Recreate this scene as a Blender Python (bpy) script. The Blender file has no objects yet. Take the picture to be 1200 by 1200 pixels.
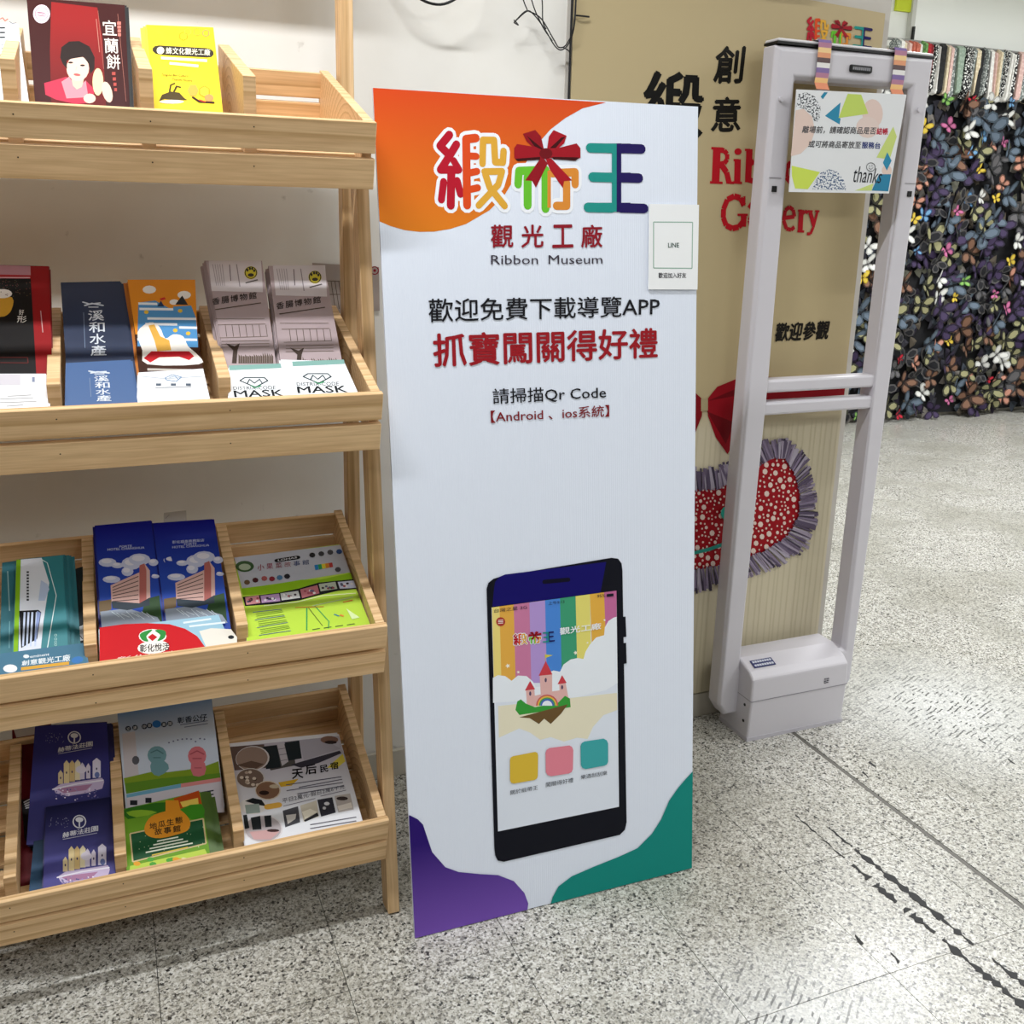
import bpy, bmesh, math, random
from mathutils import Vector, Matrix
random.seed(11)
C = bpy.context.scene.collection
R = math.radians

# ------------------------------------------------------------------ camera
CAM_ROWS = ((0.92756455, -0.37303011, 0.02173796),
            (-0.0724004, -0.23649205, -0.96893224),
            (0.36658175, 0.89717337, -0.24636918))
EYE = Vector((0, 0, 1.3))
FPX = 1141.735
cd = bpy.data.cameras.new('camera')
cam = bpy.data.objects.new('camera', cd); C.objects.link(cam)
r0, r1, r2 = [Vector(r) for r in CAM_ROWS]
mw = Matrix((r0, -r1, -r2)).transposed().to_4x4(); mw.translation = EYE
cam.matrix_world = mw
cd.sensor_width = 36; cd.lens = FPX / 1200 * 36
cd.shift_x = (600 - 588.54) / 1200; cd.shift_y = -(600 - 541.23) / 1200
cd.clip_start = .02; cd.clip_end = 50
bpy.context.scene.camera = cam
def seen(p, m=30):
    q = Vector(p) - EYE; z = r2.dot(q)
    if z < .1: return False
    u = 588.5 + FPX * r0.dot(q) / z; v = 541.2 + FPX * r1.dot(q) / z
    return -m < u < 1200 + m and -m < v < 1200 + m

# ------------------------------------------------------------------ light and exposure
sc = bpy.context.scene
sc.view_settings.view_transform = 'Standard'; sc.view_settings.look = 'None'
sc.view_settings.gamma = 1; sc.view_settings.use_curve_mapping = False
sc.view_settings.exposure = 0.72
w = bpy.data.worlds.new('world'); sc.world = w; w.use_nodes = True
w.node_tree.nodes['Background'].inputs[0].default_value = (.9, .95, 1, 1)
w.node_tree.nodes['Background'].inputs[1].default_value = .3
CEIL = 2.8
LAMPS = [  # x, y, size x, size y, watts
    (-.1, 1.15, 1.2, .07, 24), (-1.2, -.9, 1.2, .6, 10), (1.6, -1.2, 1.2, .6, 22),
    (3.6, .6, 1.2, .6, 25), (3.4, 3.2, 1.2, .6, 38), (5.6, 3.0, 1.2, .6, 52), (6.0, .4, 1.2, .6, 26), (4.4, -2.2, 1.2, .6, 20)]

# ------------------------------------------------------------------ materials
def lin(h):
    h = h.lstrip('#'); o = []
    for i in (0, 2, 4):
        c = int(h[i:i+2], 16) / 255
        o.append(c / 12.92 if c <= .04045 else ((c + .055) / 1.055) ** 2.4)
    return (*o, 1)
MATS = {}
def mat(name, col, rough=.6, spec=.4, metal=0, bump=0, bscale=200):
    if name in MATS: return MATS[name]
    m = bpy.data.materials.new(name); m.use_nodes = True; nt = m.node_tree
    b = nt.nodes['Principled BSDF']
    b.inputs['Base Color'].default_value = lin(col); b.inputs['Roughness'].default_value = rough
    b.inputs['Specular IOR Level'].default_value = spec; b.inputs['Metallic'].default_value = metal
    if bump:
        n = nt.nodes.new('ShaderNodeTexNoise'); n.inputs['Scale'].default_value = bscale
        tc = nt.nodes.new('ShaderNodeNewGeometry'); nt.links.new(tc.outputs['Position'], n.inputs['Vector'])
        bp = nt.nodes.new('ShaderNodeBump'); bp.inputs['Strength'].default_value = bump; bp.inputs['Distance'].default_value = .002
        nt.links.new(n.outputs['Fac'], bp.inputs['Height']); nt.links.new(bp.outputs[0], b.inputs['Normal'])
    MATS[name] = m; return m
def ramp(nt, stops, interp='LINEAR'):
    r = nt.nodes.new('ShaderNodeValToRGB'); r.color_ramp.interpolation = interp
    e = r.color_ramp.elements
    while len(e) < len(stops): e.new(.5)
    for k, (p, c) in enumerate(stops): e[k].position = p; e[k].color = lin(c)
    return r
def ink(spec):
    """flat print colour; 'G:c1:c2:a:b:v' = printed gradient down the sheet, 'S:c' = printed speckle"""
    if spec in MATS: return MATS[spec]
    if spec.startswith('#'):
        return mat(spec, spec, .5, .14)
    m = bpy.data.materials.new('print'); m.use_nodes = True; nt = m.node_tree; L = nt.links
    b = nt.nodes['Principled BSDF']; b.inputs['Roughness'].default_value = .5; b.inputs['Specular IOR Level'].default_value = .14
    uv = nt.nodes.new('ShaderNodeUVMap'); uv.uv_map = 'sheet'
    if spec[0] == 'G':
        _, c1, c2, a, z, _v = spec.split(':')
        sp = nt.nodes.new('ShaderNodeSeparateXYZ'); L.new(uv.outputs[0], sp.inputs[0])
        r = ramp(nt, [(max(0, min(.98, float(a))), c1), (min(1, float(z)), c2)]); L.new(sp.outputs[1], r.inputs[0])
    else:
        n = nt.nodes.new('ShaderNodeTexNoise'); n.inputs['Scale'].default_value = 60; n.inputs['Detail'].default_value = 1
        L.new(uv.outputs[0], n.inputs[0])
        r = ramp(nt, [(.0, '#dfe1e4'), (.52, spec[2:])], 'CONSTANT'); L.new(n.outputs['Fac'], r.inputs[0])
    L.new(r.outputs[0], b.inputs['Base Color'])
    MATS[spec] = m; return m

def wood_material(name, light, mid, dark, ring=46):
    m = bpy.data.materials.new(name); m.use_nodes = True; nt = m.node_tree; L = nt.links
    b = nt.nodes['Principled BSDF']; b.inputs['Roughness'].default_value = .5; b.inputs['Specular IOR Level'].default_value = .3
    tc = nt.nodes.new('ShaderNodeTexCoord'); oi = nt.nodes.new('ShaderNodeObjectInfo')
    mp = nt.nodes.new('ShaderNodeMapping'); mp.inputs['Scale'].default_value = (.11, 1, 1)
    L.new(tc.outputs['Object'], mp.inputs['Vector'])
    vm = nt.nodes.new('ShaderNodeVectorMath'); vm.operation = 'MULTIPLY_ADD'
    cmb = nt.nodes.new('ShaderNodeCombineXYZ'); cmb.inputs[0].default_value = 1; cmb.inputs[1].default_value = 1; cmb.inputs[2].default_value = 1
    L.new(oi.outputs['Random'], vm.inputs[0])
    for i, v in enumerate((3.0, .11, .05)): pass
    vm.inputs[1].default_value = (3.0, .10, .06); 
    add = nt.nodes.new('ShaderNodeVectorMath'); add.operation = 'ADD'; add.inputs[1].default_value = (0, -.03, .05)
    L.new(mp.outputs[0], add.inputs[0]); L.new(add.outputs[0], vm.inputs[2])
    wv = nt.nodes.new('ShaderNodeTexWave'); wv.wave_type = 'RINGS'; wv.rings_direction = 'X'; wv.wave_profile = 'SAW'
    wv.inputs['Scale'].default_value = ring; wv.inputs['Distortion'].default_value = 2.2; wv.inputs['Detail'].default_value = 2
    wv.inputs['Detail Scale'].default_value = .35; wv.inputs['Detail Roughness'].default_value = .4
    L.new(vm.outputs[0], wv.inputs['Vector'])
    r = ramp(nt, [(0, light), (.6, mid), (.9, dark), (1, light)]); L.new(wv.outputs['Fac'], r.inputs[0])
    n = nt.nodes.new('ShaderNodeTexNoise'); n.inputs['Scale'].default_value = 260; n.inputs['Detail'].default_value = 2
    mp2 = nt.nodes.new('ShaderNodeMapping'); mp2.inputs['Scale'].default_value = (.04, 1, 1)
    L.new(tc.outputs['Object'], mp2.inputs['Vector']); L.new(mp2.outputs[0], n.inputs['Vector'])
    mx = nt.nodes.new('ShaderNodeMix'); mx.data_type = 'RGBA'; mx.blend_type = 'MULTIPLY'; mx.inputs[0].default_value = .35
    r2_ = ramp(nt, [(.3, '#b9a184'), (.65, '#ffffff')]); L.new(n.outputs['Fac'], r2_.inputs[0])
    L.new(r.outputs[0], mx.inputs[6]); L.new(r2_.outputs[0], mx.inputs[7]); L.new(mx.outputs[2], b.inputs['Base Color'])
    bp = nt.nodes.new('ShaderNodeBump'); bp.inputs['Strength'].default_value = .12; bp.inputs['Distance'].default_value = .001
    L.new(wv.outputs['Fac'], bp.inputs['Height']); L.new(bp.outputs[0], b.inputs['Normal'])
    MATS[name] = m; return m
WOOD = wood_material('pine_wood', '#ecca9c', '#e4c092', '#cca675', 24)

def terrazzo():
    m = bpy.data.materials.new('terrazzo'); m.use_nodes = True; nt = m.node_tree; L = nt.links
    b = nt.nodes['Principled BSDF']; g = nt.nodes.new('ShaderNodeNewGeometry')
    def vor(scale):
        v = nt.nodes.new('ShaderNodeTexVoronoi'); v.inputs['Scale'].default_value = scale; L.new(wp.outputs[0], v.inputs['Vector'])
        s = nt.nodes.new('ShaderNodeSeparateColor'); L.new(v.outputs['Color'], s.inputs[0]); return s.outputs[0]
    # ragged chips: warp the position a little
    nz = nt.nodes.new('ShaderNodeTexNoise'); nz.inputs['Scale'].default_value = 300; L.new(g.outputs['Position'], nz.inputs['Vector'])
    wp = nt.nodes.new('ShaderNodeVectorMath'); wp.operation = 'MULTIPLY_ADD'; wp.inputs[1].default_value = (.008, .008, 0)
    L.new(nz.outputs['Color'], wp.inputs[0]); L.new(g.outputs['Position'], wp.inputs[2])
    r1_ = ramp(nt, [(0, '#4c4b49'), (.05, '#8d8b86'), (.17, '#b5b3ab'), (.42, '#c8c6bf'), (.75, '#d9d8d3')], 'CONSTANT'); L.new(vor(230), r1_.inputs[0])
    r2_ = ramp(nt, [(0, '#6c6b68'), (.10, '#c4c1ba'), (.34, '#ffffff')], 'CONSTANT'); L.new(vor(380), r2_.inputs[0])
    mx = nt.nodes.new('ShaderNodeMix'); mx.data_type = 'RGBA'; mx.blend_type = 'MULTIPLY'; mx.inputs[0].default_value = .8
    L.new(r1_.outputs[0], mx.inputs[6]); L.new(r2_.outputs[0], mx.inputs[7])
    # large soft wear
    n2 = nt.nodes.new('ShaderNodeTexNoise'); n2.inputs['Scale'].default_value = 2.3; n2.inputs['Detail'].default_value = 4; L.new(g.outputs['Position'], n2.inputs['Vector'])
    r3 = ramp(nt, [(.35, '#d9d8d2'), (.6, '#ffffff')]); L.new(n2.outputs['Fac'], r3.inputs[0])
    m2 = nt.nodes.new('ShaderNodeMix'); m2.data_type = 'RGBA'; m2.blend_type = 'MULTIPLY'; m2.inputs[0].default_value = .8
    L.new(mx.outputs[2], m2.inputs[6]); L.new(r3.outputs[0], m2.inputs[7])
    # black scuff streaks in two worn patches
    prev = m2.outputs[2]
    for cx, cy, rad, ang, kind in ((2.08, 1.80, .42, 20, 1), (.98, 1.02, .26, -52, 0)):
        mp = nt.nodes.new('ShaderNodeMapping'); mp.vector_type = 'TEXTURE'; mp.inputs['Location'].default_value = (cx, cy, 0); mp.inputs['Rotation'].default_value = (0, 0, R(ang))
        L.new(g.outputs['Position'], mp.inputs['Vector'])
        wv = nt.nodes.new('ShaderNodeTexWave'); wv.wave_type = 'BANDS'; wv.bands_direction = 'X' if kind == 0 else 'Y'
        wv.inputs['Scale'].default_value = 24; wv.inputs['Distortion'].default_value = 2.0 if kind == 0 else 5.0; wv.inputs['Detail'].default_value = 3; wv.inputs['Detail Scale'].default_value = .8
        L.new(mp.outputs[0], wv.inputs['Vector'])
        ln = nt.nodes.new('ShaderNodeVectorMath'); ln.operation = 'LENGTH'; L.new(mp.outputs[0], ln.inputs[0])
        fall = nt.nodes.new('ShaderNodeMapRange'); fall.inputs['From Min'].default_value = rad; fall.inputs['From Max'].default_value = rad * .2; L.new(ln.outputs['Value'], fall.inputs['Value'])
        nn = nt.nodes.new('ShaderNodeTexNoise'); nn.inputs['Scale'].default_value = 30; nn.inputs['Detail'].default_value = 3; L.new(mp.outputs[0], nn.inputs['Vector'])
        th = nt.nodes.new('ShaderNodeMath'); th.operation = 'GREATER_THAN'; th.inputs[1].default_value = .80; L.new(wv.outputs['Fac'], th.inputs[0])
        t2 = nt.nodes.new('ShaderNodeMath'); t2.operation = 'GREATER_THAN'; t2.inputs[1].default_value = .52; L.new(nn.outputs['Fac'], t2.inputs[0])
        a = nt.nodes.new('ShaderNodeMath'); a.operation = 'MULTIPLY'; L.new(th.outputs[0], a.inputs[0]); L.new(t2.outputs[0], a.inputs[1])
        a2 = nt.nodes.new('ShaderNodeMath'); a2.operation = 'MULTIPLY'; L.new(a.outputs[0], a2.inputs[0]); L.new(fall.outputs[0], a2.inputs[1])
        a3 = nt.nodes.new('ShaderNodeMath'); a3.operation = 'MULTIPLY'; a3.inputs[1].default_value = .85; L.new(a2.outputs[0], a3.inputs[0])
        # pale bloom of worn polish
        f2 = nt.nodes.new('ShaderNodeMath'); f2.operation = 'MULTIPLY'; f2.inputs[1].default_value = .45; L.new(fall.outputs[0], f2.inputs[0])
        pb = nt.nodes.new('ShaderNodeMix'); pb.data_type = 'RGBA'; L.new(f2.outputs[0], pb.inputs[0]); L.new(prev, pb.inputs[6]); pb.inputs[7].default_value = lin('#e9ebec')
        mk = nt.nodes.new('ShaderNodeMix'); mk.data_type = 'RGBA'; L.new(a3.outputs[0], mk.inputs[0]); L.new(pb.outputs[2], mk.inputs[6]); mk.inputs[7].default_value = lin('#202022')
        prev = mk.outputs[2]
    L.new(prev, b.inputs['Base Color'])
    b.inputs['Specular IOR Level'].default_value = .5
    r4 = ramp(nt, [(.3, '#a0a0a0'), (.7, '#7a7a7a')]); L.new(n2.outputs['Fac'], r4.inputs[0]); L.new(r4.outputs[0], b.inputs['Roughness'])
    return m
TERRAZZO = terrazzo()

def wall_material(name, col, dirt):
    m = bpy.data.materials.new(name); m.use_nodes = True; nt = m.node_tree; L = nt.links
    b = nt.nodes['Principled BSDF']; b.inputs['Roughness'].default_value = .75; b.inputs['Specular IOR Level'].default_value = .2
    g = nt.nodes.new('ShaderNodeNewGeometry'); n = nt.nodes.new('ShaderNodeTexNoise')
    n.inputs['Scale'].default_value = 3.5; n.inputs['Detail'].default_value = 5; L.new(g.outputs['Position'], n.inputs['Vector'])
    r = ramp(nt, [(.3, dirt), (.55, col)]); L.new(n.outputs['Fac'], r.inputs[0])
    n3 = nt.nodes.new('ShaderNodeTexNoise'); n3.inputs['Scale'].default_value = 22; n3.inputs['Detail'].default_value = 4; L.new(g.outputs['Position'], n3.inputs['Vector'])
    r3 = ramp(nt, [(.25, '#b5b2ab'), (.31, '#ffffff')]); L.new(n3.outputs['Fac'], r3.inputs[0])
    mx = nt.nodes.new('ShaderNodeMix'); mx.data_type = 'RGBA'; mx.blend_type = 'MULTIPLY'; mx.inputs[0].default_value = .5
    L.new(r.outputs[0], mx.inputs[6]); L.new(r3.outputs[0], mx.inputs[7]); L.new(mx.outputs[2], b.inputs['Base Color'])
    bp = nt.nodes.new('ShaderNodeBump'); bp.inputs['Strength'].default_value = .08; bp.inputs['Distance'].default_value = .002
    n2 = nt.nodes.new('ShaderNodeTexNoise'); n2.inputs['Scale'].default_value = 90; L.new(g.outputs['Position'], n2.inputs['Vector'])
    L.new(n2.outputs['Fac'], bp.inputs['Height']); L.new(bp.outputs[0], b.inputs['Normal'])
    return m
WALL = wall_material('painted_wall', '#efede8', '#e8e5de')
WALLF = wall_material('far_wall_paint', '#eef0ea', '#e6e8e0')
LOW_BOUNCE = wall_material('low_bounce_wall', '#8f8a83', '#77716a')  # dark tone for the unseen shop sides, set to cut bounced light
COLUMN = wall_material('grey_paint', '#c9c5bf', '#bfbab3')
PLASTIC = mat('grey_white_plastic', '#cbc8cf', .4, .4, 0, .05, 400)
DARK = mat('black_rubber', '#0c0c0e', .5)

# ------------------------------------------------------------------ mesh helpers
def link(name, me, m=None, parent=None, mats=None, loc=None, kind=None, label=None):
    o = bpy.data.objects.new(name, me); C.objects.link(o)
    for x in (mats or ([m] if m else [])): me.materials.append(x)
    if parent is not None: o.parent = parent
    if loc is not None: o.location = loc
    if kind: o['kind'] = kind
    if label: o['label'] = label
    return o
def tag(o, label, cat, group=None, kind=None):
    o['label'] = label; o['category'] = cat
    if group: o['group'] = group
    if kind: o['kind'] = kind
    return o
def empty(name, loc, rz=0):
    o = bpy.data.objects.new(name, None); C.objects.link(o); o.location = loc; o.rotation_euler = (0, 0, rz); o.empty_display_size = .05
    return o
def wpos(o):
    p = Vector((0, 0, 0))
    while o is not None: p += Vector(o.location); o = o.parent
    return p
def box_mesh(sx, sy, sz, name='box'):
    me = bpy.data.meshes.new(name); x, y, z = sx / 2, sy / 2, sz / 2
    me.from_pydata([(-x,-y,-z),(x,-y,-z),(x,y,-z),(-x,y,-z),(-x,-y,z),(x,-y,z),(x,y,z),(-x,y,z)], [],
                   [(0,3,2,1),(4,5,6,7),(0,1,5,4),(1,2,6,5),(2,3,7,6),(3,0,4,7)])
    return me
def bevel(o, wd=.0015, seg=2):
    b = o.modifiers.new('bevel', 'BEVEL'); b.width = wd; b.segments = seg; b.limit_method = 'ANGLE'; return o
def board(name, p0, p1, side, wid, th, m, parent=None, bv=.0015):
    """a board from p0 to p1 (world, centre line); side = direction of its width; local X runs along the grain"""
    p0, p1 = Vector(p0), Vector(p1); x = (p1 - p0); L = x.length; x.normalize()
    y = Vector(side); y = (y - x * y.dot(x)).normalized(); z = x.cross(y)
    o = link(name, box_mesh(L, wid, th), m, parent)
    rot = Matrix((x, y, z)).transposed()
    o.rotation_euler = rot.to_euler(); o.location = (p0 + p1) / 2 - (wpos(parent) if parent is not None else Vector((0,0,0)))
    if bv: bevel(o, bv, 1)
    return o
def block(name, lo, hi, m, parent=None, bv=0, kind=None):
    lo, hi = Vector(lo), Vector(hi); s = hi - lo
    o = link(name, box_mesh(*s), m, parent, loc=(lo + hi) / 2 - (wpos(parent) if parent is not None else Vector((0,0,0))), kind=kind)
    if bv: bevel(o, bv)
    return o
def prism(name, pts, axis_vec, m, parent=None, bv=0):
    """polygon pts (world 3D, planar) swept by axis_vec"""
    base = wpos(parent) if parent is not None else Vector((0,0,0))
    o0 = sum((Vector(p) for p in pts), Vector((0,0,0))) / len(pts)
    a = [Vector(p) - o0 for p in pts]; n = len(a); ax = Vector(axis_vec)
    me = bpy.data.meshes.new(name); me.from_pydata(a + [p + ax for p in a], [], [tuple(range(n))[::-1], tuple(range(n, 2*n))] + [(i, (i+1) % n, n + (i+1) % n, n + i) for i in range(n)])
    bm = bmesh.new(); bm.from_mesh(me); bmesh.ops.recalc_face_normals(bm, faces=bm.faces); bm.to_mesh(me); bm.free()
    o = link(name, me, m, parent, loc=o0 - base)
    if bv: bevel(o, bv)
    return o
def cyl(name, p0, p1, r, m, parent=None, n=12):
    p0, p1 = Vector(p0), Vector(p1); d = p1 - p0; q = d.to_track_quat('Z', 'Y').to_matrix()
    bm = bmesh.new(); bmesh.ops.create_cone(bm, cap_ends=True, segments=n, radius1=r, radius2=r, depth=d.length)
    bmesh.ops.rotate(bm, matrix=q, verts=bm.verts); me = bpy.data.meshes.new(name); bm.to_mesh(me); bm.free()
    return link(name, me, m, parent, loc=(p0 + p1) / 2 - (wpos(parent) if parent is not None else Vector((0,0,0))))
def tube(name, pts, r, m, parent=None, n=8, sub=6):
    P = [Vector(p) for p in pts]; o = []
    for i in range(len(P) - 1):
        a = P[max(i-1, 0)]; b = P[i]; c = P[i+1]; d = P[min(i+2, len(P)-1)]
        for k in range(sub):
            t = k / sub; o.append(.5 * ((2*b) + (c-a)*t + (2*a-5*b+4*c-d)*t*t + (3*b-a-3*c+d)*t**3))
    o.append(P[-1]); base = o[0].copy(); vs = []; fs = []; up = Vector((0, 1, .1)).normalized()
    for i, p in enumerate(o):
        t = (o[min(i+1, len(o)-1)] - o[max(i-1, 0)]).normalized(); s = t.cross(up).normalized(); u = s.cross(t)
        for k in range(n): a = 2*math.pi*k/n; vs.append(p - base + (s*math.cos(a) + u*math.sin(a)) * r)
    for i in range(len(o)-1):
        for k in range(n): fs.append((i*n+k, i*n+(k+1) % n, (i+1)*n+(k+1) % n, (i+1)*n+k))
    fs += [tuple(range(n))[::-1], tuple(range(len(vs)-n, len(vs)))]
    me = bpy.data.meshes.new(name); me.from_pydata(vs, [], fs); me.shade_smooth()
    return link(name, me, m, parent, loc=base - (wpos(parent) if parent is not None else Vector((0,0,0))))
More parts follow.
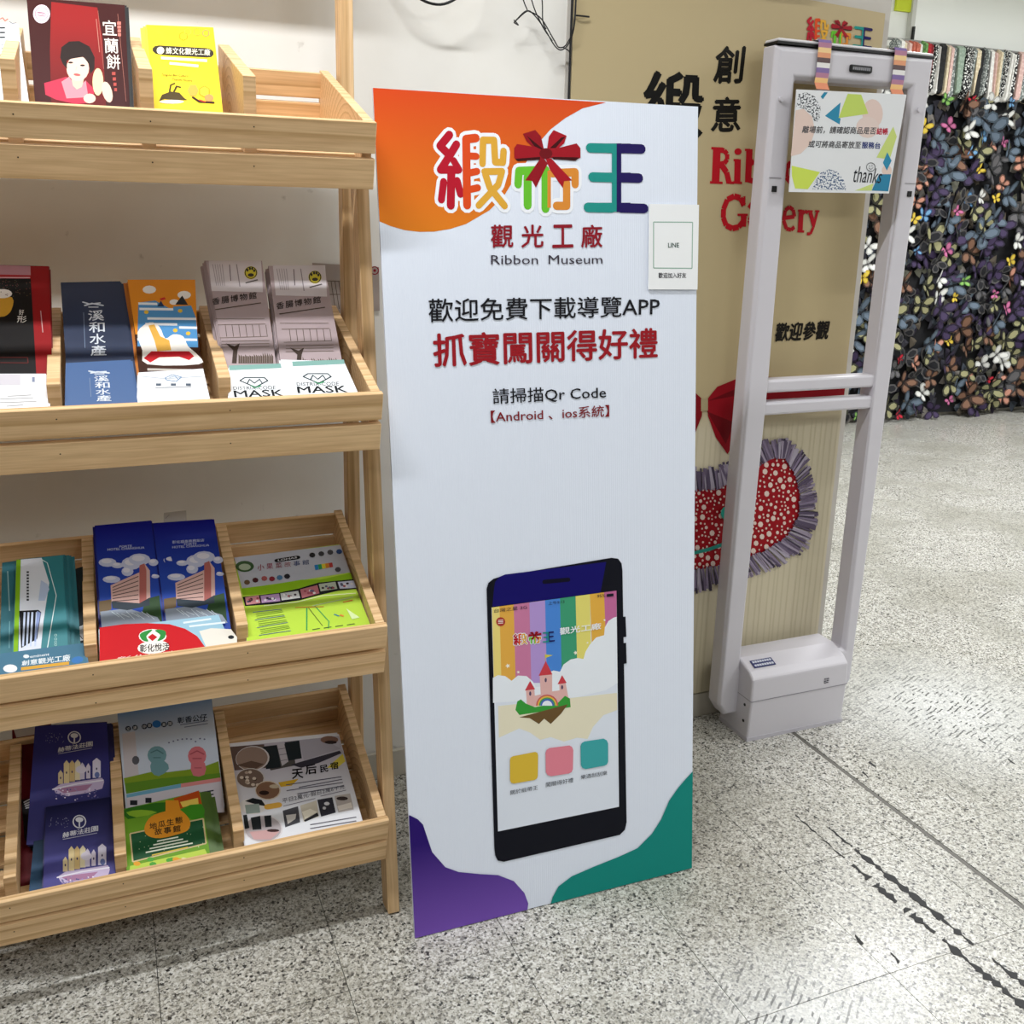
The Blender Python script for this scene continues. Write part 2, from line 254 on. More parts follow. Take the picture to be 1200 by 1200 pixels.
SHEETS = {
'sign': ([[0.4314,1.65,1.4951],[1.0486,1.644,1.5013],[1.0386,1.4595,0.002],[0.4459,1.466,0.002]], [
('part','orange_swoosh'),
('p','G:#d4481a:#e09a1e:0:.29:v',[0,0,6899,13,6147,94,5589,216,5126,349,4756,502,4478,653,4199,819,3922,953,3645,1112,3191,1279,2481,1435,2003,1492,1533,1522,1113,1526,700,1508,295,1464,0,1415,0,1415]),
('part','logo'),
('l','#eef1f8',2507,[2082,459,1805,584,2029,668],1),
('l','#eef1f8',2465,[2278,560,2025,710,1790,842,2309,837],1),
('l','#eef1f8',2655,[2102,839,2047,1231],1),
('l','#eef1f8',2463,[1866,973,1780,1170],1),
('l','#eef1f8',2540,[2258,959,2346,1102],1),
('l','#eef1f8',2430,[2178,739,2326,836],1),
('l','#eef1f8',2648,[2847,482,2564,499,2528,1226],1),
('l','#eef1f8',2305,[2604,681,2847,683],1),
('l','#eef1f8',2293,[2604,871,2856,848],1),
('l','#eef1f8',2298,[2588,1054,2863,1030],1),
('l','#eef1f8',2423,[3023,761,3061,502,3386,498,3403,739,3634,741,3666,615],1),
('l','#eef1f8',2332,[3072,849,3603,840,3476,991,2870,1227],1),
('l','#eef1f8',2477,[3099,877,3219,1025,3651,1226],1),
('l','#eef1f8',2612,[4079,981,4118,830,4831,813],1),
('l','#eef1f8',2825,[4379,896,4360,1216],1),
('l','#eef1f8',2862,[4938,812,4916,1250],1),
('l','#eef1f8',2672,[5129,845,5873,826,5868,965],1),
('l','#eef1f8',2729,[5598,950,5587,1215,5263,1217],1),
('l','#b3122a',1365,[2082,459,1805,584,2029,668],1),
('l','#b3122a',1337,[2278,560,2025,710,1790,842,2309,837],1),
('l','#b3122a',1441,[2102,839,2047,1231],1),
('l','#b3122a',1263,[1866,973,1780,1170],1),
('l','#b3122a',1302,[2258,959,2346,1102],1),
('l','#b3122a',1206,[2178,739,2326,836],1),
('l','#d94a1a',1435,[2847,482,2564,499,2528,1226],1),
('l','#d94a1a',1175,[2604,681,2847,683],1),
('l','#d94a1a',1184,[2604,871,2856,848],1),
('l','#d94a1a',1181,[2588,1054,2863,1030],1),
('l','#dca63a',1201,[3023,761,3061,502,3386,498,3403,739,3634,741,3666,615],1),
('l','#dca63a',1154,[3072,849,3603,840,3476,991,2870,1227],1),
('l','#dca63a',1231,[3099,877,3219,1025,3651,1226],1),
('l','#66bd2e',1420,[4079,981,4118,830,4831,813],1),
('l','#66bd2e',1530,[4379,896,4360,1216],1),
('l','#66bd2e',1548,[4938,812,4916,1250],1),
('l','#d98a34',1443,[5129,845,5873,826,5868,965],1),
('l','#d98a34',1436,[5598,950,5587,1215,5263,1217],1),
('p','#d98a34',[4998,820,5107,819,5086,1240,4977,1240]),
('p','#8f0d1c',[4262,414,4647,365,4821,437,4914,598,4606,570,4374,498]),
('p','#a51222',[4992,597,5060,434,5213,356,5621,414,5538,502,5262,593]),
('p','#9c1020',[3988,578,4079,530,4844,566,4837,685,4067,716,3981,685]),
('p','#9c1020',[5082,585,5935,496,6055,549,6052,659,5866,694,5078,671]),
('p','#8f0d1c',[4839,653,5014,737,4628,1013,4513,938,4300,936]),
('p','#a51222',[4928,663,5137,682,5777,922,5520,933,5474,1011,5071,802]),
('p','#3d0509',[4378,433,4844,566,4914,598,4607,548]),
('p','#3d0509',[5083,563,5450,438,5584,425,5264,560]),
('p','#3d0509',[4009,696,4779,664,4777,697,4095,722]),
('p','#3d0509',[5139,660,6021,655,5896,696,5197,687]),
('e','#6d0a14',[4960,625,204,-2,-3,61],16,0,360),
('l','#1f8f86',1654,[6364,541,7083,537],1),
('l','#1e1056',1684,[7368,534,8060,531],1),
('l','#1f8f86',1685,[6429,876,7076,876],1),
('l','#1e1056',1700,[7363,873,7974,874],1),
('l','#1f8f86',1685,[6268,1229,7069,1231],1),
('l','#1e1056',1716,[7357,1229,8148,1232],1),
('p','#1f8f86',[7072,480,7229,478,7216,1273,7056,1274]),
('p','#1e1056',[7229,478,7382,475,7369,1277,7215,1278]),
('p','#1f8f86',[6677,486,7229,478,7228,587,6674,594]),
('p','#1e1056',[7229,480,7687,473,7686,585,7227,591]),
('p','#1f8f86',[6668,822,7224,817,7222,926,6665,931]),
('p','#1e1056',[7224,817,7684,812,7683,924,7222,929]),
('p','#1f8f86',[6659,1173,7217,1169,7216,1275,6656,1278]),
('p','#1e1056',[7217,1169,7680,1166,7679,1275,7215,1278]),
('part','lettering'),
('t','#8c1424','觀',[3222, 1446, 3889, 1440, 3872, 1693, 3203, 1699],0.02,0),
('t','#8c1424','光',[4159, 1443, 4833, 1437, 4819, 1692, 4143, 1699],0.02,0),
('t','#8c1424','工',[5128, 1440, 5781, 1434, 5771, 1692, 5115, 1699],0.02,0),
('t','#8c1424','廠',[6054, 1437, 6732, 1431, 6726, 1692, 6045, 1699],0.02,0),
('part','lettering'),
('t','#3a3440','Ribbon',[3196, 1785, 4648, 1787, 4643, 1891, 3188, 1891],0,0),
('t','#3a3440','Museum',[4981, 1787, 6733, 1789, 6731, 1889, 4975, 1892],0,0),
('part','lettering'),
('t','#16161c','歡迎免費下載導覽APP',[1285, 2270, 8688, 2288, 8669, 2532, 1274, 2533],0.008,0),
('part','lettering'),
('t','#971822','抓寶闖關得好禮',[1380, 2666, 8598, 2682, 8599, 3043, 1375, 3041],0.022,0),
('part','lettering'),
('t','#16161c','請掃描Qr Code',[3120, 3327, 6813, 3358, 6809, 3530, 3123, 3519],0.008,0),
('part','lettering'),
('t','#7c1820','【Android 、ios系統】',[3041, 3584, 6914, 3603, 6911, 3746, 3046, 3728],0.01,0),
('part','purple_swoosh'),
('p','G:#29106a:#7450ae:.88:1.0:v',[0,8398,29,8398,270,8469,428,8551,521,8695,680,8932,1082,9166,1504,9268,2198,9361,2817,9433,3350,9565,3704,9760,3832,9917,3797,10000,0,10000]),
('part','teal_swoosh'),
('p','#12857c',[4623,10000,4703,9911,4918,9786,5399,9692,6173,9636,7158,9578,7859,9521,8416,9365,8773,9190,9078,8954,9436,8796,9745,8690,10000,8609,10000,10000]),
('part','phone_picture'),
('p','#0d0f1a',[2740,5729,2801,5658,2969,5614,3302,5592,6949,5534,7190,5556,7311,5622,7340,5712,7448,9118,7383,9220,7189,9275,3024,9273,2822,9237,2741,9161,2721,9056]),
('p','#110a63',[2977,5741,3021,5655,3163,5600,3349,5579,6767,5579,6556,5964,2905,5959]),
('l','#0a0820',810,[4632,5733,5452,5745],1),
('p','#0d0f1a',[7300,6321,7444,6325,7471,6594,7327,6593]),
('p','#0d0f1a',[7325,6672,7460,6673,7477,6947,7342,6950]),
('p','#dde4f0',[2880,5967,7122,5969,7164,8880,2862,8852]),
('p','#ead67e',[2890,5967,3135,5967,3131,6934,2879,6917]),
('p','#e2ab4a',[3135,5967,3600,5967,3602,6964,3126,6933]),
('p','#c77aa0',[3600,5967,4118,5967,4126,6997,3597,6963]),
('p','#b094d2',[4118,5967,4643,5967,4658,7031,4121,6997]),
('p','#4a86d6',[4643,5967,5150,5968,5172,7064,4653,7031]),
('p','#3f9a74',[5150,5968,5687,5968,5717,7098,5167,7063]),
('p','#e2d874',[5687,5968,6182,5968,6220,7130,5712,7098]),
('p','#e2ae48',[6182,5968,6682,5968,6741,6673,6230,6643]),
('p','#c06a9a',[6682,5968,7122,5968,7119,6695,6736,6672]),
('p','#e5dfc6',[2991,7221,7120,7321,7125,7552,6616,7588,6233,7721,6039,7866,5665,7822,5198,7841,4743,7748,4378,7757,4024,7634,3671,7558,2986,7629]),
('p','#e8eef6',[2847,6852,3022,6827,3255,6854,3462,6927,3679,6873,3964,6899,4175,6982,4267,7061,4437,7063,4689,6903,4885,6882,5105,6914,5232,6826,5481,6776,5730,6772,5929,6797,6007,6705,6161,6620,6390,6540,6668,6528,6696,6427,6825,6350,7003,6316,7126,6310,7141,7189,6727,7258,5710,7286,2831,7169]),
('p','#dfb2ae',[3962,7300,3929,7076,4217,7086,4227,7170,4431,7165,4406,6913,4834,6927,4822,7153,5078,7155,5073,7072,5295,7072,5408,7332]),
('p','#c8404a',[3895,7082,4080,6967,4241,7087]),
('p','#c8404a',[4372,6921,4625,6743,4844,6932]),
('p','#c8404a',[5013,7072,5176,6962,5330,7074]),
('l','#c8b04a',117,[4610,6742,4605,6659],1),
('p','#d2c84e',[4615,6659,4871,6684,4612,6705]),
('e','#5a4a66',[4611,6991,39,2,-2,29],10,0,360),
('e','#5a4a66',[4074,7132,39,3,-2,29],10,0,360),
('e','#5a4a66',[5169,7120,40,2,-1,29],10,0,360),
('p','#3a9a3c',[3563,7310,3633,7204,3754,7185,3917,7251,4227,7318,5011,7315,5263,7238,5435,7287,5455,7401,3692,7384]),
('e','#c8605a',[4642,7327,382,26,-8,146],10,180,360),
('e','#e0b44a',[4642,7327,333,23,-7,127],10,180,360),
('e','#4a9a5a',[4642,7327,284,19,-6,108],10,180,360),
('e','#4a6ab8',[4642,7327,235,16,-5,90],10,180,360),
('e','#e8eef6',[4642,7327,176,12,-4,67],10,180,360),
('p','#6a5230',[3681,7414,5359,7356,5124,7462,4752,7575,4529,7490,4344,7547,4035,7449]),
('p','#f2f0e0',[3387,6731,3416,6752,3359,6744,3320,6758,3317,6736,3264,6724,3318,6719,3325,6697,3361,6716,3418,6714]),
('p','#f2f0e0',[3717,6832,3737,6846,3699,6840,3673,6850,3671,6835,3635,6827,3671,6823,3676,6809,3700,6821,3739,6820]),
('p','#f2f0e0',[5694,6701,5722,6720,5669,6712,5633,6726,5629,6705,5579,6694,5630,6689,5635,6669,5670,6687,5723,6685]),
('p','#f2f0e0',[6097,6594,6112,6605,6082,6601,6062,6608,6060,6597,6031,6591,6060,6588,6063,6576,6083,6586,6113,6585]),
('p','#f2f0e0',[6711,6330,6729,6342,6695,6338,6672,6346,6670,6333,6638,6326,6670,6323,6673,6311,6695,6322,6729,6320]),
('e','#a83a34',[3157,6159,149,8,-4,57],16,0,360),
('l','#e8e0d8',135,[3085,6138,3233,6142],1),
('l','#e8e0d8',134,[3083,6155,3232,6160],1),
('l','#e8e0d8',135,[3082,6175,3230,6179],1),
('l','#eef1f8',495,[3635,6345,3576,6366,3629,6381],1),
('l','#eef1f8',485,[3682,6364,3629,6388,3580,6410,3695,6411],1),
('l','#eef1f8',587,[3649,6411,3648,6477],1),
('l','#eef1f8',552,[3600,6433,3586,6466],1),
('l','#eef1f8',537,[3687,6432,3711,6456],1),
('l','#eef1f8',470,[3664,6394,3699,6411],1),
('l','#eef1f8',565,[3805,6353,3743,6355,3754,6478],1),
('l','#eef1f8',392,[3757,6386,3810,6387],1),
('l','#eef1f8',404,[3762,6418,3816,6415],1),
('l','#eef1f8',403,[3763,6449,3822,6446],1),
('l','#eef1f8',501,[3851,6401,3853,6358,3924,6358,3933,6399,3983,6401,3987,6380],1),
('l','#eef1f8',452,[3864,6417,3979,6417,3955,6442,3829,6479],1),
('l','#eef1f8',469,[3870,6421,3900,6447,3998,6482],1),
('l','#eef1f8',487,[4084,6443,4089,6418,4240,6418],1),
('l','#eef1f8',598,[4146,6430,4149,6483],1),
('l','#eef1f8',604,[4263,6418,4267,6490],1),
('l','#eef1f8',481,[4303,6424,4457,6424,4459,6447],1),
('l','#eef1f8',531,[4403,6444,4406,6487,4339,6486],1),
('l','#b3122a',264,[3635,6345,3576,6366,3629,6381],1),
('l','#b3122a',261,[3682,6364,3629,6388,3580,6410,3695,6411],1),
('l','#b3122a',321,[3649,6411,3648,6477],1),
('l','#b3122a',285,[3600,6433,3586,6466],1),
('l','#b3122a',268,[3687,6432,3711,6456],1),
('l','#b3122a',233,[3664,6394,3699,6411],1),
('l','#d94a1a',301,[3805,6353,3743,6355,3754,6478],1),
('l','#d94a1a',196,[3757,6386,3810,6387],1),
('l','#d94a1a',202,[3762,6418,3816,6415],1),
('l','#d94a1a',202,[3763,6449,3822,6446],1),
('l','#dca63a',245,[3851,6401,3853,6358,3924,6358,3933,6399,3983,6401,3987,6380],1),
('l','#dca63a',221,[3864,6417,3979,6417,3955,6442,3829,6479],1),
('l','#dca63a',231,[3870,6421,3900,6447,3998,6482],1),
('l','#66bd2e',264,[4084,6443,4089,6418,4240,6418],1),
('l','#66bd2e',327,[4146,6430,4149,6483],1),
('l','#66bd2e',321,[4263,6418,4267,6490],1),
('l','#d98a34',260,[4303,6424,4457,6424,4459,6447],1),
('l','#d98a34',278,[4403,6444,4406,6487,4339,6486],1),
('p','#d98a34',[4275,6420,4298,6420,4303,6489,4280,6489]),
('p','#8f0d1c',[4110,6348,4191,6342,4230,6355,4253,6382,4187,6376,4136,6363]),
('p','#a51222',[4269,6383,4280,6356,4310,6343,4397,6355,4381,6369,4326,6383]),
('p','#9c1020',[4056,6375,4074,6367,4237,6377,4239,6397,4076,6398,4056,6393]),
('p','#9c1020',[4288,6381,4463,6370,4489,6379,4491,6398,4453,6403,4289,6395]),
('p','#8f0d1c',[4238,6391,4277,6406,4202,6450,4176,6437,4130,6436]),
('p','#a51222',[4257,6393,4302,6397,4440,6440,4387,6440,4379,6453,4290,6417]),
('p','#3d0509',[4136,6352,4237,6377,4253,6382,4187,6373]),
('p','#3d0509',[4288,6377,4362,6358,4389,6357,4325,6378]),
('p','#3d0509',[4063,6395,4226,6393,4226,6398,4082,6400]),
('p','#3d0509',[4301,6394,4484,6397,4460,6403,4314,6399]),
('e','#6d0a14',[4263,6387,43,1,1,10],16,0,360),
('l','#1f8f86',271,[4553,6379,4699,6382],1),
('l','#1e1056',271,[4756,6383,4894,6385],1),
('l','#1f8f86',271,[4572,6435,4704,6437],1),
('l','#1e1056',271,[4761,6438,4883,6440],1),
('l','#1f8f86',271,[4547,6492,4709,6495],1),
('l','#1e1056',271,[4766,6495,4923,6498],1),
('p','#1f8f86',[4695,6373,4727,6373,4739,6502,4707,6502]),
('p','#1e1056',[4727,6373,4757,6373,4770,6503,4739,6503]),
('p','#1f8f86',[4615,6372,4727,6373,4729,6391,4617,6389]),
('p','#1e1056',[4727,6373,4819,6374,4820,6392,4729,6391]),
('p','#1f8f86',[4620,6427,4732,6428,4734,6446,4621,6445]),
('p','#1e1056',[4732,6428,4824,6429,4826,6447,4734,6446]),
('p','#1f8f86',[4625,6484,4737,6485,4739,6502,4626,6501]),
('p','#1e1056',[4737,6485,4830,6486,4831,6504,4739,6503]),
('t','#eef2f6','觀光工廠',[5117, 6343, 6556, 6354, 6554, 6437, 5113, 6435],0.02,0),
('t','#2a2a38','台灣之星 3G',[2949, 5988, 4031, 5994, 4028, 6041, 2945, 6034],0,0),
('t','#2a2a38','上午9:13',[4747, 5988, 5294, 5992, 5292, 6038, 4745, 6033],0,0),
('t','#2a2a38','95%',[6431, 5986, 6717, 5987, 6716, 6026, 6429, 6026],0,0),
('p','#1a1a28',[6767,5993,7010,5996,7009,6033,6766,6030]),
('part','app_icon'),
('p','#d8b63c',[3326,7942,3357,7911,3440,7900,4192,7900,4265,7919,4287,7955,4261,8221,4230,8256,4145,8269,3438,8262,3343,8243,3307,8203]),
('part','app_icon'),
('p','#df8394',[4544,7940,4586,7901,4685,7886,5383,7903,5473,7929,5516,7974,5491,8230,5444,8265,5342,8276,4715,8264,4592,8237,4540,8195]),
('part','app_icon'),
('p','#3fa3a6',[5776,7940,5818,7904,5915,7888,6608,7900,6721,7931,6772,7980,6766,8225,6713,8260,6625,8269,5953,8264,5826,8237,5777,8195]),
('part','lettering'),
('t','#3a3f48','關於緞帶王',[3312, 8342, 4254, 8346, 4250, 8406, 3307, 8402],0,0),
('t','#3a3f48','闖關得好禮',[4537, 8334, 5501, 8344, 5499, 8406, 4533, 8398],0,0),
('t','#3a3f48','樂透刮刮樂',[5772, 8331, 6727, 8343, 6726, 8401, 5769, 8392],0,0),
]),
'card': ([[0.9425,1.6193,1.3241],[1.0488,1.6183,1.325],[1.046,1.5991,1.1692],[0.94,1.6004,1.1701]], [
('part','lettering'),
('l','#8fb0a0',175,[859,2087,8741,2054,8782,7478,960,7472,859,2087],0),
('t','#2c4a40','LINE',[3826, 4515, 6010, 4501, 6023, 5014, 3838, 5061],0.02,0),
('t','#4a4a50','歡迎加入好友',[1965, 8018, 7595, 8000, 7613, 8622, 1978, 8671],0.02,0),
]),
'board': ([[0.952,1.99,1.815],[1.771,1.99,1.782],[1.771,1.99,0.075],[0.952,1.99,0.075]], [
('part','cream_panel'),
('p','G:#b5a57f:#cfc5ab:0.545:0.585:v',[0,5447,10000,5447,10000,10000,0,10000]),
('p','#c6bca0',[50,5747,110,5747,110,10000,50,10000]),
('p','#c6bca0',[301,5747,361,5747,361,10000,301,10000]),
('p','#c6bca0',[499,5747,559,5747,559,10000,499,10000]),
('p','#c6bca0',[742,5747,802,5747,802,10000,742,10000]),
('p','#c6bca0',[962,5747,1022,5747,1022,10000,962,10000]),
('p','#c6bca0',[1118,5747,1178,5747,1178,10000,1118,10000]),
('p','#c6bca0',[1330,5747,1390,5747,1390,10000,1330,10000]),
('p','#c6bca0',[1637,5747,1697,5747,1697,10000,1637,10000]),
('p','#c6bca0',[1792,5747,1852,5747,1852,10000,1792,10000]),
('p','#c6bca0',[2006,5747,2066,5747,2066,10000,2006,10000]),
('p','#c6bca0',[2306,5747,2366,5747,2366,10000,2306,10000]),
('p','#c6bca0',[2467,5747,2527,5747,2527,10000,2467,10000]),
('p','#c6bca0',[2724,5747,2784,5747,2784,10000,2724,10000]),
('p','#c6bca0',[2902,5747,2962,5747,2962,10000,2902,10000]),
('p','#c6bca0',[3137,5747,3197,5747,3197,10000,3137,10000]),
('p','#c6bca0',[3302,5747,3362,5747,3362,10000,3302,10000]),
('p','#c6bca0',[3572,5747,3632,5747,3632,10000,3572,10000]),
('p','#c6bca0',[3814,5747,3874,5747,3874,10000,3814,10000]),
('p','#c6bca0',[3994,5747,4054,5747,4054,10000,3994,10000]),
('p','#c6bca0',[4235,5747,4295,5747,4295,10000,4235,10000]),
('p','#c6bca0',[4445,5747,4505,5747,4505,10000,4445,10000]),
('p','#c6bca0',[4597,5747,4657,5747,4657,10000,4597,10000]),
('p','#c6bca0',[4889,5747,4949,5747,4949,10000,4889,10000]),
('p','#c6bca0',[5089,5747,5149,5747,5149,10000,5089,10000]),
('p','#c6bca0',[5274,5747,5334,5747,5334,10000,5274,10000]),
('p','#c6bca0',[5463,5747,5523,5747,5523,10000,5463,10000]),
('p','#c6bca0',[5771,5747,5831,5747,5831,10000,5771,10000]),
('p','#c6bca0',[5945,5747,6005,5747,6005,10000,5945,10000]),
('p','#c6bca0',[6189,5747,6249,5747,6249,10000,6189,10000]),
('p','#c6bca0',[6424,5747,6484,5747,6484,10000,6424,10000]),
('p','#c6bca0',[6624,5747,6684,5747,6684,10000,6624,10000]),
('p','#c6bca0',[6864,5747,6924,5747,6924,10000,6864,10000]),
('p','#c6bca0',[7024,5747,7084,5747,7084,10000,7024,10000]),
('p','#c6bca0',[7285,5747,7345,5747,7345,10000,7285,10000]),
('p','#c6bca0',[7464,5747,7524,5747,7524,10000,7464,10000]),
('p','#c6bca0',[7735,5747,7795,5747,7795,10000,7735,10000]),
('p','#c6bca0',[7946,5747,8006,5747,8006,10000,7946,10000]),
('p','#c6bca0',[8078,5747,8138,5747,8138,10000,8078,10000]),
('p','#c6bca0',[8300,5747,8360,5747,8360,10000,8300,10000]),
('p','#c6bca0',[8526,5747,8586,5747,8586,10000,8526,10000]),
('p','#c6bca0',[8825,5747,8885,5747,8885,10000,8825,10000]),
('p','#c6bca0',[8985,5747,9045,5747,9045,10000,8985,10000]),
('p','#c6bca0',[9223,5747,9283,5747,9283,10000,9223,10000]),
('p','#c6bca0',[9405,5747,9465,5747,9465,10000,9405,10000]),
('p','#c6bca0',[9645,5747,9705,5747,9705,10000,9645,10000]),
('p','#c6bca0',[9849,5747,9909,5747,9909,10000,9849,10000]),
('part','lettering'),
('t','#15130f','創',[4342, 747, 5261, 697, 5221, 1136, 4314, 1187],0.03,0),
('t','#15130f','意',[4366, 1363, 5222, 1324, 5288, 1740, 4351, 1784],0.03,0),
('part','lettering'),
('t','#0e0d0b','緞',[2177, 1155, 3967, 1100, 4039, 1860, 2193, 1896],0.03,0),
('part','lettering'),
('l','#b01220',2091,[4576,1980,4613,2430],0),
('l','#b01220',574,[4390,1994,4785,1987],0),
('l','#b01220',574,[4423,2428,4850,2423],0),
('l','#b01220',1172,[4627,2004,4827,2011,4930,2051,4943,2116,4858,2170,4663,2191],0),
('l','#b01220',1477,[4768,2195,4957,2284,5059,2409],0),
('l','#b01220',592,[4963,2412,5233,2412],0),
('e','#b01220',[5285,2006,124,-5,9,43],12,0,360),
('l','#b01220',1740,[5296,2104,5338,2409],0),
('l','#b01220',507,[5155,2120,5327,2114],0),
('l','#b01220',574,[5193,2405,5502,2404],0),
('l','#b01220',1747,[5662,1959,5705,2390],0),
('l','#b01220',507,[5510,1976,5683,1969],0),
('l','#b01220',1239,[5722,2152,5850,2111,5990,2125,6072,2226,6046,2332,5927,2376,5727,2356],0),
('l','#b01220',1779,[6342,1935,6391,2370],0),
('l','#b01220',507,[6188,1951,6364,1945],0),
('l','#b01220',1257,[6406,2130,6536,2088,6679,2102,6763,2204,6737,2311,6618,2356,6413,2335],0),
('l','#b01220',1391,[7138,2086,6994,2159,7022,2279,7202,2350,7365,2269,7335,2148,7138,2086],0),
('l','#b01220',1673,[7600,2063,7642,2352],0),
('l','#b01220',1267,[7635,2119,7806,2064,7961,2108,7991,2342],0),
('part','lettering'),
('l','#b01220',1382,[5622,2696,5485,2602,5268,2585,5046,2636,4945,2762,4957,2874,5073,2973,5294,3010,5505,2986,5628,2915],0),
('l','#b01220',1614,[5645,2809,5661,2979],0),
('l','#b01220',524,[5433,2825,5785,2817],0),
('l','#b01220',558,[5616,2576,5641,2696],0),
('l','#b01220',1148,[5806,2729,5891,2667,6029,2663,6119,2714,6149,2942,6279,2985],0),
('l','#b01220',1035,[6114,2782,5943,2817,5850,2891,5916,2966,6057,2978,6148,2934],0),
('l','#b01220',1631,[6376,2525,6429,2982],0),
('l','#b01220',542,[6249,2536,6378,2533],0),
('l','#b01220',524,[6300,2989,6560,2983],0),
('l','#b01220',1646,[6675,2517,6730,2976],0),
('l','#b01220',524,[6547,2528,6677,2525],0),
('l','#b01220',524,[6600,2983,6863,2977],0),
('l','#b01220',987,[7093,2829,7436,2805,7372,2714,7220,2679,7089,2728,7060,2864,7189,2974,7356,2987,7470,2945],0),
('l','#b01220',1441,[7659,2707,7690,2995],0),
('l','#b01220',472,[7538,2718,7682,2714],0),
('l','#b01220',557,[7588,3001,7837,3000],0),
('l','#b01220',833,[7697,2776,7787,2719,7906,2740],0),
('l','#b01220',1140,[7973,2715,8169,2907],0),
('l','#b01220',748,[8254,2708,8157,2939,8074,3027,7949,3030],0),
('l','#b01220',470,[7890,2717,8078,2716],0),
('l','#b01220',470,[8160,2710,8328,2710],0),
('part','lettering'),
('t','#1a1712','歡迎參觀',[7119, 4303, 9132, 4263, 9138, 4528, 7147, 4562],0.04,0.15),
('part','logo'),
('l','#b3122a',643,[7364,220,7270,266,7363,297],1),
('l','#b3122a',629,[7448,257,7366,312,7290,362,7485,358],1),
('l','#b3122a',721,[7407,360,7424,504],1),
('l','#b3122a',633,[7331,410,7318,483],1),
('l','#b3122a',620,[7478,403,7524,455],1),
('l','#b3122a',548,[7427,323,7492,358],1),
('l','#d94a1a',707,[7656,228,7551,235,7602,500],1),
('l','#d94a1a',487,[7582,301,7674,301],1),
('l','#d94a1a',497,[7599,370,7691,361],1),
('l','#d94a1a',494,[7609,436,7710,427],1),
('l','#dca63a',573,[7746,329,7738,235,7860,233,7886,320,7971,320,7973,275],1),
('l','#dca63a',522,[7772,361,7968,355,7933,410,7729,498],1),
('l','#dca63a',551,[7784,370,7841,423,8015,493],1),
('l','#66bd2e',614,[8152,404,8156,350,8414,342],1),
('l','#66bd2e',738,[8256,373,8270,485],1),
('l','#66bd2e',738,[8452,342,8471,494],1),
('l','#d98a34',623,[8523,353,8788,344,8793,391],1),
('l','#d98a34',649,[8697,387,8707,478,8593,481],1),
('p','#d98a34',[8474,344,8513,344,8531,489,8492,490]),
('p','#8f0d1c',[8179,203,8318,186,8386,211,8430,267,8316,258,8226,233]),
('p','#a51222',[8458,267,8473,210,8525,182,8676,203,8651,233,8556,265]),
('p','#9c1020',[8090,261,8120,244,8403,256,8408,298,8129,310,8095,300]),
('p','#9c1020',[8491,262,8793,231,8839,249,8843,286,8778,299,8494,292]),
('p','#8f0d1c',[8407,286,8475,315,8353,413,8307,387,8229,387]),
('p','#a51222',[8440,290,8516,296,8759,377,8668,382,8656,408,8500,338]),
('p','#3d0509',[8223,210,8403,256,8430,267,8315,250]),
('p','#3d0509',[8490,255,8615,211,8663,206,8555,254]),
('p','#3d0509',[8106,303,8385,291,8387,302,8140,312]),
('p','#3d0509',[8515,288,8832,285,8789,299,8538,298]),
('e','#6d0a14',[8449,277,74,-2,2,21],16,0,360),
('l','#1f8f86',644,[8948,245,9202,243],1),
('l','#1e1056',644,[9302,241,9543,240],1),
('l','#1f8f86',644,[8986,359,9213,357],1),
('l','#1e1056',644,[9312,355,9523,353],1),
('l','#1f8f86',661,[8946,479,9224,475],1),
('l','#1e1056',661,[9323,473,9592,469],1),
('p','#1f8f86',[9196,224,9252,223,9276,488,9221,490]),
('p','#1e1056',[9252,223,9305,222,9329,489,9276,490]),
('p','#1f8f86',[9057,226,9252,223,9255,259,9060,263]),
('p','#1e1056',[9252,224,9412,221,9415,258,9255,261]),
('p','#1f8f86',[9068,340,9262,336,9265,373,9072,377]),
('p','#1e1056',[9262,336,9421,333,9424,370,9265,374]),
('p','#1f8f86',[9080,458,9273,454,9276,489,9083,493]),
('p','#1e1056',[9273,454,9431,450,9434,486,9276,490]),
('part','red_bow'),
('p','#8e0f1c',[4857,5381,5185,5201,5835,5097,6537,5054,7173,5086,10007,5246,9999,5457,8077,5506,6970,5590,6178,5868,5746,6203,5263,5937,4930,5617]),
('p','#7d0c18',[4707,5378,4357,5251,3841,5148,3414,5203,3555,6120,4140,6073,4547,5833,4719,5613]),
('p','#6a0a14',[4862,5405,6102,5199,7191,5162,6128,5324]),
('p','#6a0a14',[4889,5554,5902,5736,5654,6048]),
('part','bow_knot'),
('p','#a89a78',[4645,5365,4885,5369,4917,5542,4678,5550]),
('part','polka_dot_heart'),
('p','#97101c',[3373,6868,3483,6739,3706,6702,3940,6685,4147,6670,4364,6675,4604,6682,4884,6691,5187,6702,5469,6699,5705,6670,5918,6627,6134,6577,6369,6521,6607,6458,6829,6402,7026,6355,7208,6314,7383,6287,7553,6273,7716,6273,7875,6300,8035,6362,8191,6451,8333,6554,8463,6672,8579,6803,8660,6931,8704,7050,8712,7165,8678,7276,8601,7384,8480,7487,8313,7579,8083,7657,7807,7723,7522,7777,7236,7818,6942,7847,6655,7872,6394,7894,6141,7912,5860,7927,5530,7941,5174,7952,4823,7953,4468,7979,4119,7996,3829,7901,3598,7593,3428,7180]),
('e','#dfc9bf',[5945,7268,97,4,9,47],7,0,360),
('e','#dfc9bf',[5362,6809,33,1,3,16],7,0,360),
('e','#dfc9bf',[7348,6862,100,4,10,48],7,0,360),
('e','#dfc9bf',[8367,7341,43,2,5,20],7,0,360),
('e','#dfc9bf',[4911,7603,89,4,7,44],7,0,360),
('e','#dfc9bf',[7111,7638,95,4,10,45],7,0,360),
('e','#dfc9bf',[6157,7788,92,5,9,45],7,0,360),
('e','#dfc9bf',[7216,7341,101,4,11,48],7,0,360),
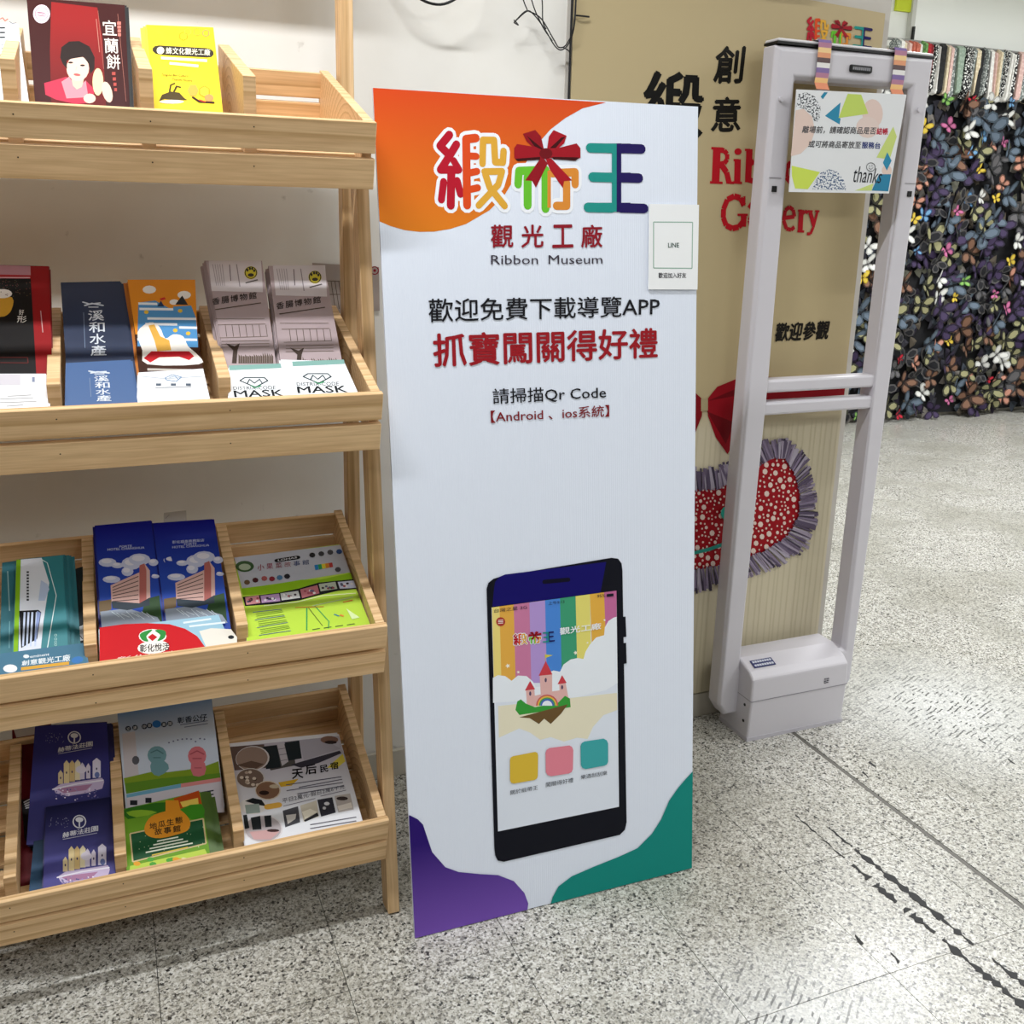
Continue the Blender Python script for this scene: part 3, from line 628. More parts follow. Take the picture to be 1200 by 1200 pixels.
('e','#dfc9bf',[5624,7341,39,2,4,19],7,0,360),
('e','#dfc9bf',[8452,7104,64,2,7,30],7,0,360),
('e','#dfc9bf',[6662,7232,34,2,3,17],7,0,360),
('e','#dfc9bf',[4571,7263,38,2,3,19],7,0,360),
('e','#dfc9bf',[7553,7615,35,2,4,17],7,0,360),
('e','#dfc9bf',[5728,7287,40,2,4,20],7,0,360),
('e','#dfc9bf',[5905,6787,60,2,6,29],7,0,360),
('e','#dfc9bf',[7962,6772,95,4,10,45],7,0,360),
('e','#dfc9bf',[7205,6512,99,3,11,47],7,0,360),
('e','#dfc9bf',[5475,7636,39,2,3,19],7,0,360),
('e','#dfc9bf',[5879,7430,33,2,3,16],7,0,360),
('e','#dfc9bf',[4818,6764,59,2,5,29],7,0,360),
('e','#dfc9bf',[7204,6676,40,2,4,19],7,0,360),
('e','#dfc9bf',[4857,7497,38,2,3,19],7,0,360),
('e','#dfc9bf',[8226,7120,42,2,5,20],7,0,360),
('e','#dfc9bf',[7615,6353,41,1,5,19],7,0,360),
('e','#dfc9bf',[5880,7713,98,5,9,49],7,0,360),
('e','#dfc9bf',[7829,6913,42,2,5,20],7,0,360),
('e','#dfc9bf',[6221,7161,61,2,6,29],7,0,360),
('e','#dfc9bf',[6450,7377,62,3,6,30],7,0,360),
('e','#dfc9bf',[6176,6966,91,4,9,45],7,0,360),
('e','#dfc9bf',[4574,6987,93,4,8,46],7,0,360),
('e','#dfc9bf',[5099,6736,33,1,3,16],7,0,360),
('e','#dfc9bf',[6628,6991,98,4,10,47],7,0,360),
('e','#dfc9bf',[6560,7649,62,3,6,30],7,0,360),
('e','#dfc9bf',[5255,7604,39,1,3,19],7,0,360),
('e','#dfc9bf',[6212,7080,34,1,3,16],7,0,360),
('e','#dfc9bf',[7933,6454,101,3,11,48],7,0,360),
('e','#dfc9bf',[7446,6962,34,1,4,17],7,0,360),
('e','#dfc9bf',[6282,7477,92,4,9,45],7,0,360),
('e','#dfc9bf',[7231,6408,93,3,10,44],7,0,360),
('e','#dfc9bf',[8424,6988,103,4,12,48],7,0,360),
('e','#dfc9bf',[7905,7502,64,3,8,31],7,0,360),
('e','#dfc9bf',[7486,7131,41,2,5,20],7,0,360),
('e','#dfc9bf',[6892,7441,94,5,10,46],7,0,360),
('e','#dfc9bf',[6683,7533,34,2,3,17],7,0,360),
('e','#dfc9bf',[7169,7084,93,4,9,45],7,0,360),
('e','#dfc9bf',[5535,7276,60,2,5,29],7,0,360),
('e','#dfc9bf',[8150,6573,35,1,4,17],7,0,360),
('e','#dfc9bf',[6537,7111,99,4,10,48],7,0,360),
('e','#dfc9bf',[5095,7526,39,2,3,19],7,0,360),
('e','#dfc9bf',[6852,6824,40,1,4,19],7,0,360),
('e','#dfc9bf',[8114,7274,64,3,7,30],7,0,360),
('e','#dfc9bf',[8144,7360,64,3,7,31],7,0,360),
('e','#dfc9bf',[8183,6858,64,2,7,30],7,0,360),
('e','#dfc9bf',[6421,6928,40,2,4,20],7,0,360),
('e','#dfc9bf',[6755,6687,92,3,10,44],7,0,360),
('e','#dfc9bf',[7604,6546,94,3,10,44],7,0,360),
('e','#dfc9bf',[8077,7022,35,1,4,17],7,0,360),
('e','#dfc9bf',[6314,6656,39,1,3,19],7,0,360),
('e','#dfc9bf',[7309,7676,34,1,3,16],7,0,360),
('e','#dfc9bf',[5293,7451,33,2,3,16],7,0,360),
('e','#dfc9bf',[8206,6764,36,2,4,17],7,0,360),
('e','#dfc9bf',[5730,6974,33,1,3,16],7,0,360),
('e','#dfc9bf',[4434,6773,88,3,8,42],7,0,360),
('e','#dfc9bf',[7593,6816,63,2,6,30],7,0,360),
('e','#dfc9bf',[5034,7865,60,3,5,30],7,0,360),
('e','#dfc9bf',[7319,7238,35,1,4,16],7,0,360),
('e','#dfc9bf',[7282,7186,35,2,4,17],7,0,360),
('e','#dfc9bf',[7578,7507,102,5,11,49],7,0,360),
('e','#dfc9bf',[5320,7782,90,5,8,45],7,0,360),
('e','#dfc9bf',[6138,6774,40,1,4,19],7,0,360),
('e','#dfc9bf',[6302,6800,40,2,4,19],7,0,360),
('e','#dfc9bf',[7683,7265,95,4,10,46],7,0,360),
('e','#dfc9bf',[6444,7692,34,2,3,17],7,0,360),
('e','#dfc9bf',[5107,7241,33,1,3,16],7,0,360),
('e','#dfc9bf',[7249,6974,41,2,4,20],7,0,360),
('e','#dfc9bf',[6815,6526,92,3,9,44],7,0,360),
('e','#dfc9bf',[7878,7276,42,2,5,20],7,0,360),
('e','#dfc9bf',[5908,7841,61,3,6,30],7,0,360),
('e','#dfc9bf',[6078,7075,33,1,3,16],7,0,360),
('e','#dfc9bf',[6571,6541,33,1,3,16],7,0,360),
('e','#dfc9bf',[5128,6917,38,1,3,19],7,0,360),
('e','#dfc9bf',[5145,7068,32,1,3,16],7,0,360),
('e','#dfc9bf',[4704,7886,39,2,3,19],7,0,360),
('e','#dfc9bf',[5417,6902,39,2,4,19],7,0,360),
('e','#dfc9bf',[5172,7301,60,2,6,29],7,0,360),
('e','#dfc9bf',[5692,7618,92,4,9,44],7,0,360),
('e','#dfc9bf',[7052,6884,34,1,3,17],7,0,360),
('e','#dfc9bf',[8185,6666,96,3,11,45],7,0,360),
('e','#dfc9bf',[5861,7076,61,2,6,29],7,0,360),
('e','#dfc9bf',[4892,6884,59,2,5,29],7,0,360),
('e','#dfc9bf',[6817,7654,94,4,9,46],7,0,360),
('e','#dfc9bf',[5936,6966,39,2,3,20],7,0,360),
('e','#dfc9bf',[6545,7805,63,3,7,31],7,0,360),
('e','#dfc9bf',[4832,7333,38,1,3,19],7,0,360),
('e','#dfc9bf',[4796,7011,38,1,3,18],7,0,360),
('e','#dfc9bf',[8059,7533,36,2,4,17],7,0,360),
('e','#dfc9bf',[7809,6663,101,4,11,48],7,0,360),
('e','#dfc9bf',[6540,6699,33,1,3,16],7,0,360),
('e','#dfc9bf',[6453,7294,34,1,3,16],7,0,360),
('e','#dfc9bf',[5815,7887,40,2,4,20],7,0,360),
('e','#dfc9bf',[5682,7141,91,3,9,44],7,0,360),
('e','#dfc9bf',[4694,7495,60,3,5,29],7,0,360),
('e','#dfc9bf',[7714,7639,64,3,7,30],7,0,360),
('e','#dfc9bf',[5025,6983,89,3,8,43],7,0,360),
('e','#dfc9bf',[7813,6827,41,1,5,19],7,0,360),
('e','#dfc9bf',[8460,7254,36,2,4,17],7,0,360),
('e','#dfc9bf',[5005,7133,95,4,8,47],7,0,360),
('e','#dfc9bf',[6116,6703,33,1,3,16],7,0,360),
('e','#dfc9bf',[6716,7745,100,5,10,49],7,0,360),
('e','#dfc9bf',[7729,7088,63,2,7,30],7,0,360),
('e','#dfc9bf',[5526,6780,96,3,9,46],7,0,360),
('e','#dfc9bf',[6763,7128,62,2,6,30],7,0,360),
('e','#dfc9bf',[5690,6707,33,1,3,15],7,0,360),
('e','#dfc9bf',[7249,7747,35,2,4,17],7,0,360),
('e','#dfc9bf',[5342,7663,39,2,3,19],7,0,360),
('e','#dfc9bf',[4732,7148,88,4,7,44],7,0,360),
('e','#dfc9bf',[4622,7711,89,5,7,45],7,0,360),
('e','#dfc9bf',[7026,7526,63,3,7,30],7,0,360),
('e','#dfc9bf',[7449,6727,93,3,10,45],7,0,360),
('e','#dfc9bf',[5946,7631,40,2,4,20],7,0,360),
('e','#dfc9bf',[6359,7757,62,3,7,31],7,0,360),
('e','#dfc9bf',[5357,7179,33,1,3,16],7,0,360),
('e','#dfc9bf',[6264,6890,40,1,4,19],7,0,360),
('e','#dfc9bf',[4834,7735,59,3,5,30],7,0,360),
('e','#dfc9bf',[5253,6901,33,1,3,16],7,0,360),
('e','#dfc9bf',[6561,6814,98,3,10,47],7,0,360),
('e','#dfc9bf',[7976,6865,35,1,4,17],7,0,360),
('e','#dfc9bf',[5249,6748,38,2,3,19],7,0,360),
('e','#dfc9bf',[5401,7396,96,4,8,47],7,0,360),
('e','#dfc9bf',[5945,7530,98,5,9,48],7,0,360),
('e','#dfc9bf',[5738,6844,39,2,4,19],7,0,360),
('e','#dfc9bf',[6988,7310,62,3,6,30],7,0,360),
('e','#dfc9bf',[6730,6910,34,1,3,16],7,0,360),
('e','#dfc9bf',[6451,6551,34,1,4,16],7,0,360),
('e','#dfc9bf',[5021,6853,38,2,3,19],7,0,360),
('e','#dfc9bf',[7926,7624,36,2,4,17],7,0,360),
('e','#dfc9bf',[4922,7432,33,2,3,16],7,0,360),
('e','#dfc9bf',[5372,7019,33,1,3,16],7,0,360),
('e','#dfc9bf',[7049,6648,40,1,4,19],7,0,360),
('e','#dfc9bf',[6575,7570,41,2,4,20],7,0,360),
('e','#dfc9bf',[4512,7121,59,3,5,29],7,0,360),
('e','#dfc9bf',[4535,7423,89,4,8,44],7,0,360),
('e','#dfc9bf',[6938,6429,34,1,3,16],7,0,360),
('e','#dfc9bf',[8562,7180,42,2,5,20],7,0,360),
('e','#dfc9bf',[7553,7363,41,2,4,20],7,0,360),
('e','#dfc9bf',[5640,7787,98,5,9,48],7,0,360),
('e','#dfc9bf',[6155,7385,39,2,4,20],7,0,360),
('e','#dfc9bf',[8333,6767,35,1,4,16],7,0,360),
('e','#dfc9bf',[5386,7499,33,2,3,16],7,0,360),
('e','#dfc9bf',[7020,7755,101,5,10,49],7,0,360),
('e','#dfc9bf',[5970,6875,61,2,6,29],7,0,360),
('e','#dfc9bf',[6434,7574,34,1,3,16],7,0,360),
('e','#dfc9bf',[7445,6480,35,1,4,16],7,0,360),
('e','#dfc9bf',[5673,7393,33,2,3,16],7,0,360),
('e','#dfc9bf',[4612,7082,38,2,3,19],7,0,360),
('e','#dfc9bf',[5379,7247,39,1,4,19],7,0,360),
('e','#dfc9bf',[6937,6915,34,1,3,17],7,0,360),
('e','#dfc9bf',[7747,7001,41,2,4,20],7,0,360),
('e','#dfc9bf',[5128,7812,39,2,4,20],7,0,360),
('e','#dfc9bf',[8101,7139,41,1,4,20],7,0,360),
('e','#dfc9bf',[7155,7444,35,2,4,17],7,0,360),
('e','#dfc9bf',[7463,7289,63,2,7,30],7,0,360),
('e','#dfc9bf',[4530,6864,38,1,3,18],7,0,360),
('e','#dfc9bf',[6498,7495,62,3,6,30],7,0,360),
('e','#dfc9bf',[5060,7719,96,5,8,48],7,0,360),
('e','#dfc9bf',[4785,7231,38,2,3,19],7,0,360),
('e','#dfc9bf',[6681,7348,93,4,9,45],7,0,360),
('e','#dfc9bf',[8112,7078,35,1,4,16],7,0,360),
('e','#dfc9bf',[5975,7391,61,2,5,29],7,0,360),
('e','#dfc9bf',[7023,6821,34,1,4,16],7,0,360),
('e','#dfc9bf',[7305,7539,95,4,10,46],7,0,360),
('e','#dfc9bf',[5306,7888,61,3,6,30],7,0,360),
('e','#dfc9bf',[7150,6584,34,1,4,17],7,0,360),
('e','#dfc9bf',[5911,6696,96,3,9,46],7,0,360),
('e','#dfc9bf',[5210,7682,33,1,2,16],7,0,360),
('e','#dfc9bf',[7862,7391,35,1,3,16],7,0,360),
('e','#dfc9bf',[7612,6915,35,1,4,16],7,0,360),
('e','#dfc9bf',[7973,7076,35,2,4,17],7,0,360),
('e','#dfc9bf',[7536,7035,63,2,7,30],7,0,360),
('e','#dfc9bf',[7821,6511,35,1,4,16],7,0,360),
('e','#dfc9bf',[6229,7567,61,3,6,30],7,0,360),
('e','#dfc9bf',[5607,6882,39,1,4,19],7,0,360),
('e','#dfc9bf',[6283,7691,34,2,4,17],7,0,360),
('e','#dfc9bf',[7957,6619,41,1,4,19],7,0,360),
('e','#dfc9bf',[7044,6731,41,1,5,19],7,0,360),
('e','#dfc9bf',[4798,6949,32,2,3,16],7,0,360),
('e','#dfc9bf',[5642,7442,40,2,4,19],7,0,360),
('e','#dfc9bf',[4697,7361,38,1,3,19],7,0,360),
('e','#dfc9bf',[6995,7002,40,1,4,19],7,0,360),
('e','#dfc9bf',[5535,7545,61,3,6,30],7,0,360),
('e','#dfc9bf',[4746,6896,32,1,3,16],7,0,360),
('e','#dfc9bf',[6073,7689,34,2,3,16],7,0,360),
('e','#dfc9bf',[7371,6614,40,1,4,19],7,0,360),
('e','#dfc9bf',[6309,6580,61,2,6,29],7,0,360),
('e','#dfc9bf',[6299,7349,34,2,4,17],7,0,360),
('e','#dfc9bf',[8043,7408,42,2,5,20],7,0,360),
('e','#dfc9bf',[5395,6958,32,2,3,16],7,0,360),
('e','#dfc9bf',[4761,7069,38,1,3,19],7,0,360),
('e','#dfc9bf',[5159,7430,33,2,3,16],7,0,360),
('e','#dfc9bf',[7454,7207,63,3,7,30],7,0,360),
('e','#dfc9bf',[7664,6712,40,2,4,19],7,0,360),
('e','#dfc9bf',[4857,7853,38,2,3,19],7,0,360),
('e','#dfc9bf',[6048,7173,34,2,3,17],7,0,360),
('e','#dfc9bf',[7851,6364,41,1,4,19],7,0,360),
('e','#dfc9bf',[7498,6653,41,1,4,19],7,0,360),
('e','#dfc9bf',[7437,7411,41,2,4,20],7,0,360),
('e','#dfc9bf',[8237,7187,64,2,7,30],7,0,360),
('e','#dfc9bf',[4961,6794,38,1,3,19],7,0,360),
('e','#dfc9bf',[5582,7487,39,2,3,20],7,0,360),
('e','#dfc9bf',[5517,7879,91,5,8,45],7,0,360),
('e','#dfc9bf',[8275,6920,42,2,5,20],7,0,360),
('e','#dfc9bf',[5560,6933,39,2,4,19],7,0,360),
('e','#dfc9bf',[7292,7438,41,2,4,19],7,0,360),
('e','#dfc9bf',[5121,7369,33,2,3,16],7,0,360),
('e','#dfc9bf',[7510,7711,96,5,10,46],7,0,360),
('e','#dfc9bf',[8201,7509,64,2,7,30],7,0,360),
('e','#dfc9bf',[6326,6728,39,1,4,19],7,0,360),
('e','#dfc9bf',[6411,6696,34,1,4,16],7,0,360),
('e','#dfc9bf',[8377,6887,35,1,4,17],7,0,360),
('e','#dfc9bf',[6286,7259,62,3,6,30],7,0,360),
('e','#dfc9bf',[4700,7616,60,3,5,30],7,0,360),
('e','#dfc9bf',[5159,6848,38,1,3,19],7,0,360),
('e','#dfc9bf',[5336,7122,33,1,3,16],7,0,360),
('e','#dfc9bf',[6901,7238,63,2,7,30],7,0,360),
('e','#dfc9bf',[6160,7314,40,1,4,19],7,0,360),
('e','#dfc9bf',[7706,7179,63,2,7,30],7,0,360),
('e','#dfc9bf',[4584,7319,38,2,3,19],7,0,360),
('e','#dfc9bf',[8062,7463,35,1,4,17],7,0,360),
('e','#dfc9bf',[6606,6594,40,2,4,19],7,0,360),
('e','#dfc9bf',[6939,7143,40,2,4,20],7,0,360),
('e','#dfc9bf',[7966,7207,64,2,7,30],7,0,360),
('e','#dfc9bf',[7103,6951,41,1,4,19],7,0,360),
('e','#dfc9bf',[5251,7053,32,1,3,16],7,0,360),
('e','#dfc9bf',[5821,6926,39,1,3,19],7,0,360),
('e','#dfc9bf',[5974,7030,39,2,4,19],7,0,360),
('e','#dfc9bf',[7226,6744,41,2,4,20],7,0,360),
('e','#dfc9bf',[6428,7221,61,3,6,30],7,0,360),
('e','#dfc9bf',[8283,7450,42,2,5,20],7,0,360),
('e','#dfc9bf',[5567,7701,34,2,3,17],7,0,360),
('e','#dfc9bf',[6648,7431,34,2,3,17],7,0,360),
('e','#dfc9bf',[4949,7225,39,2,3,19],7,0,360),
('e','#dfc9bf',[8148,6502,35,1,4,16],7,0,360),
('e','#dfc9bf',[4711,6819,32,1,2,16],7,0,360),
('e','#dfc9bf',[6912,6602,34,1,4,16],7,0,360),
('e','#dfc9bf',[7948,6536,41,1,5,19],7,0,360),
('e','#dfc9bf',[5168,7901,33,2,3,17],7,0,360),
('e','#dfc9bf',[5311,6852,39,2,4,19],7,0,360),
('e','#dfc9bf',[6830,7010,41,1,4,19],7,0,360),
('e','#dfc9bf',[6381,7827,34,2,3,17],7,0,360),
('e','#dfc9bf',[6332,7109,33,2,3,17],7,0,360),
('e','#dfc9bf',[8154,6972,64,2,7,30],7,0,360),
('e','#dfc9bf',[5010,7309,33,1,3,16],7,0,360),
('e','#dfc9bf',[7643,7431,35,1,4,17],7,0,360),
('e','#dfc9bf',[6121,7616,40,2,4,20],7,0,360),
('e','#dfc9bf',[4957,7047,33,2,3,16],7,0,360),
('e','#dfc9bf',[8373,6709,42,1,5,19],7,0,360),
('e','#dfc9bf',[8010,6691,35,1,4,16],7,0,360),
('e','#dfc9bf',[7131,7215,62,3,6,30],7,0,360),
('e','#dfc9bf',[7655,6418,63,2,7,29],7,0,360),
('e','#dfc9bf',[8449,6851,36,1,5,16],7,0,360),
('e','#dfc9bf',[6917,7071,62,2,6,30],7,0,360),
('e','#dfc9bf',[7465,6410,62,2,7,29],7,0,360),
('e','#dfc9bf',[5033,7413,39,1,3,19],7,0,360),
('e','#dfc9bf',[5512,7069,33,1,3,16],7,0,360),
('e','#dfc9bf',[5320,7543,33,2,3,16],7,0,360),
('e','#dfc9bf',[4555,7532,59,2,5,29],7,0,360),
('e','#dfc9bf',[7416,6565,34,1,4,17],7,0,360),
('e','#dfc9bf',[7919,7006,35,1,4,16],7,0,360),
('e','#dfc9bf',[6097,7480,40,2,4,20],7,0,360),
('e','#dfc9bf',[6845,7551,40,2,4,20],7,0,360),
('e','#dfc9bf',[4920,7911,39,2,3,19],7,0,360),
('e','#dfc9bf',[5683,7064,39,1,4,19],7,0,360),
('e','#dfc9bf',[4649,6755,32,1,3,16],7,0,360),
('e','#dfc9bf',[5221,7162,38,1,3,19],7,0,360),
('e','#dfc9bf',[7905,7133,35,1,4,16],7,0,360),
('e','#dfc9bf',[7366,7030,41,2,4,19],7,0,360),
('e','#dfc9bf',[7046,7392,35,1,4,16],7,0,360),
('e','#dfc9bf',[5099,7614,33,1,3,16],7,0,360),
('e','#dfc9bf',[6344,7039,40,1,4,19],7,0,360),
('e','#dfc9bf',[4940,6716,32,1,2,16],7,0,360),
('e','#dfc9bf',[5819,7347,39,2,3,19],7,0,360),
('e','#dfc9bf',[6918,7363,35,2,4,17],7,0,360),
('e','#dfc9bf',[7971,6924,41,2,5,20],7,0,360),
('e','#dfc9bf',[4620,7822,33,2,3,17],7,0,360),
('e','#dfc9bf',[7826,7571,41,2,4,20],7,0,360),
('e','#dfc9bf',[8486,7309,36,1,4,17],7,0,360),
('e','#dfc9bf',[7726,6777,41,1,4,19],7,0,360),
('e','#dfc9bf',[5473,7151,33,2,3,17],7,0,360),
('e','#dfc9bf',[4754,7801,33,2,3,16],7,0,360),
('e','#dfc9bf',[6072,6644,39,1,4,19],7,0,360),
('e','#dfc9bf',[4593,7203,38,1,3,18],7,0,360),
('e','#dfc9bf',[6589,6908,40,2,4,20],7,0,360),
('l','#2f8f80',992,[4560,7686,5331,7643,6202,7550],1),
('part','green_button'),
('e','#2fa08c',[5892,7108,240,10,22,114],14,0,360),
('part','fabric_ruffle'),
('p','#9b90a2',[4105,6699,4139,6700,4078,6367,4010,6365]),
('p','#9b90a2',[4111,6675,4158,6677,4214,6436,4120,6433]),
('p','#9b90a2',[4179,6706,4219,6707,4117,6325,4037,6322]),
('p','#5a4f64',[4212,6706,4269,6708,4180,6421,4066,6417]),
('p','#a79fae',[4258,6678,4292,6679,4273,6333,4205,6331]),
('p','#9b90a2',[4279,6706,4307,6707,4318,6427,4263,6425]),
('p','#857890',[4325,6701,4366,6703,4355,6327,4273,6325]),
('p','#403848',[4369,6700,4420,6701,4392,6444,4292,6441]),
('p','#5a4f64',[4388,6697,4432,6698,4475,6432,4387,6429]),
('p','#403848',[4451,6704,4502,6706,4478,6409,4378,6406]),
('p','#a79fae',[4497,6697,4537,6698,4559,6337,4479,6335]),
('p','#857890',[4531,6726,4571,6727,4589,6348,4511,6346]),
('p','#403848',[4564,6723,4599,6725,4593,6401,4522,6399]),
('p','#9b90a2',[4654,6709,4688,6710,4648,6353,4581,6351]),
('p','#9b90a2',[4670,6710,4704,6711,4714,6447,4645,6445]),
('p','#403848',[4728,6698,4780,6699,4678,6423,4575,6420]),
('p','#403848',[4850,6727,4893,6728,4774,6451,4689,6449]),
('p','#403848',[4874,6714,4907,6715,4826,6384,4761,6382]),
('p','#5a4f64',[4970,6718,5005,6719,4945,6383,4876,6382]),
('p','#a79fae',[5031,6734,5072,6735,4982,6439,4901,6438]),
('p','#6e6278',[5067,6702,5121,6703,5020,6389,4914,6388]),
('p','#9b90a2',[5179,6721,5231,6722,5159,6363,5056,6362]),
('p','#857890',[5233,6715,5290,6715,5161,6414,5048,6413]),
('p','#a79fae',[5272,6726,5301,6726,5258,6436,5200,6436]),
('p','#a79fae',[5317,6703,5358,6703,5318,6429,5237,6429]),
('p','#6e6278',[5400,6733,5459,6733,5448,6436,5332,6437]),
('p','#403848',[5486,6727,5528,6726,5402,6449,5319,6450]),
('p','#9b90a2',[5550,6687,5591,6686,5400,6411,5320,6414]),
('p','#403848',[5563,6687,5595,6686,5508,6409,5443,6411]),
('p','#5a4f64',[5630,6688,5673,6686,5475,6456,5389,6460]),
('p','#6e6278',[5651,6662,5705,6659,5520,6341,5412,6347]),
('p','#403848',[5762,6652,5797,6649,5630,6387,5561,6393]),
('p','#9b90a2',[5812,6670,5850,6667,5689,6395,5614,6402]),
('p','#5a4f64',[5875,6653,5919,6648,5628,6308,5542,6318]),
('p','#6e6278',[5887,6649,5930,6644,5644,6344,5559,6353]),
('p','#9b90a2',[5914,6618,5951,6613,5713,6364,5639,6373]),
('p','#403848',[6001,6604,6031,6599,5744,6316,5685,6325]),
('p','#403848',[6068,6596,6111,6589,5860,6343,5776,6357]),
('p','#5a4f64',[6129,6611,6175,6602,5803,6299,5713,6316]),
('p','#403848',[6151,6603,6181,6598,5860,6307,5800,6319]),
('p','#857890',[6222,6557,6256,6550,5962,6272,5894,6286]),
('p','#a79fae',[6295,6577,6319,6572,5873,6284,5825,6294]),
('p','#5a4f64',[6307,6560,6346,6552,6039,6295,5962,6311]),
('p','#857890',[6360,6522,6409,6512,6057,6253,5959,6275]),
('p','#6e6278',[6457,6528,6482,6522,6112,6293,6062,6304]),
('p','#403848',[6514,6512,6553,6503,6125,6211,6048,6230]),
('p','#6e6278',[6547,6501,6571,6495,6190,6242,6144,6254]),
('p','#9b90a2',[6624,6482,6666,6472,6330,6264,6248,6286]),
('p','#857890',[6687,6477,6715,6470,6233,6169,6179,6184]),
('p','#857890',[6679,6457,6702,6450,6286,6238,6241,6250]),
('p','#9b90a2',[6756,6455,6800,6443,6331,6169,6246,6193]),
('p','#403848',[6804,6422,6829,6414,6452,6233,6402,6248]),
('p','#857890',[6857,6417,6897,6405,6587,6184,6509,6208]),
('p','#857890',[6939,6413,6969,6404,6530,6115,6470,6131]),
('p','#5a4f64',[6941,6388,6976,6379,6537,6123,6469,6141]),
('p','#857890',[6960,6392,7003,6381,6734,6162,6648,6184]),
('p','#9b90a2',[7061,6390,7094,6382,6704,6180,6639,6196]),
('p','#6e6278',[7056,6360,7104,6349,6751,6128,6656,6149]),
('p','#a79fae',[7103,6372,7140,6364,6658,6091,6586,6107]),
('p','#a79fae',[7170,6356,7210,6348,6922,6128,6842,6143]),
('p','#857890',[7186,6359,7236,6350,6869,6071,6771,6090]),
('p','#5a4f64',[7231,6348,7280,6339,6953,6127,6855,6145]),
('p','#6e6278',[7277,6337,7320,6330,7008,6017,6924,6030]),
('p','#9b90a2',[7333,6313,7372,6307,7138,6018,7061,6029]),
('p','#a79fae',[7383,6321,7419,6316,7167,6021,7095,6031]),
('p','#857890',[7399,6314,7448,6309,7083,6000,6985,6012]),
('p','#a79fae',[7428,6317,7484,6311,7268,6090,7158,6101]),
('p','#9b90a2',[7467,6298,7513,6294,7391,6076,7300,6083]),
('p','#403848',[7493,6303,7522,6301,7396,6059,7340,6063]),
('p','#857890',[7530,6318,7585,6316,7384,6088,7276,6093]),
('p','#6e6278',[7596,6312,7634,6311,7566,6087,7491,6088]),
('p','#a79fae',[7613,6298,7644,6298,7598,6020,7536,6021]),
('p','#9b90a2',[7643,6294,7702,6295,7700,6007,7582,6006]),
('p','#857890',[7674,6296,7711,6297,7630,6026,7557,6025]),
('p','#9b90a2',[7717,6296,7752,6298,7666,6089,7595,6086]),
('p','#403848',[7736,6310,7795,6314,7888,6022,7770,6015]),
('p','#9b90a2',[7793,6323,7848,6327,7950,6010,7841,6002]),
('p','#a79fae',[7826,6321,7869,6325,7956,6022,7870,6014]),
('p','#6e6278',[7861,6314,7916,6320,8103,6058,7993,6046]),
('p','#6e6278',[7904,6331,7964,6339,8133,6142,8015,6127]),
('p','#9b90a2',[7945,6349,7984,6355,8203,6119,8125,6108]),
('p','#5a4f64',[7976,6389,8013,6395,8303,6119,8228,6107]),
('p','#6e6278',[7999,6385,8055,6394,8179,6192,8068,6173]),
('p','#5a4f64',[8041,6428,8078,6436,8269,6177,8195,6163]),
('p','#857890',[8072,6446,8127,6458,8446,6267,8336,6244]),
('p','#6e6278',[8126,6458,8159,6465,8376,6222,8311,6207]),
('p','#403848',[8140,6493,8176,6502,8517,6289,8443,6271]),
('p','#a79fae',[8160,6486,8202,6496,8622,6267,8536,6246]),
('p','#403848',[8186,6502,8239,6516,8622,6249,8517,6221]),
('p','#6e6278',[8265,6526,8303,6538,8645,6329,8570,6307]),
('p','#9b90a2',[8309,6546,8338,6555,8717,6381,8658,6363]),
('p','#6e6278',[8281,6594,8324,6608,8880,6369,8793,6340]),
('p','#5a4f64',[8324,6585,8368,6600,8782,6380,8694,6350]),
('p','#9b90a2',[8370,6625,8415,6642,8858,6484,8768,6450]),
('p','#9b90a2',[8374,6655,8410,6669,8950,6493,8877,6464]),
('p','#403848',[8404,6693,8434,6706,8903,6577,8844,6551]),
('p','#403848',[8452,6707,8493,6726,8933,6589,8851,6550]),
('p','#5a4f64',[8461,6752,8485,6765,9037,6625,8988,6600]),
('p','#857890',[8498,6779,8532,6799,9018,6683,8948,6643]),
('p','#5a4f64',[8470,6796,8497,6812,9095,6683,9040,6651]),
('p','#857890',[8553,6826,8582,6846,9115,6727,9055,6687]),
('p','#9b90a2',[8563,6843,8583,6857,9195,6775,9154,6745]),
('p','#9b90a2',[8603,6872,8619,6884,9006,6801,8975,6775]),
('p','#a79fae',[8634,6910,8653,6928,9098,6889,9060,6851]),
('p','#6e6278',[8597,6934,8611,6949,9099,6885,9071,6855]),
('p','#5a4f64',[8595,6967,8608,6983,9302,6936,9276,6903]),
('p','#9b90a2',[8629,6985,8639,6998,9151,6992,9132,6967]),
('p','#a79fae',[8588,7021,8598,7038,9345,7022,9324,6989]),
('p','#9b90a2',[8588,7039,8602,7064,9339,7040,9310,6988]),
('p','#a79fae',[8638,7063,8648,7084,9295,7126,9274,7084]),
('p','#a79fae',[8655,7089,8661,7105,9269,7108,9256,7075]),
('p','#a79fae',[8643,7127,8646,7140,9187,7132,9179,7106]),
('p','#5a4f64',[8636,7147,8639,7162,9303,7174,9296,7145]),
('p','#403848',[8642,7163,8645,7179,9424,7256,9418,7224]),
('p','#6e6278',[8648,7204,8649,7226,9448,7294,9446,7250]),
('p','#6e6278',[8648,7213,8648,7235,9219,7266,9218,7221]),
('p','#6e6278',[8664,7260,8662,7281,9449,7391,9452,7348]),
('p','#857890',[8618,7279,8615,7298,9395,7363,9400,7325]),
('p','#403848',[8584,7303,8579,7325,9439,7408,9450,7364]),
('p','#857890',[8546,7321,8542,7334,9190,7411,9198,7382]),
('p','#6e6278',[8523,7327,8515,7351,9247,7450,9263,7402]),
('p','#5a4f64',[8492,7360,8486,7373,9112,7506,9124,7479]),
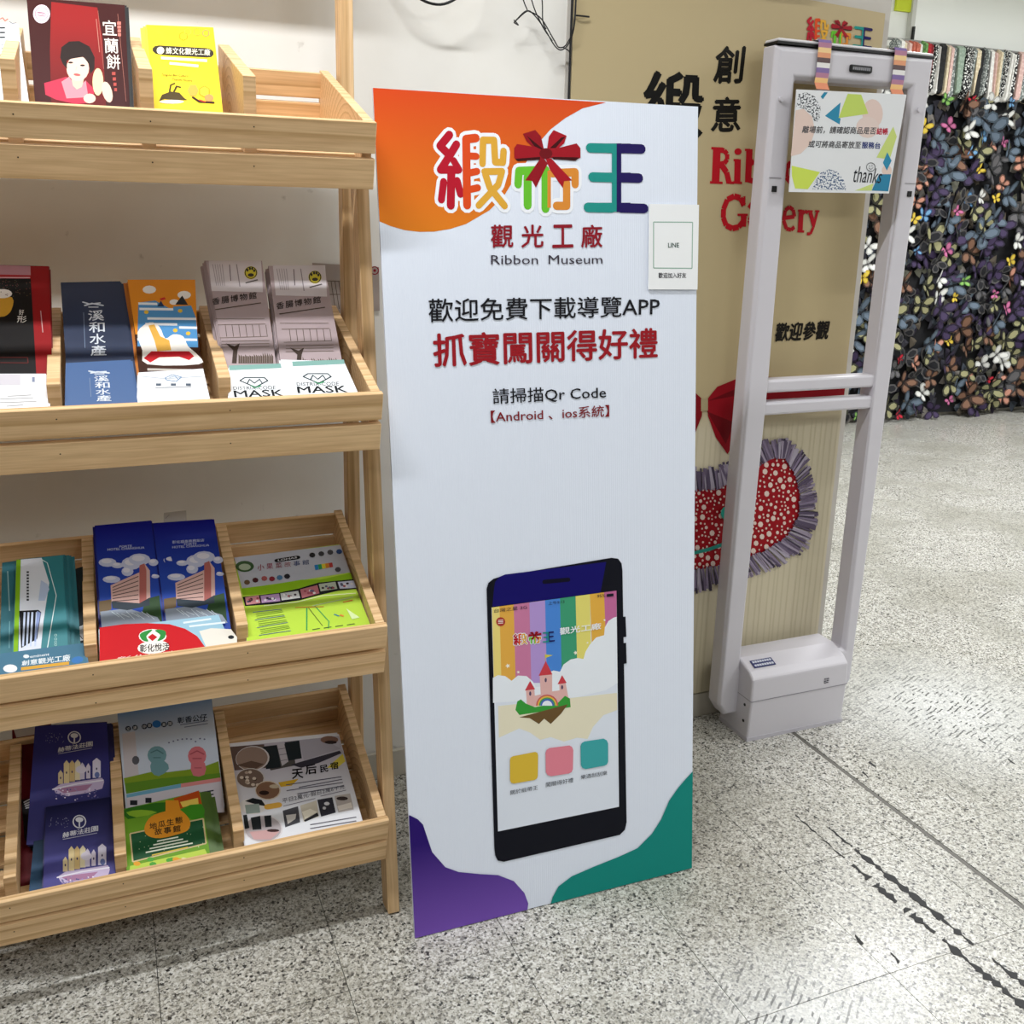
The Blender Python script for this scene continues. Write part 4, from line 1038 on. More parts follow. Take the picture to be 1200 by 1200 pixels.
('p','#6e6278',[8445,7384,8439,7396,9162,7541,9175,7517]),
('p','#857890',[8472,7424,8457,7447,9124,7591,9153,7546]),
('p','#5a4f64',[8453,7439,8438,7462,9235,7655,9267,7610]),
('p','#6e6278',[8352,7447,8337,7468,9211,7679,9242,7638]),
('p','#403848',[8398,7473,8386,7487,9096,7617,9119,7588]),
('p','#857890',[8308,7498,8289,7519,9075,7733,9114,7691]),
('p','#a79fae',[8344,7533,8333,7544,9214,7752,9236,7730]),
('p','#a79fae',[8294,7556,8279,7570,9194,7816,9224,7787]),
('p','#a79fae',[8220,7554,8206,7567,8891,7784,8920,7758]),
('p','#a79fae',[8197,7585,8174,7604,8878,7806,8924,7768]),
('p','#9b90a2',[8102,7604,8078,7622,8768,7837,8817,7800]),
('p','#857890',[8065,7623,8046,7636,8801,7843,8839,7816]),
('p','#403848',[7973,7632,7951,7648,8869,7923,8915,7892]),
('p','#6e6278',[7942,7631,7920,7646,8657,7901,8702,7870]),
('p','#9b90a2',[7873,7664,7846,7680,8633,7922,8687,7889]),
('p','#857890',[7808,7656,7778,7674,8421,7896,8482,7860]),
('p','#5a4f64',[7764,7679,7740,7693,8437,7928,8486,7900]),
('p','#9b90a2',[7697,7706,7668,7720,8227,7972,8284,7943]),
('p','#9b90a2',[7596,7706,7570,7719,8186,7965,8239,7939]),
('p','#9b90a2',[7623,7740,7593,7755,8277,8036,8339,8007]),
('p','#6e6278',[7491,7733,7458,7748,7991,8011,8059,7981]),
('p','#5a4f64',[7469,7761,7432,7776,7975,8030,8050,7998]),
('p','#5a4f64',[7390,7771,7366,7781,8017,8070,8065,8051]),
('p','#403848',[7339,7792,7305,7805,7845,8074,7914,8048]),
('p','#857890',[7234,7774,7194,7788,7773,8050,7854,8022]),
('p','#857890',[7187,7789,7152,7800,7619,8089,7690,8066]),
('p','#6e6278',[7103,7787,7080,7794,7524,8065,7571,8050]),
('p','#a79fae',[7134,7815,7101,7825,7545,8090,7611,8070]),
('p','#a79fae',[7005,7799,6959,7812,7470,8062,7563,8036]),
('p','#5a4f64',[6924,7822,6880,7833,7279,8116,7368,8094]),
('p','#403848',[6880,7841,6848,7849,7141,8077,7205,8062]),
('p','#403848',[6834,7841,6809,7847,7250,8127,7300,8116]),
('p','#857890',[6742,7833,6697,7842,7201,8160,7292,8141]),
('p','#857890',[6675,7852,6625,7862,6991,8180,7093,8162]),
('p','#a79fae',[6615,7850,6575,7857,6929,8112,7010,8098]),
('p','#9b90a2',[6539,7855,6501,7861,6904,8144,6980,8132]),
('p','#6e6278',[6472,7855,6421,7862,6835,8187,6939,8173]),
('p','#857890',[6441,7863,6408,7867,6740,8166,6806,8157]),
('p','#9b90a2',[6384,7869,6348,7873,6702,8233,6775,8225]),
('p','#857890',[6330,7892,6298,7896,6668,8237,6732,8231]),
('p','#9b90a2',[6286,7876,6240,7881,6610,8228,6703,8219]),
('p','#5a4f64',[6207,7870,6169,7873,6484,8146,6561,8139]),
('p','#9b90a2',[6102,7886,6068,7889,6361,8253,6430,8248]),
('p','#5a4f64',[6072,7899,6034,7902,6238,8176,6315,8171]),
('p','#403848',[5999,7888,5959,7890,6224,8259,6305,8255]),
('p','#857890',[5976,7909,5945,7910,6254,8255,6316,8252]),
('p','#9b90a2',[5907,7923,5856,7925,6062,8261,6165,8257]),
('p','#9b90a2',[5863,7915,5827,7916,6073,8255,6144,8253]),
('p','#a79fae',[5735,7906,5700,7907,5920,8280,5990,8279]),
('p','#857890',[5707,7921,5668,7922,5829,8190,5907,8189]),
('p','#5a4f64',[5602,7915,5544,7916,5707,8210,5823,8209]),
('p','#5a4f64',[5477,7927,5446,7928,5517,8207,5580,8207]),
('p','#857890',[5404,7910,5366,7910,5459,8264,5536,8264]),
('p','#857890',[5335,7914,5301,7914,5389,8281,5457,8282]),
('p','#a79fae',[5305,7915,5248,7914,5356,8267,5472,8269]),
('p','#403848',[5159,7929,5113,7928,5192,8284,5284,8287]),
('p','#9b90a2',[5126,7938,5082,7937,5106,8281,5196,8284]),
('p','#403848',[5060,7932,5023,7931,5168,8288,5242,8291]),
('p','#a79fae',[4975,7935,4922,7933,4942,8255,5049,8260]),
('p','#403848',[4888,7930,4853,7928,4947,8321,5018,8325]),
('p','#403848',[4819,7924,4761,7921,4817,8277,4933,8283]),
('p','#9b90a2',[4779,7941,4745,7939,4841,8280,4908,8283]),
('p','#857890',[4725,7927,4689,7926,4798,8217,4870,8221]),
('p','#857890',[4720,7935,4661,7932,4606,8219,4725,8225]),
('p','#9b90a2',[4646,7927,4591,7924,4549,8205,4661,8211]),
('p','#5a4f64',[4623,7953,4588,7952,4659,8211,4730,8216]),
('p','#6e6278',[4562,7924,4516,7922,4580,8274,4673,8279]),
('p','#6e6278',[4560,7952,4515,7949,4599,8300,4689,8305]),
('p','#9b90a2',[4476,7916,4436,7914,4474,8283,4553,8288]),
('p','#a79fae',[4472,7924,4414,7921,4497,8273,4615,8279]),
('p','#9b90a2',[4435,7949,4380,7946,4384,8309,4494,8316]),
('p','#a79fae',[4364,7950,4311,7948,4410,8269,4515,8275]),
('p','#857890',[4323,7929,4286,7927,4280,8303,4355,8307]),
('p','#857890',[4091,6666,4145,6667,4190,6345,4083,6342]),
('p','#857890',[4129,6697,4157,6698,4098,6424,4042,6422]),
('p','#a79fae',[4174,6676,4229,6678,4140,6377,4031,6374]),
('p','#6e6278',[4197,6698,4237,6699,4158,6365,4079,6363]),
('p','#a79fae',[4257,6700,4291,6701,4226,6336,4158,6334]),
('p','#857890',[4287,6710,4334,6712,4305,6393,4212,6390]),
('p','#403848',[4320,6712,4351,6713,4350,6408,4288,6406]),
('p','#403848',[4359,6711,4395,6712,4311,6428,4239,6426]),
('p','#403848',[4403,6707,4437,6708,4451,6403,4383,6401]),
('p','#857890',[4432,6707,4479,6709,4377,6325,4284,6322]),
('p','#5a4f64',[4505,6724,4557,6726,4509,6401,4406,6398]),
('p','#5a4f64',[4531,6707,4562,6708,4549,6358,4488,6356]),
('p','#403848',[4587,6706,4629,6707,4654,6425,4569,6422]),
('p','#a79fae',[4618,6701,4665,6702,4595,6353,4503,6350]),
('p','#a79fae',[4674,6728,4715,6729,4595,6377,4513,6375]),
('p','#5a4f64',[4780,6728,4831,6729,4715,6424,4614,6422]),
('p','#5a4f64',[4792,6713,4846,6714,4783,6426,4675,6423]),
('p','#6e6278',[4878,6706,4919,6707,4946,6436,4865,6435]),
('p','#6e6278',[4927,6705,4974,6706,4918,6436,4824,6434]),
('p','#5a4f64',[5048,6720,5090,6721,5094,6405,5010,6404]),
('p','#5a4f64',[5105,6708,5157,6709,5110,6413,5007,6412]),
('p','#5a4f64',[5155,6728,5192,6728,5166,6388,5092,6388]),
('p','#a79fae',[5219,6714,5278,6714,5181,6380,5065,6379]),
('p','#a79fae',[5306,6728,5348,6728,5226,6393,5144,6393]),
('p','#403848',[5371,6718,5423,6718,5241,6370,5140,6371]),
('p','#857890',[5416,6716,5467,6716,5394,6436,5293,6436]),
('p','#5a4f64',[5489,6719,5545,6718,5449,6429,5338,6431]),
('p','#a79fae',[5518,6711,5567,6710,5495,6467,5397,6469]),
('p','#9b90a2',[5591,6711,5622,6710,5488,6378,5427,6380]),
('p','#6e6278',[5623,6692,5656,6690,5539,6402,5472,6405]),
('p','#a79fae',[5676,6676,5721,6674,5553,6359,5465,6365]),
('p','#a79fae',[5722,6662,5771,6658,5667,6395,5570,6402]),
('p','#6e6278',[5817,6665,5869,6660,5548,6348,5444,6358]),
('p','#857890',[5871,6661,5903,6658,5680,6362,5617,6369]),
('p','#a79fae',[5903,6645,5932,6642,5771,6393,5715,6399]),
('p','#9b90a2',[5945,6630,5992,6624,5658,6342,5566,6354]),
('p','#5a4f64',[6006,6621,6043,6616,5808,6341,5734,6352]),
('p','#a79fae',[6059,6626,6106,6618,5777,6337,5683,6352]),
('p','#5a4f64',[6095,6596,6137,6588,5792,6311,5709,6326]),
('p','#9b90a2',[6167,6574,6217,6565,5944,6357,5844,6376]),
('p','#6e6278',[6260,6584,6303,6575,5950,6346,5867,6363]),
('p','#5a4f64',[6297,6571,6339,6563,5931,6314,5850,6331]),
('p','#5a4f64',[6321,6548,6370,6537,6077,6284,5981,6305]),
('p','#9b90a2',[6401,6524,6428,6518,6043,6226,5989,6239]),
('p','#9b90a2',[6435,6538,6464,6532,5986,6241,5928,6254]),
('p','#403848',[6524,6519,6569,6508,6188,6266,6098,6288]),
('p','#9b90a2',[6529,6500,6564,6492,6186,6299,6116,6316]),
('p','#6e6278',[6607,6478,6648,6468,6187,6234,6105,6255]),
('p','#5a4f64',[6610,6461,6654,6450,6290,6183,6202,6207]),
('p','#403848',[6719,6454,6760,6443,6342,6246,6262,6268]),
('p','#403848',[6737,6447,6771,6437,6385,6249,6316,6269]),
('p','#6e6278',[6782,6421,6814,6412,6470,6177,6407,6196]),
('p','#9b90a2',[6853,6402,6894,6390,6395,6147,6314,6171]),
('p','#857890',[6921,6403,6949,6395,6452,6131,6397,6146]),
('p','#6e6278',[6940,6413,6986,6401,6637,6189,6547,6214]),
('p','#403848',[6996,6402,7023,6395,6562,6092,6509,6106]),
('p','#403848',[7053,6385,7087,6377,6721,6158,6654,6173]),
('p','#403848',[7082,6369,7121,6361,6732,6146,6656,6163]),
('p','#5a4f64',[7111,6374,7153,6365,6671,6072,6588,6090]),
('p','#9b90a2',[7135,6367,7186,6357,6818,6044,6718,6064]),
('p','#5a4f64',[7191,6331,7231,6324,7057,6118,6979,6132]),
('p','#6e6278',[7217,6323,7247,6318,6963,6060,6905,6070]),
('p','#6e6278',[7272,6321,7317,6314,7016,6011,6927,6025]),
('p','#857890',[7318,6321,7364,6315,7032,6023,6942,6036]),
('p','#6e6278',[7362,6297,7401,6292,7112,6005,7034,6015]),
('p','#6e6278',[7405,6310,7432,6307,7151,5995,7097,6002]),
('p','#6e6278',[7401,6291,7452,6286,7168,6020,7067,6031]),
('p','#403848',[7474,6298,7518,6295,7431,6084,7343,6091]),
('p','#a79fae',[7506,6293,7542,6291,7390,6042,7319,6046]),
('p','#857890',[7543,6313,7598,6311,7376,6028,7268,6033]),
('p','#6e6278',[7565,6322,7613,6320,7470,6013,7376,6016]),
('p','#5a4f64',[7613,6296,7659,6296,7559,6099,7467,6099]),
('p','#a79fae',[7634,6318,7687,6319,7673,6060,7567,6059]),
('p','#5a4f64',[7682,6315,7722,6316,7751,6009,7670,6007]),
('p','#9b90a2',[7724,6319,7778,6321,7816,6063,7708,6058]),
('p','#9b90a2',[7756,6317,7810,6320,7769,6049,7662,6042]),
('p','#5a4f64',[7769,6315,7830,6320,7898,6040,7776,6032]),
('p','#5a4f64',[7839,6305,7889,6310,7987,6076,7889,6067]),
('p','#9b90a2',[7855,6321,7887,6324,8000,6048,7935,6042]),
('p','#6e6278',[7897,6350,7959,6358,8117,6117,7994,6100]),
('p','#6e6278',[7933,6359,7983,6367,8101,6111,8000,6096]),
('p','#857890',[7964,6379,7999,6384,8233,6124,8164,6113]),
('p','#9b90a2',[8022,6402,8054,6408,8257,6118,8192,6106]),
('p','#a79fae',[8052,6418,8092,6426,8293,6194,8213,6178]),
('p','#a79fae',[8061,6426,8100,6434,8338,6183,8260,6168]),
('p','#a79fae',[8081,6454,8131,6465,8407,6196,8306,6175]),
('p','#6e6278',[8122,6479,8154,6487,8561,6211,8495,6196]),
('p','#6e6278',[8178,6493,8212,6502,8553,6296,8485,6279]),
('p','#857890',[8198,6514,8252,6529,8565,6338,8458,6309]),
('p','#403848',[8260,6521,8298,6532,8683,6288,8607,6266]),
('p','#9b90a2',[8272,6544,8327,6561,8770,6333,8660,6299]),
('p','#a79fae',[8271,6583,8318,6598,8760,6329,8665,6299]),
('p','#6e6278',[8323,6595,8349,6604,8699,6382,8648,6364]),
('p','#403848',[8367,6636,8398,6648,8808,6498,8744,6474]),
('p','#9b90a2',[8390,6646,8425,6661,8919,6492,8846,6464]),
('p','#403848',[8421,6692,8448,6704,8968,6517,8914,6493]),
('p','#6e6278',[8410,6704,8448,6722,8907,6564,8830,6529]),
('p','#5a4f64',[8443,6748,8469,6761,9022,6636,8969,6609]),
('p','#5a4f64',[8492,6773,8530,6795,8976,6709,8899,6665]),
('p','#6e6278',[8489,6808,8514,6824,8997,6764,8947,6733]),
('p','#9b90a2',[8568,6832,8595,6850,9172,6797,9118,6759]),
('p','#6e6278',[8548,6864,8565,6877,9034,6776,8998,6749]),
('p','#6e6278',[8553,6880,8569,6893,9113,6832,9079,6804]),
('p','#9b90a2',[8637,6918,8653,6934,9243,6894,9209,6861]),
('p','#6e6278',[8606,6945,8617,6959,9099,6931,9075,6905]),
('p','#6e6278',[8629,6959,8646,6980,9308,6978,9273,6937]),
('p','#5a4f64',[8623,6978,8635,6995,9286,6982,9261,6950]),
('p','#6e6278',[8653,7003,8667,7025,9185,7003,9156,6960]),
('p','#6e6278',[8596,7042,8604,7058,9221,7033,9204,7001]),
('p','#857890',[8606,7062,8615,7083,9321,7064,9301,7022]),
('p','#5a4f64',[8609,7090,8619,7116,9239,7128,9219,7077]),
('p','#6e6278',[8629,7120,8633,7133,9255,7138,9247,7112]),
('p','#9b90a2',[8670,7154,8674,7176,9213,7179,9204,7136]),
('p','#5a4f64',[8643,7185,8645,7200,9383,7262,9379,7232]),
('p','#5a4f64',[8591,7198,8592,7218,9361,7299,9358,7260]),
('p','#9b90a2',[8655,7235,8655,7253,9255,7292,9256,7257]),
('p','#403848',[8672,7246,8672,7261,9277,7325,9278,7294]),
('p','#857890',[8617,7270,8615,7284,9420,7390,9423,7363]),
('p','#9b90a2',[8606,7292,8601,7314,9417,7445,9426,7402]),
('p','#5a4f64',[8554,7314,8546,7339,9315,7473,9330,7424]),
('p','#5a4f64',[8514,7333,8507,7353,9375,7483,9390,7441]),
('p','#5a4f64',[8534,7358,8525,7378,9359,7524,9376,7482]),
('p','#5a4f64',[8514,7382,8508,7395,9238,7546,9250,7520]),
('p','#a79fae',[8468,7422,8455,7443,9060,7581,9087,7538]),
('p','#9b90a2',[8453,7442,8445,7454,9253,7606,9270,7581]),
('p','#9b90a2',[8435,7450,8423,7467,9229,7643,9253,7609]),
('p','#a79fae',[8355,7489,8341,7505,9138,7682,9165,7650]),
('p','#857890',[8322,7504,8305,7522,8992,7711,9026,7674]),
('p','#5a4f64',[8315,7517,8297,7536,8993,7716,9030,7678]),
('p','#9b90a2',[8282,7556,8265,7572,9160,7834,9194,7802]),
('p','#857890',[8244,7561,8226,7576,9049,7785,9084,7753]),
('p','#403848',[8202,7590,8181,7608,8811,7807,8854,7771]),
('p','#6e6278',[8110,7586,8094,7599,8941,7865,8973,7839]),
('p','#857890',[8077,7621,8060,7633,8693,7841,8727,7816]),
('p','#9b90a2',[8053,7637,8024,7657,8767,7882,8825,7842]),
('p','#5a4f64',[7939,7645,7911,7664,8704,7898,8761,7861]),
('p','#6e6278',[7882,7653,7852,7672,8487,7894,8548,7856]),
('p','#9b90a2',[7833,7664,7806,7680,8389,7912,8444,7879]),
('p','#a79fae',[7765,7699,7748,7709,8291,7927,8326,7908]),
('p','#a79fae',[7714,7692,7687,7707,8424,7943,8479,7914]),
('p','#9b90a2',[7662,7727,7644,7735,8258,8006,8294,7988]),
('p','#a79fae',[7575,7716,7540,7732,8309,8028,8380,7994]),
('p','#857890',[7490,7738,7454,7754,8084,8064,8158,8031]),
('p','#9b90a2',[7455,7762,7419,7777,7857,8020,7930,7990]),
('p','#5a4f64',[7401,7777,7368,7790,8066,8068,8134,8041]),
('p','#9b90a2',[7359,7782,7328,7794,7781,8039,7843,8016]),
('p','#403848',[7241,7766,7201,7780,7801,8058,7883,8028]),
('p','#9b90a2',[7214,7785,7180,7797,7752,8073,7822,8049]),
('p','#9b90a2',[7137,7780,7115,7787,7699,8120,7743,8106]),
('p','#857890',[7071,7791,7036,7801,7454,8075,7524,8054]),
('p','#a79fae',[7004,7821,6966,7831,7551,8126,7629,8106]),
('p','#6e6278',[6952,7836,6918,7845,7286,8107,7354,8090]),
('p','#5a4f64',[6852,7819,6817,7827,7276,8152,7348,8135]),
('p','#a79fae',[6795,7827,6763,7834,7276,8151,7341,8136]),
('p','#857890',[6775,7835,6731,7844,7153,8110,7242,8092]),
('p','#9b90a2',[6673,7857,6641,7863,7005,8136,7069,8124]),
('p','#403848',[6596,7854,6553,7861,6897,8089,6985,8074]),
('p','#857890',[6548,7855,6521,7859,6874,8159,6929,8151]),
('p','#6e6278',[6480,7848,6449,7853,6830,8158,6892,8150]),
('p','#a79fae',[6446,7855,6394,7862,6732,8227,6837,8213]),
('p','#403848',[6375,7858,6320,7865,6576,8122,6686,8109]),
('p','#403848',[6288,7868,6237,7873,6435,8156,6539,8145]),
('p','#403848',[6287,7894,6234,7899,6480,8146,6588,8136]),
('p','#6e6278',[6206,7873,6153,7877,6474,8260,6582,8251]),
('p','#403848',[6116,7878,6079,7881,6331,8258,6406,8253]),
('p','#403848',[6109,7890,6060,7893,6243,8176,6343,8169]),
('p','#6e6278',[6014,7899,5956,7902,6125,8215,6241,8208]),
('p','#857890',[5964,7881,5911,7884,6088,8228,6195,8222]),
('p','#403848',[5879,7900,5832,7902,6070,8277,6166,8274]),
('p','#857890',[5838,7906,5806,7907,6032,8200,6097,8198]),
('p','#6e6278',[5748,7913,5691,7915,5829,8236,5943,8233]),
('p','#6e6278',[5700,7907,5661,7908,5786,8247,5865,8246]),
('p','#857890',[5579,7917,5542,7917,5728,8189,5802,8188]),
('p','#403848',[5526,7917,5493,7917,5633,8224,5700,8224]),
('p','#857890',[5433,7907,5399,7907,5548,8194,5617,8194]),
('p','#403848',[5327,7918,5274,7918,5428,8305,5534,8306]),
('p','#857890',[5296,7936,5241,7935,5277,8260,5389,8262]),
('p','#6e6278',[5152,7909,5107,7908,5228,8293,5319,8296]),
('p','#6e6278',[5152,7934,5102,7933,5223,8214,5324,8217]),
('p','#9b90a2',[5008,7917,4961,7915,5035,8306,5129,8310]),
('p','#a79fae',[4972,7913,4935,7911,4959,8188,5033,8192]),
('p','#857890',[4858,7933,4819,7931,4868,8224,4946,8229]),
('p','#9b90a2',[4813,7934,4781,7932,4812,8274,4876,8278]),
('p','#6e6278',[4779,7927,4734,7925,4790,8268,4880,8273]),
('p','#a79fae',[4752,7948,4697,7945,4684,8271,4794,8277]),
('p','#403848',[4714,7927,4663,7924,4677,8294,4780,8300]),
('p','#5a4f64',[4653,7942,4611,7940,4617,8219,4702,8224]),
('p','#9b90a2',[4632,7954,4577,7951,4644,8263,4756,8269]),
('p','#a79fae',[4587,7948,4539,7946,4546,8312,4643,8318]),
('p','#6e6278',[4545,7925,4510,7923,4476,8236,4548,8240]),
('p','#403848',[4490,7932,4438,7929,4408,8245,4512,8251]),
('p','#6e6278',[4459,7929,4409,7926,4459,8301,4560,8307]),
('p','#857890',[4428,7928,4398,7926,4490,8293,4551,8297]),
('p','#a79fae',[4394,7921,4337,7918,4313,8304,4427,8311]),
('p','#a79fae',[4306,7914,4274,7913,4364,8221,4429,8225]),
]),
'notice': ([[1.4413,1.868,1.579],[1.75,1.868,1.5874],[1.7295,1.866,1.3669],[1.4442,1.866,1.3622]], [
('part','print'),
('p','#dcc5bb',[25,1992,707,1825,1529,2545,1908,3914,1626,5177,786,6180,-114,6485]),
('p','S:#565a60',[166,420,837,250,1619,620,2185,1553,2287,2376,2092,3075,1757,2950,1378,2276,707,1825,64,1649]),
('p','#2f86a8',[2680,2428,3964,1058,3969,2514,4142,2646,4112,3205]),
('p','#2f86a8',[2123,595,2398,144,2716,155,2335,832]),
('e','#dcc5bd',[7065,2035,971,-40,209,1431],20,0,360),
('e','#dcc9c2',[6784,3385,1090,-41,151,1056],16,0,360),
('p','#bcd066',[4515,202,5753,210,6664,2052,3937,2585]),
('p','#c3d27a',[9240,3223,9759,4204,9448,6515,8096,6377]),
('e','#dcc5bb',[9360,7675,508,-11,101,579],16,0,360),
('p','#2f86a8',[9083,5804,9660,6654,9360,7675,8836,6891]),
('p','#c6d85a',[29,7390,2763,7963,1759,9690,518,9639,131,8443]),
('p','S:#4a5f80',[2174,9683,2381,8966,2838,8032,3624,7659,4486,7925,5223,8770,5568,9773]),
('p','#2f7fa2',[8626,8053,9860,8028,9881,9780,8143,9733]),
('p','#c6d680',[6429,9760,8200,9005,8143,9733]),
('part','lettering'),
('t','#4a4a4e','離場前，請確認商品是否',[731, 3473, 7628, 3354, 7709, 4074, 734, 4178],0.02,0.15),
('t','#b8203c','結帳',[7689, 3394, 8770, 3411, 8835, 4064, 7751, 4073],0.03,0),
('part','lettering'),
('t','#4a4a4e','或可將商品寄放至',[1403, 4877, 6368, 4815, 6437, 5509, 1407, 5547],0.02,0.15),
('t','#2c3a78','服務台',[6468, 4840, 8249, 4854, 8307, 5482, 6518, 5492],0.03,0),
('part','lettering'),
('t','#22242a','thanks',[5979, 7248, 8902, 7540, 9046, 8990, 6168, 8925],-0.005,0.35),
('l','#2a2c34',147,[8106,7342,8107,7476,8065,7597,7985,7695,7875,7759,7746,7783,7610,7764,7481,7706,7372,7613,7294,7494,7253,7362,7254,7228,7296,7107,7375,7010,7484,6946,7612,6922,7747,6939,7875,6997,7984,7090,8064,7209,8106,7342],1),
('l','#2a2c34',109,[7491,7428,7717,7596,7913,7389],1),
('e','#2a2c34',[7550,7254,42,-1,8,57],16,0,360),
('e','#2a2c34',[7772,7220,43,-1,9,57],16,0,360),
]),
'red_magazine': ([[-0.0778,1.7891,1.6075],[0.0637,1.7911,1.6099],[0.0561,1.6459,1.4368],[-0.0729,1.6446,1.4353]], [
('part','cover_print'),
('p','#3a0d0c',[0,0,10000,0,10000,10000,0,10000]),
('p','G:#8f1818:#5a0f0f:.2:1:v',[2436,249,7117,464,7461,3405,7427,9831,1666,9493,1933,4921]),
('p','#c0304a',[1094,7839,2100,7567,3453,7161,4439,8144,5434,7413,6321,8176,5963,9325,4324,9557,2217,9249,1133,8848]),
('p','#d98a96',[2884,7644,3719,7148,4439,8144,5434,7413,5590,8889,3292,9094]),
('p','#e6bfa8',[3919,7139,5325,7072,4985,8006,4429,8258,4055,7933]),
('e','#eec8b4',[4686,6350,1180,-59,-90,1159],18,0,360),
('p','#241512',[2934,5451,3141,4499,3973,3916,5035,3817,6065,4271,6531,5257,6428,6321,5949,6811,5883,5881,5327,5263,4114,5505,3570,5709,3576,6464,3150,6022]),
('e','#2a1a18',[3981,5863,266,-14,-8,93],8,0,360),
('e','#2a1a18',[5201,6056,268,-13,-7,94],8,0,360),
('e','#c05a5a',[4561,6936,367,27,-28,115],10,0,360),
('l','#d9b0a0',92,[4592,6181,4459,6536],1),
('e','#ecd9a4',[6711,7469,572,-26,-90,1241],18,0,360),
('e','#eec9b4',[7642,8348,512,-134,237,926],12,0,360),
('e','#eec9b4',[5717,8996,653,-26,-33,430],12,0,360),
('e','#e3cbd6',[1377,1492,852,-59,-73,901],20,0,360),
('l','#b08a9a',110,[2022,1447,1975,1639,1870,1816,1716,1960,1529,2059,1328,2102,1131,2086,959,2012,828,1887,751,1723,736,1537,783,1346,888,1169,1040,1023,1226,922,1427,878,1623,894,1795,968,1927,1094,2005,1259,2022,1447],1),
('l','#b08a9a',138,[938,1401,1819,1583],1),
('l','#9a7080',169,[1007,1336,1730,1407],0),
('l','#9a7080',169,[982,1641,1706,1713],0),
('l','#a86a5c',57,[7164,774,7405,6273],0),
('l','#a86a5c',58,[9227,942,9617,9125],0),
('l','#b87a6c',95,[6938,1599,7076,4752],0),
('part','lettering'),
('t','#e6dcd2','宜',[7572, 1680, 8984, 1647, 8993, 3067, 7549, 3095],0.01,0),
('t','#e6dcd2','蘭',[7664, 3392, 9084, 3367, 9094, 4759, 7640, 4780],0.01,0),
('t','#e6dcd2','餅',[7768, 4892, 9196, 4874, 9206, 6242, 7745, 6256],0.01,0),
('p','#d0766a',[9114,1725,9521,1698,9504,1998,9096,2025]),
('p','#d0766a',[9119,2098,9499,2073,9482,2371,9101,2396]),
('p','#d0766a',[9124,2468,9478,2446,9460,2743,9106,2765]),
('p','#d0766a',[9129,2837,9456,2817,9438,3113,9111,3133]),
('p','#b04a42',[8272,6523,8642,6505,8623,6799,8252,6817]),
('p','#b04a42',[8321,7012,8665,6996,8645,7288,8302,7304]),
('p','#b04a42',[8371,7498,8687,7484,8668,7774,8352,7788]),
('p','#b04a42',[8421,7981,8710,7969,8691,8258,8402,8270]),
]),
'yellow_brochure': ([[0.0946,1.7776,1.5815],[0.1984,1.7832,1.5873],[0.1909,1.636,1.4348],[0.0901,1.6366,1.4355]], [
('part','cover_print'),
('l','#3a3226',2197,[1550,2933,8578,3008],1),
('e','#e8e0c8',[1670,2978,563,-20,-52,443],10,0,360),
('l','#c9a018',162,[5817,1430,5229,1697,4707,1466,4771,964,5359,695,5883,929,5817,1430],0),
('l','#d8b83c',163,[6423,862,5950,1077,5530,890,5582,487,6056,272,6477,460,6423,862],0),
('l','#d8a83c',164,[7936,840,7398,1081,6923,872,6984,419,7522,177,7999,388,7936,840],0),
('l','#d09060',163,[9168,926,8686,1140,8262,954,8319,554,8801,339,9227,526,9168,926],0),
('e','#e0a84a',[5901,7297,821,-33,-96,694],6,0,360),
('e','#f0c83c',[7562,7345,827,-33,-88,600],6,0,360),
('l','#c99a20',156,[8233,7617,7474,7945,6805,7675,6891,7072,7650,6741,8323,7015,8233,7617],0),
('e','#e0965a',[8158,8008,701,-28,-62,412],8,0,360),
('p','#4a3c20',[791,8665,1333,7950,2608,7548,3835,7613,4531,8205,4975,8369,3110,8449,1584,8400]),
('e','#efe8d8',[2623,8653,1797,-78,-26,207],12,0,360),
('l','#3a2c18',247,[2447,7602,2695,6846,3278,6635],1),
('l','#3a2c18',267,[3067,7576,3551,6928,4066,7024],1),
('l','#3a2018',410,[5795,8060,6674,8480,8718,8485],1),
('l','#d83a2a',281,[6700,8297,7463,8447],1),
('l','#f8f4d8',592,[1661,3858,8444,3929],0),
('l','#f8f4d8',591,[2838,4420,7071,4576],0),
('l','#4a4020',275,[5566,9702,8636,9635],0),
('part','lettering'),
('t','#f4efd8','蜂文化觀光工廠',[2529, 2579, 9123, 2601, 9015, 3331, 2435, 3367],0.01,0),
('t','#5a4a1c','Tong-he Bee Culture',[1519, 5596, 5410, 5611, 5372, 5895, 1477, 5954],0,0.3),
('t','#5a4a1c','Tourism Factory',[3044, 6033, 5972, 6107, 5926, 6436, 2999, 6388],0,0.3),
]),
'white_brochure': ([[-0.2063,1.7551,1.5581],[-0.0941,1.762,1.5654],[-0.0821,1.6315,1.4302],[-0.1889,1.6311,1.4297]], [
('part','cover_print'),
('l','#b86a5a',173,[8090,-409,8423,-575,8680,-192,9024,-436],1),
('l','#7a7a80',152,[9216,-130,9496,95,9978,3],1),
('l','#23252c',334,[7017,682,8566,635],0),
('l','#23252c',332,[6938,1257,8487,1208],0),
('l','#23252c',330,[6859,1828,8408,1777],0),
('p','#8a8f98',[7828,2603,8995,2564,8909,3171,7743,3211]),
('p','#f0f0f0',[7937,2706,8871,2674,8815,3069,7882,3100]),
('p','#a82834',[4447,3855,7812,3809,7883,4180,4342,4609]),
('p','#9aa0a8',[4279,5058,7420,4939,7377,5236,4236,5357]),
]),
'black_brochure': ([[-0.2181,1.8311,1.2025],[-0.0841,1.8267,1.1988],[-0.0859,1.6087,1.0159],[-0.2065,1.6145,1.0207]], [
('part','cover_print'),
('p','#0c090a',[0,0,10000,0,10000,10000,0,10000]),
('p','#8d0f14',[7994,21,10094,-2,10255,10882,8497,10879]),
